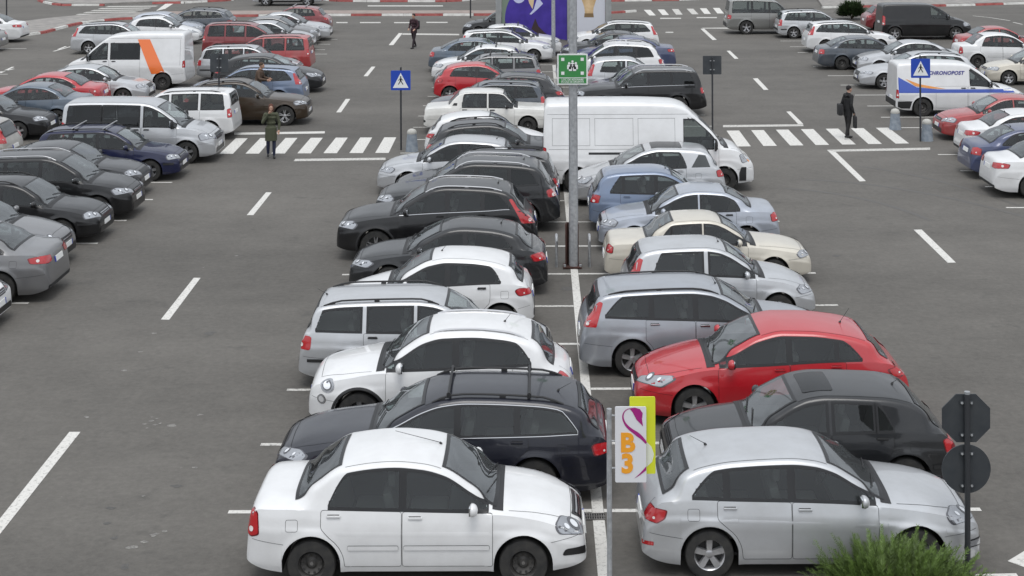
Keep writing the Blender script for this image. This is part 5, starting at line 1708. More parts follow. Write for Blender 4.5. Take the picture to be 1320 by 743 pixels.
dash(0, 94.5, 17, 86.5, .13)
dash(69, 66.5, 94, 59.5, .13)

TYRM = worn_paint('rubbed tyre mark', (.086, .081, .075), .45)
def trail(px, wd, m, name):
    pts = [at(x, y) for x, y in px]
    vs = []
    for i, p in enumerate(pts):
        d = (pts[min(i + 1, len(pts) - 1)] - pts[max(i - 1, 0)]).normalized()
        n = Vector((-d.y, d.x, 0)) * wd / 2 * (1 if 0 < i < len(pts) - 1 else .3)
        vs += [(p.x - n.x, p.y - n.y, .002), (p.x + n.x, p.y + n.y, .002)]
    return structure(link(name, mesh_from(name, vs, [(2 * i, 2 * i + 2, 2 * i + 3, 2 * i + 1) for i in range(len(pts) - 1)], False, [m])))
trail(bez2((1035, 232), (1120, 234), (1220, 250), (1335, 284)), .16, TYRM, 'tyre_mark')
trail(bez2((1010, 243), (1080, 247), (1150, 262), (1200, 285)), .16, TYRM, 'tyre_mark')
trail(bez2((1100, 214), (1180, 222), (1260, 245), (1330, 272)), .14, TYRM, 'tyre_mark')
SPOT = worn_paint('pale paint splash', (.25, .24, .22), .50)
rs_ = random.Random(4)
for (x, y, r_) in [(112, 538, .10), (186, 547, .07), (194, 543, .09), (200, 548, .08), (207, 546, .06), (196, 538, .05), (203, 540, .05), (190, 552, .06), (222, 549, .14), (258, 535, .10), (170, 706, .13), (186, 699, .10), (199, 690, .12), (212, 685, .08), (185, 640, .06), (250, 603, .09), (198, 430, .10), (181, 454, .09), (160, 478, .10), (1199, 667, .07), (925, 312, .10), (1105, 270, .07), (560, 300, .06), (305, 330, .08), (262, 345, .05)]:
    p = at(x, y)
    pts = [p + Vector((math.cos(t) * r_ * .62 * rs_.uniform(.3, 1.2), math.sin(t) * r_ * .55 * rs_.uniform(.5, 1.1), 0)) for t in np.linspace(0, 2 * math.pi, 10)[:-1]]
    quad(pts, SPOT, .003, 'paint_splash')
OILM = worn_paint('oil stain', (.062, .059, .055), .50)
for (x, y, r_) in [(142, 655, .10), (139, 675, .08), (148, 694, .09), (160, 731, .13), (227, 627, .12), (735, 372, .30), (725, 470, .26), (600, 640, .1), (960, 470, .3), (270, 430, .2), (1080, 330, .15), (880, 640, .2), (700, 530, .35), (775, 420, .25), (430, 500, .2)]:
    p = at(x, y)
    pts = [p + Vector((math.cos(t) * r_ * .8 * rs_.uniform(.4, 1.2), math.sin(t) * r_ * .7 * rs_.uniform(.5, 1.1), 0)) for t in np.linspace(0, 2 * math.pi, 11)[:-1]]
    quad(pts, OILM, .0025, 'oil_stain')

# ------------------------------------------------------------------ kerbs and raised pavements
K_RED = speckled('red kerb paint', (.26, .055, .05), (.36, .10, .09), 3, .75)
K_WHT = speckled('white kerb paint', (.50, .49, .46), (.66, .65, .62), 3, .75)
PAVE = speckled('grey concrete pavers', (.20, .19, .18), (.29, .27, .25), 2.2, .85, 0, 6)
PAVEP = speckled('pinkish concrete pavers', (.235, .19, .17), (.30, .245, .22), 2.2, .85, 0, 6)

def kerb(px, first=0, block=1.7, wd=.22, h=.13):
    pts = [at(x, y) for x, y in px]
    seg = []
    for a, b in zip(pts[:-1], pts[1:]):
        seg.append((a, b, (b - a).length))
    m = MB()
    carry, k = 0.0, first
    cur = pts[0]
    path = [cur]
    for a, b, ln in seg:
        d = (b - a) / ln
        s_ = 0.0
        while s_ < ln - 1e-6:
            st = min(block - carry, ln - s_)
            p0, p1 = a + d * s_, a + d * (s_ + st)
            n = Vector((-d.y, d.x, 0))
            vs = []
            for p, e in ((p0, .012), (p1, -.012)):
                q = p + d * e
                vs += [q - n * wd / 2, q - n * (wd / 2 - .03) + Vector((0, 0, h)), q + n * (wd / 2 - .03) + Vector((0, 0, h)), q + n * wd / 2]
            m.add(vs, [(0, 1, 5, 4), (1, 2, 6, 5), (2, 3, 7, 6), (0, 3, 2, 1), (4, 5, 6, 7)], k % 2)
            s_ += st
            carry += st
            if carry > block - 1e-6:
                carry = 0.0
                k += 1
    return structure(link('kerb', m.mesh('kerb', [K_WHT, K_RED], None, False)))

def pavement(px, m, h=.12, name='pavement'):
    pts = [at(x, y) for x, y in px]
    n = len(pts)
    a = sum(pts[i].x * pts[(i + 1) % n].y - pts[(i + 1) % n].x * pts[i].y for i in range(n))
    if a < 0:
        pts = pts[::-1]
    b = MB()
    b.prism([(p.x, p.y) for p in pts], .0, h)
    return structure(link(name, b.mesh(name, [m], None, False)))

k1 = [(20, 48.5), (37.6, 46), (58, 43), (72.7, 38.8), (92, 33.8), (109, 30.4), (131, 28), (152.7, 26), (174.5, 25), (200, 24.2), (300, 22), (428, 20.8), (520, 20.6), (640, 20.4)]
kerb(k1, 0, 1.9)
pavement([(20, 47.6), (37.6, 45.1), (58, 42.1), (72.7, 37.9), (92, 32.9), (109, 29.5), (131, 27.1), (152.7, 25.1), (174.5, 24.1), (200, 23.3), (200, 17.4), (120, 20.5), (60, 26), (0, 34), (-30, 44)], PAVE)
pavement([(200.4, 23.3), (300, 21.1), (428, 19.9), (520, 19.7), (640, 19.5), (640, 16), (520, 16), (428, 16), (300, 16.4), (200.4, 17.4)], PAVEP)
kerb([(50, 1.5), (56, 3.8), (68, 6.4), (80, 7.8), (94.5, 7.8), (116, 7.6), (134.5, 7.8)], 1, 1.9)
kerb([(196, 5.4), (215.7, 5.0), (237.5, 4.6), (259, 3.4), (291, 1.7), (300, .5)], 1, 1.9)
pavement([(52, .8), (58, 2.8), (70, 5.2), (80, 6.6), (134.5, 6.6), (196, 4.2), (237.5, 3.4), (290, .6), (300, -4), (48, -4)], PAVE)
kerb([(415, -1), (421, 1.2), (435, 2.2), (473, 2.8), (575, 2.8), (592, 2.1), (610, .4), (618, -2)], 0, 1.9)
pavement([(417, -2), (423, .4), (436, 1.2), (473, 1.7), (575, 1.7), (591, 1.1), (608, -.4), (614, -8), (415, -8)], PAVEP)
kerb([(770, 2.6), (788, 2.2), (840, 1.6), (878.5, 1), (905, -.4), (915, -2)], 1, 1.9)
kerb([(780, 18.2), (799.7, 17), (819.4, 15.6)], 1, 1.5)
kerb([(1060, 11), (1088, 10), (1150, 9.4), (1211, 8.6), (1252, 7.6), (1297, 6.2), (1340, 5)], 0, 2.1)
pavement([(1060, 10), (1088, 9), (1150, 8.4), (1211, 7.6), (1252, 6.6), (1297, 5.2), (1340, 4), (1350, -6), (1050, -6)], PAVE)

# ------------------------------------------------------------------ things of the place
GALV = speckled('galvanised steel', (.30, .31, .32), (.42, .43, .44), 14, .5, .35)
DKPOLE = mat('dark painted steel', (.028, .030, .034), .45)
SIGNBACK = speckled('dark grey sign back', (.035, .040, .046), (.05, .055, .06), 5, .5, .2)
BLUE = mat('blue sign sheet', (.012, .055, .38), .4)
WHITE = mat('white sign sheet', (.72, .73, .72), .45)
BLACK = mat('black sign print', (.012, .012, .012), .5)
GREEN = mat('green sign sheet', (.035, .22, .055), .5)
RUST = speckled('rusty brown steel', (.038, .015, .011), (.065, .026, .019), 8, .8)
CONC = speckled('blue grey concrete', (.16, .19, .23), (.24, .27, .30), 7, .85)
CONCL = speckled('pale concrete cap', (.36, .36, .33), (.46, .45, .42), 7, .85)
YEL = mat('yellow green board', (.62, .66, .03), .4)
ORANGE = mat('orange letters', (.80, .33, .02), .45)
MAGENTA = mat('magenta ribbon', (.33, .012, .18), .4)

def text_mesh(txt, size, m, bold=0.0, shear=0.0, ext=.002, align='CENTER', space=1.0):
    c = bpy.data.curves.new('lettering', 'FONT')
    c.body = txt
    c.size = size
    c.align_x = align
    c.align_y = 'CENTER'
    c.extrude = ext
    c.offset = bold
    c.shear = shear
    c.space_character = space
    c.resolution_u = 3
    o = bpy.data.objects.new('lettering_source', c)
    COL.objects.link(o)
    dg = bpy.context.evaluated_depsgraph_get()
    dg.update()
    me = bpy.data.meshes.new_from_object(o.evaluated_get(dg))
    bpy.data.objects.remove(o)
    me.materials.clear()
    me.materials.append(m)
    me.name = 'lettering'
    return me

FACE = Matrix.Rotation(R(90), 4, 'X')   # text plane upright, facing -Y

def flat(poly, y, m, name, parent, th=.002):
    """flat shape standing upright in x,z, its face towards -Y"""
    b = MB()
    n = len(poly)
    vs = [(x, y, z) for x, z in poly] + [(x, y + th, z) for x, z in poly]
    a = sum(poly[i][0] * poly[(i + 1) % n][1] - poly[(i + 1) % n][0] * poly[i][1] for i in range(n))
    f = tuple(range(n)) if a > 0 else tuple(range(n))[::-1]
    fb = tuple(i + n for i in f[::-1])
    b.add(vs, [f, fb] + [(i, (i + 1) % n, n + (i + 1) % n, n + i) for i in range(n)], 0)
    return link(name, b.mesh(name, [m], None, False), parent)

def rect(x0, x1, z0, z1, r=.0):
    return round_poly([(x0, z0), (x1, z0), (x1, z1), (x0, z1)], r, 4)

def person_shape(x, z, s):
    """pictogram of a walking person, polygon pieces"""
    return [
        [(x + .10 * s * math.cos(t), z + .80 * s + .10 * s * math.sin(t)) for t in np.linspace(0, 2 * math.pi, 10)[:-1]],
        [(x - .12 * s, z + .66 * s), (x + .12 * s, z + .66 * s), (x + .10 * s, z + .30 * s), (x - .10 * s, z + .30 * s)],
        [(x - .10 * s, z + .30 * s), (x + .02 * s, z + .30 * s), (x - .22 * s, z - .12 * s), (x - .34 * s, z - .12 * s)],
        [(x - .02 * s, z + .30 * s), (x + .10 * s, z + .30 * s), (x + .34 * s, z - .12 * s), (x + .22 * s, z - .12 * s)],
        [(x + .10 * s, z + .62 * s), (x + .12 * s, z + .50 * s), (x + .34 * s, z + .30 * s), (x + .30 * s, z + .42 * s)],
        [(x - .10 * s, z + .62 * s), (x - .12 * s, z + .50 * s), (x - .34 * s, z + .30 * s), (x - .30 * s, z + .42 * s)],
    ]

def crossing_sign(px, base, ztop, label):
    p = at(px, base)
    r = link('crossing_sign', None, None, (p.x, p.y, 0))
    tag(r, label, 'traffic sign', 'blue crossing signs')
    m = MB()
    m.tube([(0, 0, 0), (0, 0, ztop + .10)], .03, 10)
    link('post', m.mesh('post', [DKPOLE]), r)
    h = .315
    zc = ztop - h
    b = flat(rect(-h, h, zc - h, zc + h, .03), -.06, BLUE, 'sign_board', r, .02)
    flat([(-.25, zc - .24), (.25, zc - .24), (0, zc + .24)], -.064, WHITE, 'white_triangle', b)
    for k, q in enumerate(person_shape(-.0, zc - .10, .26)):
        flat(q, -.068, BLACK, 'walking_figure', b)
    return r

crossing_sign(517, 193.5, 2.55, 'blue crossing sign beside a zebra crossing, hatchbacks and a concrete bollard close behind')
crossing_sign(1186.5, 182.5, 2.72, 'blue crossing sign in front of the white post van between two bollards')

def back_sign(px, base, ztop, label):
    p = at(px, base)
    r = link('sign_seen_from_behind', None, None, (p.x, p.y, 0))
    tag(r, label, 'traffic sign', 'dark sign backs')
    m = MB()
    m.tube([(0, 0, 0), (0, 0, ztop - .05)], .03, 10)
    link('post', m.mesh('post', [DKPOLE]), r)
    h = .315
    zc = ztop - h
    flat(rect(-h, h, zc - h, zc + h, .03), .04, SIGNBACK, 'sign_board', r, .02)
    m = MB()
    m.box((0, .025, zc + .15), (.16, .03, .03)).box((0, .025, zc - .15), (.16, .03, .03))
    link('clamp', m.mesh('clamp', [GALV]), r)
    return r

back_sign(918.5, 172, 2.62, 'dark square back of a sign standing beyond the long white van')
back_sign(282.5, 167.5, 2.62, 'dark square back of a sign in front of the brown car')

# stop sign pair seen from behind, close by
p = at(1247.5, 752)
sgn = tag(link('stop_sign', None, None, (p.x, p.y, 0)), 'dark octagonal sign back above a round one on a near post', 'traffic sign')
def zpx(py, Y, px=1247):
    return aty(px, py, Y).z
m = MB()
ztp = zpx(505, p.y)
m.tube([(0, 0, 0), (0, 0, ztp - .03)], .036, 14)
m.lathe([(.036, ztp - .03), (.036, ztp), (.0, ztp + .004)], 14, 'Z', 1)
link('post', m.mesh('post', [DKPOLE, GALV]), sgn)
z1, z2 = zpx(541, p.y), zpx(606.5, p.y)
ro, rd = .325, .305
flat([(ro * math.cos(R(22.5 + 45 * k)) * 1.0, z1 + ro * math.sin(R(22.5 + 45 * k))) for k in range(8)], .045, SIGNBACK, 'octagonal_board', sgn, .02)
flat([(rd * math.cos(t), z2 + rd * math.sin(t)) for t in np.linspace(0, 2 * math.pi, 49)[:-1]], .045, SIGNBACK, 'round_board', sgn, .02)
for zc in (z1 + .2, z1 - .2, z2 + .2, z2 - .2):
    m = MB()
    m.box((0, .03, zc), (.17, .03, .035), 0, None, .006)
    m.lathe([(0, -.012), (.014, -.012), (.016, 0)], 8, 'Y', 1, Matrix.Translation((-.06, .016, zc)))
    m.lathe([(0, -.012), (.014, -.012), (.016, 0)], 8, 'Y', 1, Matrix.Translation((.06, .016, zc)))
    link('clamp', m.mesh('clamp', [SIGNBACK, GALV]), sgn)

# row sign B 3
p = at(786, 768)
rs = tag(link('row_sign', None, None, (p.x, p.y, 0)), 'white and yellow green parking row sign reading B 3 on thin post', 'row sign')
zt = zpx(527, p.y, 784)
m = MB()
m.tube([(0, 0, 0), (0, 0, zt)], .032, 14)
link('post', m.mesh('post', [GALV]), rs)
qx = lambda px, py: (aty(px, py, p.y).x - p.x, aty(px, py, p.y).z)
xa, za = qx(792.5, 523)
xb, zb = qx(833, 620)
bd = flat(rect(xa, xb, zb, za, .02), -.05, mat('white sign board', (.66, .66, .68), .4), 'front_board', rs, .02)
ya, yza = qx(811.5, 512)
yb, yzb = qx(845, 611)
yb_ = flat(rect(ya, yb, yzb, yza, .02), .0, YEL, 'back_board', rs, .02)
for zz in (za - .12, (za + zb) / 2 + .03, zb + .16):
    m = MB()
    m.tube([(0, 0, zz), (xa + .1, -.02, zz)], .012, 8)
    link('bracket', m.mesh('bracket', [GALV]), rs)
for t_, py, hh in (('B', 570, 25), ('3', 597, 24)):
    cx_, cz_ = qx(808.5, py)
    tm = text_mesh(t_, .315, ORANGE, .014)
    o = link('lettering', tm, bd)
    o.matrix_local = Matrix.Translation((cx_, -.054, cz_)) @ FACE
    o['kind'] = 'thing'
def ribbon(pts, wds, name, m, parent, y):
    poly_l, poly_r = [], []
    n = len(pts)
    P = [np.array(q) for q in pts]
    for i in range(n):
        t = P[min(i + 1, n - 1)] - P[max(i - 1, 0)]
        t = t / np.linalg.norm(t)
        nn = np.array([-t[1], t[0]])
        poly_l.append(tuple(P[i] + nn * wds[i] / 2))
        poly_r.append(tuple(P[i] - nn * wds[i] / 2))
    b = MB()
    vs = [(x, y, z) for x, z in poly_l + poly_r]
    fs = [(i, i + 1, n + i + 1, n + i) for i in range(n - 1)]
    b.add(vs, fs)
    me = b.mesh(name, [m], None, False)
    return link(name, me, parent)
bez = lambda a, b_, c, d, n=14: [tuple(np.array(a) * (1 - t) ** 3 + 3 * np.array(b_) * t * (1 - t) ** 2 + 3 * np.array(c) * t * t * (1 - t) + np.array(d) * t ** 3) for t in np.linspace(0, 1, n)]
S_ = lambda a, b_: qx(780 + a / 6.19, 505 + b_ / 6.19)
# ribbon: a thin loop down the left, a thick drop on the right, two tails
ribbon(bez(S_(215, 122), S_(120, 125), S_(110, 230), S_(215, 300), 16) + bez(S_(215, 300), S_(260, 330), S_(300, 360), S_(326, 400), 10)[1:], [.006 + .0016 * i for i in range(12)] + [.03 + .003 * i for i in range(6)] + [.05 - .004 * i for i in range(7)], 'ribbon_mark', MAGENTA, bd, -.053)
flat([S_(190, 122), S_(235, 116), S_(275, 128), S_(298, 160), S_(292, 205), S_(300, 265), S_(250, 215), S_(215, 150)], -.0535, MAGENTA, 'ribbon_mark', bd, .0005)
flat([S_(327, 582), S_(326, 615), S_(280, 650), S_(232, 680), S_(280, 635)], -.0535, MAGENTA, 'ribbon_mark', bd, .0005)
flat([S_(330, 400), S_(370, 440), S_(390, 500), S_(375, 560), S_(332, 600)], -.002, mat('pale leaf mark', (.70, .72, .60), .4), 'leaf_mark', yb_, .0008)

# lamp post with the green assembly point sign and its guard
p = at(739.5, 345.5)
lp = tag(link('lamp_post', None, None, (p.x, p.y, 0)), 'tall galvanised lamp post in the middle of the lot with brown base guard', 'lamp post')
m = MB()
m.tube([(0, 0, 0), (0, 0, 10.0)], [.105, .085], 8)
link('pole', m.mesh('pole', [GALV], R(20)), lp)
m = MB()
for sx in (-1, 1):
    m.box((sx * .135 - .035, .09, .50), (.03, .20, .96), 0, None, .004)
m.box((-.035, .19, .50), (.27, .03, .96), 0)
link('base_guard', m.mesh('base_guard', [RUST]), lp)
m = MB()
m.box((-.03, .04, .03), (.42, .36, .04), 0, None, .008)
for sx in (-.2, .15):
    m.lathe([(.03, .05), (.03, .10), (0, .105)], 8, 'Z', 1, Matrix.Translation((sx, -.1, 0)))
link('base_plate', m.mesh('base_plate', [RUST, GALV]), lp)
m = MB()
m.box((0, -.30, 9.95), (.35, 1.0, .12), 0, None, .03)
link('lamp_head', m.mesh('lamp_head', [GALV]), lp)
# sign on the pole: a thing that hangs there
gy = p.y - .14
g0, g1 = aty(718.5, 109.5, gy), aty(757.5, 69.5, gy)
gs = tag(link('assembly_point_sign', None, None, ((g0.x + g1.x) / 2, gy, g0.z)), 'green assembly point sign with white border fixed to the lamp post', 'sign')
gw, gh = (g1.x - g0.x) / 2, g1.z - g0.z
wb_ = flat(rect(-gw, gw, 0, gh, .02), 0, WHITE, 'white_border', gs, .02)
flat(rect(-gw + .03, gw - .03, .165, gh - .03, .01), -.004, GREEN, 'green_panel', gs)
flat(rect(-gw + .03, gw - .03, .03, .145, .005), -.004, GREEN, 'green_caption_panel', gs)
for (sx, sz) in ((-1, 1), (1, 1), (-1, -1), (1, -1)):
    cx_, cz_ = sx * gw * .64, (.165 + gh - .03) / 2 + sz * .155
    flat([(cx_ - .035, cz_ - .035), (cx_ + .035, cz_ - .035), (cx_ + .035, cz_ + .035), (cx_ - .035, cz_ + .035)], -.008, WHITE, 'arrow_mark', gs)
zc = (.165 + gh - .03) / 2
for (dx, dz, s_) in ((-.075, .01, 1), (.075, .01, 1), (0, .05, 1.05), (-.035, -.03, 1), (.035, -.03, 1)):
    b = MB()
    flat([(dx + .026 * math.cos(t), zc + dz + .058 + .026 * math.sin(t)) for t in np.linspace(0, 2 * math.pi, 13)[:-1]] , -.008, WHITE, 'crowd_figure', gs)
    flat([(dx - .045, zc + dz - .075), (dx + .045, zc + dz - .075), (dx + .045, zc + dz + .012), (dx + .025, zc + dz + .03), (dx - .025, zc + dz + .03), (dx - .045, zc + dz + .012)], -.008, WHITE, 'crowd_figure', gs)
for t_, zz in (('LOC DE ADUNARE', .112), ('IN CAZ DE URGENTA', .062)):
    o = link('lettering', text_mesh(t_, .058 if len(t_) < 15 else .052, WHITE, .001, 0, .001), gs)
    o.matrix_local = Matrix.Translation((0, -.0065, zz)) @ FACE
# hoop guards beside the post
for px, word in ((717.5, 'left'), (760, 'right')):
    q = at(px, 344.5)
    m = MB()
    pts = [(0, 0, 0), (0, 0, .58), (0, -.01, .63), (0, -.05, .67), (0, -.10, .68), (0, -.20, .68), (0, -.25, .67), (0, -.29, .63), (0, -.30, .58), (0, -.30, 0)]
    m.tube([(x, -y, z) for x, y, z in pts], .032, 10)
    o = link('hoop_barrier', m.mesh('hoop_barrier', [GALV]), None, (q.x, q.y, 0))
    tag(o, 'grey steel hoop barrier between the lamp post and the beige sedan' if word == 'right' else 'grey steel hoop barrier between the lamp post and the dark hatchback', 'barrier', 'hoop barriers by the lamp post')

# second pole, thin posts
p = at(713.5, 74)
m = MB()
m.tube([(0, 0, 0), (0, 0, 9.5)], [.10, .08], 10)
o = link('lamp_post', m.mesh('lamp_post', [GALV]), None, (p.x, p.y, 0))
tag(o, 'slender grey lamp post far back in front of the purple poster', 'lamp post')
for px, y_, lab in ((606.5, 23.5, 'thin dark post standing on the far kerb island'), (8.5, 26, 'thin dark post beyond the white sedan at the far corner')):
    p = at(px, y_)
    m = MB()
    m.tube([(0, 0, 0), (0, 0, 3.2)], .045, 8)
    m.box((0, 0, 2.9), (.5, .03, .5), 1)
    o = link('post', m.mesh('post', [DKPOLE, SIGNBACK]), None, (p.x, p.y, 0))
    tag(o, lab, 'post')

# concrete bollards
def bollard(px, base, label):
    p = at(px, base)
    r = link('bollard', None, None, (p.x, p.y, 0))
    tag(r, label, 'bollard', 'concrete bollards at the crossing')
    m = MB()
    m.lathe([(0, 0), (.21, 0), (.20, .02), (.155, .52), (.15, .56)], 20)
    link('bollard_body', m.mesh('bollard_body', [CONC]), r)
    m = MB()
    m.lathe([(.152, .555), (.158, .58), (.155, .62), (.12, .68), (.06, .71), (0, .72)], 20)
    link('cap', m.mesh('cap', [CONCL]), r)
bollard(531, 195, 'concrete bollard beside the zebra crossing, half hidden by a silver hatchback')
bollard(1154, 167, 'concrete bollard in front of the post van rear wheel')
bollard(1195, 181.5, 'concrete bollard between the post van and the red sedan')

# drain grate on the centre line
p = at(766, 667)
r = tag(link('drain_grate', None, None, (p.x, p.y, 0)), 'small dark drain grate set across the white centre line', 'drain grate')
m = MB()
m.box((0, 0, .005), (.30, .21, .006), 0)
link('pit', m.mesh('pit', [mat('drain pit', (.01, .01, .01), .9)]), r)
m = MB()
for k in range(9):
    m.box((-.132 + k * .033, 0, .013), (.012, .19, .010), 0)
for y_ in (-.1, 0, .1):
    m.box((0, y_, .014), (.30, .014, .011), 0)
link('grate', m.mesh('grate', [speckled('cast iron', (.14, .135, .13), (.24, .23, .22), 12, .6, .3)]), r)

# poster stand: steel frame with two printed panels
Yb = at(700, 53).y
fx = lambda px, py: (aty(px, py, Yb).x, aty(px, py, Yb).z)
x0, x1 = fx(639, 20)[0], fx(788, 20)[0]
ps = tag(link('poster_stand', None, None, ((x0 + x1) / 2, Yb, 0)), 'large grey framed poster stand with purple and white panels', 'poster stand')
wd = x1 - x0
HB = 5.6
m = MB()
for xx in (-wd / 2 + .15, wd / 2 - .15, fx(735, 20)[0] - (x0 + x1) / 2):
    m.box((xx, .15, HB / 2), (.30, .5, HB), 0, None, .01)
m.box((0, .15, HB - .15), (wd, .49, .30), 0)
link('frame', m.mesh('frame', [speckled('pale grey steel cladding', (.30, .31, .31), (.36, .37, .37), 3, .5, .2)]), ps)
o_ = (x0 + x1) / 2
xp0, xp1 = fx(647, 20)[0] - o_, fx(731, 20)[0] - o_
xw0, xw1 = fx(742, 20)[0] - o_, fx(780, 20)[0] - o_
PURP = speckled('purple print', (.035, .016, .22), (.055, .028, .30), 1.6, .5)
pn = flat(rect(xp0, xp1, .15, HB - .3), .0, mat('grey green print', (.17, .22, .17), .6), 'purple_poster', ps, .04)
gx = lambda px, py: (fx(px, py)[0] - o_, fx(px, py)[1])
flat(bez(gx(668, -18), gx(655, 0), gx(648, 14), gx(652, 40)) + [gx(731, 52), gx(731, -30), gx(690, -30)], -.004, PURP, 'printed_gown', pn)
flat([gx(680, -6), gx(689, -6), gx(688, 4), gx(686.5, 12), gx(682, 4)], -.008, mat('skin tone print', (.62, .47, .28), .6), 'printed_shape', pn)
flat([gx(693, -4), gx(700, 5), gx(692, 13), gx(685, 19), gx(682.5, 18.5), gx(688, 12)], -.010, mat('pale lilac print', (.50, .52, .72), .6), 'printed_shape', pn)
flat(bez(gx(661, -2), gx(664, 7), gx(674, 6), gx(677, -2)), -.008, mat('pale lilac print', (.50, .52, .72), .6), 'printed_shape', pn)
flat([gx(690, 24), gx(694, 34), gx(702, 42), gx(712, 50), gx(676, 46), gx(684, 40)], -.008, mat('dark brown print', (.035, .018, .022), .6), 'printed_shape', pn)
pw = flat(rect(xw0, xw1, .15, HB - .3), .0, mat('white print', (.56, .57, .62), .5), 'white_poster', ps, .04)
flat([gx(747, -8), gx(752, 6), gx(753.5, 11), gx(754, 17.5), gx(764.5, 17.5), gx(765, 11), gx(766.5, 6), gx(771, -8)], -.004, speckled('gold print', (.50, .33, .16), (.66, .48, .28), 3, .5), 'printed_cup', pw)
flat([gx(753.5, 17.4), gx(764.8, 17.4), gx(765.5, 22.5), gx(753, 22.5)], -.006, mat('dark gold print', (.20, .13, .06), .5), 'printed_base', pw)

# ------------------------------------------------------------------ plants
def leaf_mats(name, c):
    out = []
    for k, f in enumerate((.7, 1.0, 1.35)):
        out.append(mat(name + ' ' + ('deep', 'mid', 'pale')[k], tuple(x * f for x in c), .6))
    return out

def juniper(px, base, wid, hgt, label, name, n=520, seed=3, thick=1.0, col=(.080, .130, .024)):
    rnd = random.Random(seed)
    p = at(px, base)
    r = tag(link(name, None, None, (p.x, p.y, 0)), label, 'shrub')
    m = MB()
    for k in range(26):
        a = rnd.uniform(0, 2 * math.pi)
        rr = rnd.uniform(.3, .8)
        m.tube([(0, 0, .0), (math.cos(a) * wid * .22 * rr, math.sin(a) * wid * .22 * rr, hgt * .35), (math.cos(a) * wid * .42 * rr, math.sin(a) * wid * .42 * rr, hgt * rnd.uniform(.5, .8))], [.022, .014, .005], 5)
    link('stems', m.mesh('stems', [speckled('brown bark', (.05, .035, .022), (.09, .065, .045), 9, .9)]), r)
    b = MB()
    for k in range(n):
        # a feathery spray: curved axis with many short needles, tip drooping outward
        a = rnd.uniform(0, 2 * math.pi)
        el = rnd.uniform(.08, 1.2)
        q = rnd.uniform(.55, 1.0)
        base_ = Vector((math.cos(a) * wid * .40 * q * math.cos(el) , math.sin(a) * wid * .40 * q * math.cos(el), hgt * (.12 + .68 * q * math.sin(el))))
        d = Vector((math.cos(a) * math.cos(el), math.sin(a) * math.cos(el), .35 + .9 * math.sin(el))).normalized()
        d = (d + Vector((rnd.uniform(-.35, .35), rnd.uniform(-.35, .35), rnd.uniform(-.15, .25)))).normalized()
        ln = rnd.uniform(.22, .46) * (wid / 2.2)
        mi = rnd.choices((0, 1, 2), (.36, .42, .22))[0]
        side = d.cross(Vector((0, 0, 1)))
        if side.length < .1:
            side = Vector((1, 0, 0))
        side.normalize()
        up = side.cross(d)
        for j in range(18):
            t = j / 17
            c = base_ + d * ln * t + Vector((0, 0, -.05 * t * t * ln))
            nl = (.075 * (1 - .72 * t) + .012) * (wid / 2.2)
            for s_ in (-1, 1):
                th = rnd.uniform(-.9, .9)
                dr = (d * .9 + (side * s_ * math.cos(th) + up * math.sin(th)) * .75).normalized()
                wv = dr.cross(up + side * .2).normalized() * .0075 * (wid / 2.2) * thick
                e = c + dr * nl
                b.add([c - wv, c + wv, e + wv * .25, e - wv * .25], [(0, 1, 2, 3)], min(2, mi + (1 if t > .75 and rnd.random() < .5 else 0)))
    o = link('foliage', b.mesh('foliage', leaf_mats(name.replace('_', ' ') + ' needles', col), None, False), r)
    return r
juniper(1160, 784, 2.35, .52, 'spreading green juniper shrub in front of the silver hatchback', 'juniper_shrub', 820, 3, .75)
juniper(1098, 25, 2.0, 1.15, 'small dark green shrub on the far kerb behind the white estates', 'round_shrub', 900, 5, 3.0, (.030, .055, .016))
# ------------------------------------------------------------------ people
SKIN = mat('skin', (.42, .25, .18), .55)
HAIRS = {}

def ellipsoid(c, r, M=None, n=14):
    bm = bmesh.new()
    bmesh.ops.create_uvsphere(bm, u_segments=n, v_segments=n - 4, radius=1)
    vs = []
    for v in bm.verts:
        p = Vector((v.co.x * r[0], v.co.y * r[1], v.co.z * r[2]))
        vs.append((M @ p if M is not None else p) + Vector(c))
    bm.verts.index_update()
    fs = [tuple(v.index for v in f.verts) for f in bm.faces]
    bm.free()
    return vs, fs

def remesh(name, pieces, mats, vox=.011, smooth=3):
    """join overlapping pieces into one closed skin, each face keeps the material of the nearest piece"""
    m = MB()
    for (vs, fs, k) in pieces:
        m.add(vs, fs, k)
    src = m.mesh(name + ' source', [])
    o = bpy.data.objects.new(name + '_source', src)
    COL.objects.link(o)
    rm = o.modifiers.new('r', 'REMESH')
    rm.mode = 'VOXEL'
    rm.voxel_size = vox
    sm = o.modifiers.new('s', 'SMOOTH')
    sm.iterations = smooth
    sm.factor = .5
    dg = bpy.context.evaluated_depsgraph_get()
    dg.update()
    me = bpy.data.meshes.new_from_object(o.evaluated_get(dg))
    bpy.data.objects.remove(o)
    bv = BVHTree.FromPolygons([Vector(v) for v in m.v], m.f)
    me.materials.clear()
    for q in mats:
        me.materials.append(q)
    idx = []
    for p in me.polygons:
        loc, nor, i, d = bv.find_nearest(p.center)
        idx.append(m.m[i] if i is not None else 0)
    me.polygons.foreach_set('material_index', idx)
    me.polygons.foreach_set('use_smooth', [True] * len(me.polygons))
    me.name = name
    me.update()
    return me

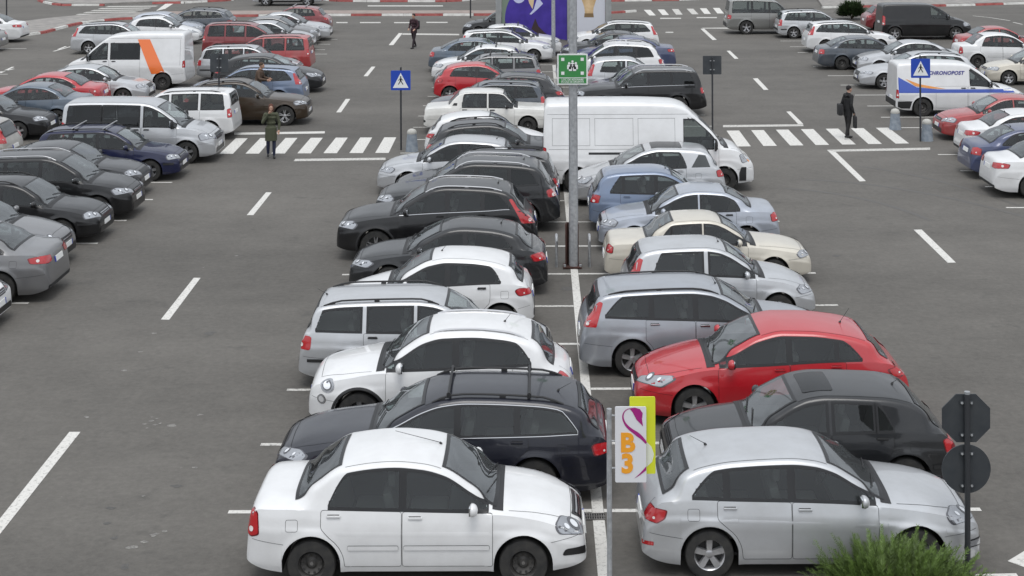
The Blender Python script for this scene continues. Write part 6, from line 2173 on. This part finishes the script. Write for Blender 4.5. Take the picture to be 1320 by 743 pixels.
def person(px, base, H, rot, label, coat, trouser, shoe, hairc, stride=.0, elbows=None, hands=None, coat_len=.86, hat=False, lean=0.0, at_xy=None, longhair=False, skirt=.16):
    """standing figure facing -Y at rot 0; elbows and hands: positions for the two arms"""
    p = at(px, base) if at_xy is None else Vector((*at_xy, 0))
    root = tag(link('person', None, None, (p.x, p.y, 0), R(rot)), label, 'person')
    C, T, SH = mat(*coat), mat(*trouser), mat(*shoe)
    s = H / 1.72
    pc = []
    def tube(pts, rs, k, n=12):
        b = MB()
        b.tube([Vector(q) * s for q in pts], [r_ * s for r_ in rs], n)
        pc.append((b.v, b.f, k))
    def ell(c, r, k, M=None):
        vs, fs = ellipsoid(Vector(c) * s, [q * s for q in r], M)
        pc.append((vs, fs, k))
    ly = -lean
    up = lambda x, y, z: (x, y + ly * max(0, z - .95) , z)
    # legs: stride puts one foot ahead
    for sx, st in ((1, stride), (-1, -stride)):
        hip, kn, an = (.09 * sx, 0, .92), (.095 * sx, -st * .42 - .01, .50), (.09 * sx, -st + (.05 if st < 0 else 0), .09 + (.05 if st < 0 else 0))
        tube([hip, tuple((np.array(hip) + kn) / 2), kn, tuple((np.array(kn) * .6 + np.array(an) * .4)), an], [.095, .082, .060, .058, .043], 1)
        fz = an[2] - .05
        tube([(an[0], an[1] + .05, fz), (an[0] * 1.05, an[1] - .06, fz - .005), (an[0] * 1.15, an[1] - .17, fz - .012)], [.040, .042, .030], 2, 10)
    # trunk with coat
    tube([up(0, 0, coat_len - .06), up(0, 0, .98), up(0, -.0, 1.12), up(0, -.005, 1.30), up(0, 0, 1.40), up(0, .005, 1.46)], [skirt, .165, .15, .165, .15, .085], 0, 16)
    # flatten the trunk front to back
    vs, fs, k = pc[-1]
    pc[-1] = ([(v[0] * 1.12, (v[1]) * .78, v[2]) for v in vs], fs, k)
    for sx in (1, -1):
        ell(up(.165 * sx, 0, 1.385), (.075, .075, .075), 0)
    tube([up(0, .005, 1.42), up(0, -.01, 1.56)], [.060, .052], 3, 10)
    tube([up(0, .01, 1.44), up(0, .0, 1.49)], [.085, .072], 0, 12)
    # head with jaw, nose, ears
    hc = Vector(up(0, -.015, 1.615))
    ell(hc, (.072, .092, .105), 3)
    ell(hc + Vector((0, -.045, -.065)), (.050, .045, .045), 3)
    ell(hc + Vector((0, -.098, -.015)), (.013, .020, .022), 3)
    for sx in (1, -1):
        ell(hc + Vector((.074 * sx, .005, -.012)), (.010, .022, .030), 3)
    # arms and hands
    el = elbows or [(.25, .02, 1.12), (-.25, .02, 1.12)]
    hd = hands or [(.24, -.08, .88), (-.24, -.08, .88)]
    for i, sx in enumerate((1, -1)):
        sh_, e, w_ = Vector(up(.18 * sx, 0, 1.39)), Vector(up(*el[i])), Vector(up(*hd[i]))
        tube([sh_, (sh_ + e) / 2, e], [.062, .056, .050], 0)
        tube([e, e + (w_ - e) * .55, w_], [.050, .045, .036], 0)
        d = (w_ - e).normalized()
        sd = d.cross(Vector((0, 1, 0)))
        if sd.length < .1:
            sd = Vector((1, 0, 0))
        sd.normalize()
        pal = w_ + d * .05
        tube([w_, w_ + d * .04, w_ + d * .085], [.026, .036, .032], 3, 10)
        nn = d.cross(sd)
        for j, (o_, ln) in enumerate(((-.028, .066), (-.010, .078), (.009, .073), (.027, .055))):
            a = w_ + d * .082 + sd * o_
            tube([a, a + d * ln * .55 + nn * .006, a + d * ln * .9 + nn * .022], [.0105, .0095, .008], 3, 6)
        a = w_ + d * .03 + sd * -.03
        tube([a, a - sd * .028 + d * .035, a - sd * .030 + d * .068], [.012, .011, .009], 3, 6)
    link('body', remesh('body', pc, [C, T, SH, SKIN], .0095 * s), root)
    # face marks
    for sx in (1, -1):
        vs, fs = ellipsoid((hc + Vector((.030 * sx, -.083, .012))) * s, [.011 * s, .009 * s, .006 * s], None, 8)
        e = MB()
        e.add(vs, fs)
        link('eye', e.mesh('eye', [mat('eye', (.02, .015, .012), .2)]), root)
    e = MB()
    e.add(*ellipsoid((hc + Vector((0, -.090, -.062))) * s, [.022 * s, .008 * s, .006 * s], None, 8))
    link('mouth', e.mesh('mouth', [mat('lips', (.30, .11, .10), .5)]), root)
    # hair or hat
    h = []
    hm = mat('hat' if hat else 'hair ' + str(hairc), hairc, .85)
    vs, fs = ellipsoid((hc + Vector((0, .016, .030))) * s, [.083 * s, .096 * s, .094 * s])
    h.append((vs, fs, 0))
    if longhair:
        h.append((*ellipsoid((hc + Vector((0, .055, -.07))) * s, [.085 * s, .05 * s, .12 * s]), 0))
        for sx in (1, -1):
            h.append((*ellipsoid((hc + Vector((.066 * sx, -.005, -.06))) * s, [.024 * s, .045 * s, .10 * s]), 0))
    link('hat' if hat else 'hair', remesh('hair', h, [hm], .010), root)
    return root

person(349.5, 204, 1.68, 12, 'woman in a knee length green parka with reddish hair, hand at her face', ('green parka', (.060, .065, .038), .85), ('dark blue jeans', (.016, .020, .045), .8), ('black shoes', (.014, .013, .013), .5), (.085, .030, .018),
       stride=.03, elbows=[(.26, -.02, 1.12), (-.27, -.05, 1.13)], hands=[(.24, -.10, .90), (-.07, -.20, 1.46)], coat_len=.62, longhair=True, skirt=.172)
person(533.5, 62.5, 1.74, -35, 'pedestrian in dark burgundy jacket and hat walking across the far lot', ('burgundy jacket', (.035, .012, .018), .8), ('dark trousers', (.020, .012, .016), .8), ('dark boots', (.012, .010, .010), .5), (.012, .010, .011),
       stride=.20, elbows=[(.27, .02, 1.13), (-.27, .02, 1.13)], hands=[(.20, -.14, .98), (-.20, -.14, .98)], hat=True, coat_len=.82)
person(1093, 179, 1.76, 115, 'man in black coat and cap walking over the zebra crossing', ('black coat', (.012, .012, .013), .85), ('black trousers', (.014, .013, .014), .8), ('black boots', (.010, .010, .010), .5), (.008, .008, .008),
       stride=.08, elbows=[(.26, .05, 1.12), (-.26, .06, 1.12)], hands=[(.22, -.10, .90), (-.24, -.06, .86)], hat=True, coat_len=.80, lean=.06)
PERSON_X1 = dict(H=1.76, rot=80, label='man in brown jacket leaning forward beside the pale blue hatchback', coat=('brown jacket', (.085, .055, .038), .85), trouser=('grey trousers', (.05, .048, .046), .8), shoe=('brown shoes', (.03, .02, .015), .5), hairc=(.055, .032, .020), stride=.05,
       elbows=[(.25, -.10, 1.15), (-.25, -.10, 1.15)], hands=[(.12, -.36, 1.12), (-.12, -.36, 1.10)], lean=.22)

def bag(p, s, label, m, strap, name='shoulder_bag'):
    r = tag(link(name, None, None, p), label, 'bag')
    b = MB()
    b.box((0, 0, 0), s, 0, None, min(s) * .3)
    link('bag_body', b.mesh('bag_body', [m]), r)
    b = MB()
    b.tube(strap, .012, 6)
    link('strap', b.mesh('strap', [m]), r)
BAGM = mat('black bag fabric', (.016, .016, .017), .7)
q = at(1093, 179)
bag((q.x - .27, q.y - .05, .98), (.16, .34, .38), 'black shoulder bag at the hip of the man in black', BAGM, [(0, 0, .17), (.14, -.06, .40), (.27, -.10, .52), (.27, .10, .50), (.05, .12, .17)])
bag((q.x + .18, q.y - .28, .60), (.10, .26, .40), 'black carrier bag hanging from the hand of the man in black', BAGM, [(0, -.05, .19), (0, 0, .30), (0, .05, .19)], 'carrier_bag')
q = at(533.5, 62.5)
bag((q.x + .20, q.y + .04, 1.18), (.20, .28, .44), 'black backpack on the pedestrian in burgundy', BAGM, [(0, -.1, .2), (-.12, -.2, .26), (-.22, -.20, .12), (-.05, -.12, -.18)], 'backpack')
# ------------------------------------------------------------------ the cars
P = dict(
    white=paint('white paint', (.70, .70, .70), 0, .30, .16), cream=paint('aged white paint', (.68, .67, .635), 0, .4, .30),
    silver=paint('silver paint', (.52, .53, .545), .5, .30, .22), silverblue=paint('blue silver paint', (.35, .37, .405), .5, .30, .25), bluesilver=paint('pale blue silver paint', (.40, .43, .49), .5, .30, .25),
    grey=paint('mid grey paint', (.19, .19, .195), .5, .30, .25), dgrey=paint('dark grey paint', (.034, .035, .038), .25, .30, .07), black=paint('black paint', (.007, .007, .008), 0, .28, .03), char=paint('charcoal paint', (.014, .015, .017), .1, .28, .05),
    navy=paint('navy paint', (.008, .011, .045), .1, .28, .03), midnight=paint('midnight paint', (.009, .010, .018), .1, .26, .03), red=paint('red paint', (.42, .008, .016), 0, .28, .05), brick=paint('brick red paint', (.34, .022, .024), 0, .35, .25), maroon=paint('maroon paint', (.19, .012, .018), .15, .3, .18),
    blue=paint('soft blue paint', (.16, .21, .31), .35, .30, .2), steel=paint('steel blue paint', (.085, .115, .155), .4, .30, .22), beige=paint('beige paint', (.57, .53, .45), .1, .35, .2), brown=paint('brown paint', (.040, .026, .015), .2, .28, .06),
    indigo=paint('dull blue paint', (.045, .060, .135), .2, .30, .2), dsteel=paint('dark blue grey paint', (.050, .062, .080), .35, .30, .2), pewter=paint('pewter paint', (.22, .22, .21), .45, .32, .25), sand=paint('dusty silver beige paint', (.40, .38, .34), .35, .35, .35))
CARS = []
def Yn(n):
    return Y0 + BAY * n
def add(key, face, side, px, where, col, label, group, rim='alloy', near=False, dx=0, tilt=0, **kw):
    """side: which picture edge of the car (L or R) shows in column px; where: ('n', bay) or ('roof', y of the roof top) or ('gnd', y of the near wheels)"""
    if key not in MODELS:
        build_model(key, SPECS[key])
    md = MODELS[key]
    bv = np.array([v.co for v in md['parts'][0]['me'].vertices])
    if face == 'L':
        bv = bv * np.array([-1, -1, 1])
    if tilt:
        c_, s_ = math.cos(R(tilt)), math.sin(R(tilt))
        bv = bv @ np.array([[c_, s_, 0], [-s_, c_, 0], [0, 0, 1]])
    inv = np.array(CM.inverted())
    def proj(X, Y):
        q = (bv + np.array([X, Y, 0])) @ inv[:3, :3].T + inv[:3, 3]
        return q[:, 0] / -q[:, 2] * F + PX, -q[:, 1] / -q[:, 2] * F + PY
    def solve_x(Y):
        X = x_at(px, Y, .6) + (md['L'] / 2 if side == 'L' else -md['L'] / 2)
        for _ in range(4):
            u, v = proj(X, Y)
            e = (u.min() if side == 'L' else u.max()) - px
            X -= e * (Y / F) * 1.0
        return X
    if where[0] == 'n':
        Y = Yn(where[1])
        X = solve_x(Y)
    elif where[0] == 'roof':
        lo, hi = 10.0, 130.0
        for _ in range(26):
            Y = (lo + hi) / 2
            X = x_at(px, Y, .6) + (md['L'] / 2 if side == 'L' else -md['L'] / 2)
            if proj(X, Y)[1].min() > where[1]:
                lo = Y
            else:
                hi = Y
        X = solve_x(Y)
    else:
        Y = at(px, where[1], 0).y + md['W'] * .5
        X = solve_x(Y)
    r, _ = place_car(key, X + dx, Y, face, P[col], label, group, near, rim, kw.get('name', 'parked_car'), kw.get('cat', 'car'), tilt, kw.get('skip', ()), kw.get('bars', ()), kw.get('barmat'), kw.get('over', -.05))
    CARS.append((label, X, Y, md['L'], md['W']))
    return r

G1, G2 = 'cars parked back to back left of the centre line', 'cars parked right of the centre line'
G3, G4, G5 = 'cars in the row along the lane by the zebra crossing', 'cars in the row at the lot edge', 'cars in the row on the far aisle'
# centre row, nearer half
add('logan', 'R', 'L', 318, ('roof', 551.5), 'white', 'white four door saloon with dark steel wheels, nearest of its row', G1, 'steel', True)
add('avant', 'L', 'L', 353, ('roof', 478), 'midnight', 'dark navy estate with roof bars and chrome window trim behind the nearest white saloon', G1, 'alloym', True, bars=(.12, .72), barmat=M_TRIM)
add('crossover', 'L', 'L', 398, ('roof', 401), 'white', 'rounded white crossover with black arch trim and round headlights', G1, 'alloy', True)
add('wagon', 'R', 'L', 385, ('roof', 365.5), 'silver', 'silver estate with black roof rails between two white cars', G1, 'cover', True)
add('smallhatch', 'L', 'R', 689, ('roof', 316.5), 'white', 'small rounded white hatchback with its tail by the median, beside a silver estate', G1, 'cover', True)
add('threedoor', 'L', 'L', 450, ('roof', 278), 'char', 'charcoal three door hatchback in front of the black crossover with tall tail lights', G1, 'alloy', True)
add('suv', 'L', 'L', 434, ('roof', 227.5), 'black', 'black crossover with tall red corner tail lights and chrome sill line', G1, 'alloyy', True)
add('mall_suv', 'L', 'R', 722, ('roof', 199), 'char', 'dark off-roader with silver roof rails behind the black crossover', G1, 'alloy', True)
add('wagon', 'L', 'L', 505, ('roof', 192), 'dgrey', 'dark grey estate mostly hidden between an off-roader and a silver hatchback', G1, 'alloy')
add('hatch', 'L', 'L', 486, ('roof', 173), 'silver', 'pale silver hatchback nosing to the lane nearest the blue crossing sign', G1, 'alloy', True)
add('lowsuv', 'R', 'L', 546, ('roof', 152.4), 'dgrey', 'dark grey crossover facing the long white van behind the pale silver hatchback', G1, 'alloy')
add('smallhatch', 'R', 'L', 547, ('roof', 142), 'white', 'white hatchback between a dark grey crossover and an old white saloon', G1, 'alloy')
add('classicsedan', 'R', 'L', 546, ('roof', 113), 'cream', 'boxy old white saloon with upright square cabin', G1, 'steel', True)
add('astrawagon', 'L', 'R', 706, ('roof', 102.4), 'dsteel', 'blue grey estate with roof rails behind the boxy old saloon', G1, 'alloy')
add('hatch', 'L', 'R', 728, ('roof', 92), 'dgrey', 'dark grey hatchback with arched roof between two estates', G1, 'alloy')
add('smallhatch', 'R', 'L', 559, ('roof', 79), 'red', 'bright red hatchback alone among grey cars', G1, 'alloy')
add('wagon', 'L', 'R', 699, ('roof', 68), 'grey', 'grey estate with roof bars behind the bright red hatchback', G1, 'cover', bars=(.15, .6), barmat=M_TRIM)
add('hatch', 'L', 'L', 556, ('roof', 57), 'white', 'white hatchback with roof racks behind the red hatchback', G1, 'alloy', bars=(.1, .6), barmat=M_TRIM)
add('liftback', 'R', 'L', 552, ('roof', 48), 'steel', 'steel blue saloon with long sloping tail', G1, 'alloy')
add('focuswagon', 'R', 'L', 589, ('roof', 37), 'white', 'white estate with red tail light beyond the steel blue saloon', G1, 'alloy')
add('hatch', 'R', 'L', 612, ('roof', 30), 'white', 'white hatchback with two roof bars in front of the purple poster', G1, 'alloy', bars=(.1, .6), barmat=M_TRIM)
add('hatch', 'L', 'L', 596, ('roof', 12), 'black', 'black car with its bonnet at the left edge of the poster stand', G1, 'alloy')
# right of the centre line
add('spaceback', 'R', 'L', 819, ('roof', 549.3), 'silver', 'silver hatchback behind the juniper shrub, nearest of its row', G2, 'alloy', True)
add('oldhatch', 'L', 'L', 850, ('roof', 476), 'char', 'black square edged hatchback with sunroof behind the nearest silver hatchback', G2, 'alloy', True)
add('sporthatch', 'L', 'L', 813, ('roof', 399.6), 'red', 'bright red hatchback with thin roof aerial beside the blue grey silver estate', G2, 'alloy', True)
add('focuswagon', 'R', 'L', 744, ('roof', 351), 'silverblue', 'blue grey silver estate with tall red tail lights beside the bright red hatchback', G2, 'alloy', True)
add('punto', 'R', 'L', 797, ('roof', 302.5), 'silver', 'small silver hatchback with slim red corner lights beside the beige saloon', G2, 'cover', True)
add('oldsedan', 'R', 'L', 776, ('roof', 270), 'beige', 'beige saloon by the foot of the lamp post', G2, 'cover', True)
add('compactsedan', 'L', 'L', 769, ('roof', 234.4), 'bluesilver', 'pale blue silver saloon facing the lamp post', G2, 'cover', True)
add('cityhatch', 'R', 'L', 757, ('roof', 211), 'blue', 'soft blue small hatchback in front of the silver wagon', G2, 'cover', True)
add('smallwagon', 'L', 'R', 936, ('roof', 182.5), 'silver', 'silver small wagon with glass roof in front of the long white van', G2, 'alloy', True)
VANS = 'vans'
add('master', 'R', 'L', 698, ('roof', 124.2), 'white', 'long high roofed white panel van filling the middle of the lot', VANS, 'steel', True, name='panel_van', cat='van')
add('boxsuv', 'L', 'R', 911, ('roof', 85), 'black', 'boxy black off-roader behind the long white van', G2, 'alloy')
add('cityhatch', 'L', 'L', 750, ('roof', 83), 'navy', 'dark blue hatchback hidden behind the boxy black off-roader', G2, 'alloy')
add('punto', 'R', 'L', 752, ('roof', 72), 'silver', 'silver hatchback between a dark blue hatchback and a white off-roader', G2, 'alloy')
add('mall_suv', 'L', 'R', 859, ('roof', 53), 'white', 'white off-roader with dark windows in front of two dark saloons', G2, 'alloy')
add('sedan', 'L', 'L', 738, ('roof', 45), 'indigo', 'dull blue saloon beyond the white off-roader', G2, 'alloy')
add('sedan', 'L', 'R', 852, ('roof', 39), 'dgrey', 'dark grey saloon squeezed behind a dull blue one', G2, 'alloy')
add('focuswagon', 'L', 'R', 850, ('roof', 26), 'white', 'white estate in front of the white and gold poster', G2, 'alloy')
# row along the left lane, nearest first
add('hatch', 'R', 'R', 15, ('n', 3.5), 'white', 'white hatchback of which only the front corner shows', G3, 'alloy')
add('sedan', 'L', 'R', 90, ('n', 4.45), 'grey', 'grey saloon showing its tail with a long red lamp', G3, 'alloy', True)
add('sporthatch', 'R', 'R', 98, ('n', 5.42), 'grey', 'grey hatchback nosing out behind the grey saloon tail', G3, 'alloy', True)
add('wagon', 'R', 'R', 147, ('n', 6.42), 'black', 'black estate with a chrome roof rail beside a black people carrier', G3, 'alloy', True)
add('touran', 'R', 'R', 187, ('n', 7.42), 'black', 'tall black people carrier with silver roof rails', G3, 'alloy', True)
add('liftback', 'R', 'R', 197, ('n', 8.42), 'dgrey', 'dark grey saloon between the black people carrier and the navy estate', G3, 'alloy', True)
add('astrawagon', 'R', 'R', 244, ('n', 9.42), 'navy', 'navy estate with two silver roof bars', G3, 'alloy', True, bars=(.12, .62), over=.10)
add('vito', 'R', 'R', 290, ('roof', 124), 'silver', 'silver minibus with dark side windows by the zebra crossing', VANS, 'alloy', True, name='minibus', cat='van')
add('mpv', 'L', 'R', 312, ('roof', 112), 'white', 'white family estate with red tail lamps behind the silver minibus', G3, 'alloy')
add('lowsuv', 'R', 'R', 403, ('roof', 100), 'brown', 'dark brown crossover with bright alloy wheels', G3, 'alloyy', True)
rb = add('focuswagon', 'L', 'R', 399, ('roof', 83), 'blue', 'pale blue hatchback with tall red tail lights behind the brown crossover', G3, 'alloy')
add('sporthatch', 'R', 'R', 420, ('roof', 68), 'char', 'black hatchback nosing into the aisle behind the pale blue one', G3, 'alloy')
add('wagon', 'R', 'L', 253, ('roof', 57), 'silver', 'silver estate with dark rails beside the white van with orange stripe', G3, 'alloy')
add('mpv', 'L', 'R', 407, ('roof', 44), 'brick', 'red tall family car with its tail to the aisle', G3, 'alloy')
add('mpv', 'R', 'L', 260, ('roof', 28), 'maroon', 'maroon tall family car behind the silver estate', G3, 'alloy')
add('hatch', 'R', 'R', 408, ('roof', 26), 'silver', 'silver hatchback directly behind the red tall family car', G3, 'alloy')
add('liftback', 'R', 'R', 414, ('roof', 20), 'grey', 'grey saloon between two silver cars at the far aisle', G3, 'alloy')
add('sedan', 'R', 'R', 429, ('roof', 15), 'silver', 'silver saloon facing the aisle in front of the red hatchback with roof bars', G3, 'alloy')
add('hatch', 'L', 'R', 429, ('roof', 7), 'maroon', 'dark red hatchback with roof bars at the far end of the row', G3, 'alloy', bars=(.15, .7), over=.05)
add('avant', 'L', 'R', 306, ('roof', 10), 'dsteel', 'dark blue estate with chrome window line at the far kerb', G3, 'alloy')
add('smallhatch', 'R', 'R', 262, ('roof', 20), 'white', 'white hatchback between the striped van and the maroon family car', G3, 'alloy')
add('hatch', 'R', 'R', 268, ('roof', 14.6), 'bluesilver', 'pale blue hatchback behind a white one near the red and white kerb', G3, 'alloy')
add('focuswagon', 'R', 'R', 216, ('roof', 28), 'silver', 'silver estate with roof rails behind the white van with orange stripe', G5, 'alloy')
add('transit', 'L', 'R', 252, ('roof', 39), 'white', 'white van with a broad orange diagonal stripe', VANS, 'steel', True, name='panel_van', cat='van')
add('liftback', 'R', 'R', 201, ('roof', 82), 'silver', 'silver saloon in front of the white van with orange stripe', G5, 'alloy')
add('sedan', 'L', 'R', 144, ('roof', 92), 'red', 'red saloon between a silver and a slate blue saloon', G5, 'alloy')
add('sedan', 'L', 'R', 126, ('roof', 105), 'steel', 'slate blue saloon with chrome window line', G5, 'alloy')
add('liftback', 'R', 'R', 76, ('roof', 119), 'black', 'black saloon facing the rear of the silver minibus', G5, 'alloy', True)
add('punto', 'L', 'R', 31, ('roof', 149), 'sand', 'dusty silver beige hatchback cut by the frame beside the black saloon', G5, 'alloy')
add('sedan', 'L', 'R', 38, ('roof', 17), 'white', 'white saloon showing its tail by the curved kerb', G5, 'alloy')
add('hatch', 'L', 'R', 11, ('roof', 27), 'pewter', 'brownish grey car cut by the frame beside the white saloon tail', G5, 'alloy')
add('mall_suv', 'R', 'R', 418, ('gnd', 8), 'silver', 'silver car on the far road with only wheels and sills in view', 'cars on the far road', 'alloy', tilt=0)
# row at the right edge, far to near
add('discovery', 'R', 'L', 932, ('gnd', 45), 'pewter', 'tall grey boxy off-roader with red tail light at the lane corner', G4, 'alloy')
add('astrawagon', 'R', 'L', 997, ('gnd', 50.4), 'silver', 'silver estate between the tall grey off-roader and a white estate', G4, 'alloy')
add('focuswagon', 'R', 'L', 1033, ('roof', 26), 'white', 'white estate with a slim red tail lamp behind the dark grey saloon', G4, 'alloy')
add('liftback', 'R', 'L', 1047, ('roof', 45), 'dsteel', 'dark blue grey saloon with its tail to the lane', G4, 'steel')
add('liftback', 'L', 'L', 1098, ('roof', 50.6), 'silver', 'silver saloon facing the lane behind the post van', G4, 'alloy')
add('avant', 'L', 'L', 1100, ('roof', 65), 'silver', 'silver estate nosing to the lane directly behind the post van', G4, 'alloy')
pv = add('postvan', 'R', 'L', 1141, ('roof', 76), 'white', 'white post van with blue and orange stripes', VANS, 'steel', True, name='post_van', cat='van')
add('cargovito', 'R', 'L', 1127, ('roof', 3), 'black', 'black van with tall red tail light at the far end', VANS, 'alloy', name='black_van', cat='van')
add('hatch', 'R', 'L', 1109, ('roof', 4), 'maroon', 'dark red hatchback half hidden behind the black van', G4, 'alloy')
add('compactsedan', 'R', 'L', 1227, ('roof', 33), 'brick', 'red saloon behind a white four door saloon at the frame edge', G4, 'alloy')
add('logan', 'R', 'L', 1225, ('roof', 41), 'white', 'white four door saloon behind the post van cab', G4, 'steel')
add('compactsedan', 'L', 'L', 1262, ('roof', 62), 'beige', 'beige saloon cut by the frame above the post van cab', G4, 'alloy')
add('compactsedan', 'L', 'L', 1202, ('roof', 120), 'brick', 'red saloon facing the lane in front of the post van', G4, 'alloy', True)
add('sedan', 'R', 'L', 1229, ('roof', 139), 'white', 'white saloon tail between the red and the blue saloons', G4, 'alloy', True)
add('liftback', 'R', 'L', 1234, ('roof', 158), 'indigo', 'blue saloon with squarish red tail lamp', G4, 'alloy', True)
add('sedan', 'R', 'L', 1262, ('roof', 176), 'white', 'white saloon tail with long red lamp, nearest in its row', G4, 'alloy', True)
# lettering on the post van
o = link('lettering', text_mesh('CHRONOPOST', .182, mat('blue lettering', (.03, .03, .22), .4), .006, .28, .001, 'LEFT', 1.05), pv)
sk = MODELS['postvan']
h1, h2 = (sk['skin'].hit((-.6, -3, z_), (0, 1, 0), 0) for z_ in (1.44, 1.68))
o.matrix_local = Matrix.Translation((-1.22, (h1.y + h2.y) / 2 - .012, 1.56)) @ Matrix.Rotation(-math.atan2(h2.y - h1.y, .24), 4, 'X') @ FACE
# the man beside the pale blue car
bx, by = rb.location.x, rb.location.y
q = aty(336, 90, by - 1.25)
person(0, 0, at_xy=(q.x - .12, by - 1.22), **{k: v for k, v in PERSON_X1.items() if k not in ('label',)}, label=PERSON_X1['label']) if False else person(0, 0, PERSON_X1['H'], PERSON_X1['rot'], PERSON_X1['label'], PERSON_X1['coat'], PERSON_X1['trouser'], PERSON_X1['shoe'], PERSON_X1['hairc'], PERSON_X1['stride'], PERSON_X1['elbows'], PERSON_X1['hands'], lean=PERSON_X1['lean'], at_xy=(q.x - .12, by - 1.22))
# roof bars: things carried by cars
BARM = mat('silver roof bar', (.50, .50, .51), .35, .8)
import sys
if '--check' in sys.argv or True:
    rows = sorted(CARS, key=lambda c: c[2])
    for i, a in enumerate(rows):
        for b in rows[i + 1:]:
            if abs(a[1] - b[1]) < (a[3] + b[3]) / 2 - .02 and abs(a[2] - b[2]) < (a[4] + b[4]) / 2 + .02:
                print('OVERLAP %.2f,%.2f / %.2f,%.2f :: %s :: %s' % (a[1], a[2], b[1], b[2], a[0][:50], b[0][:50]))
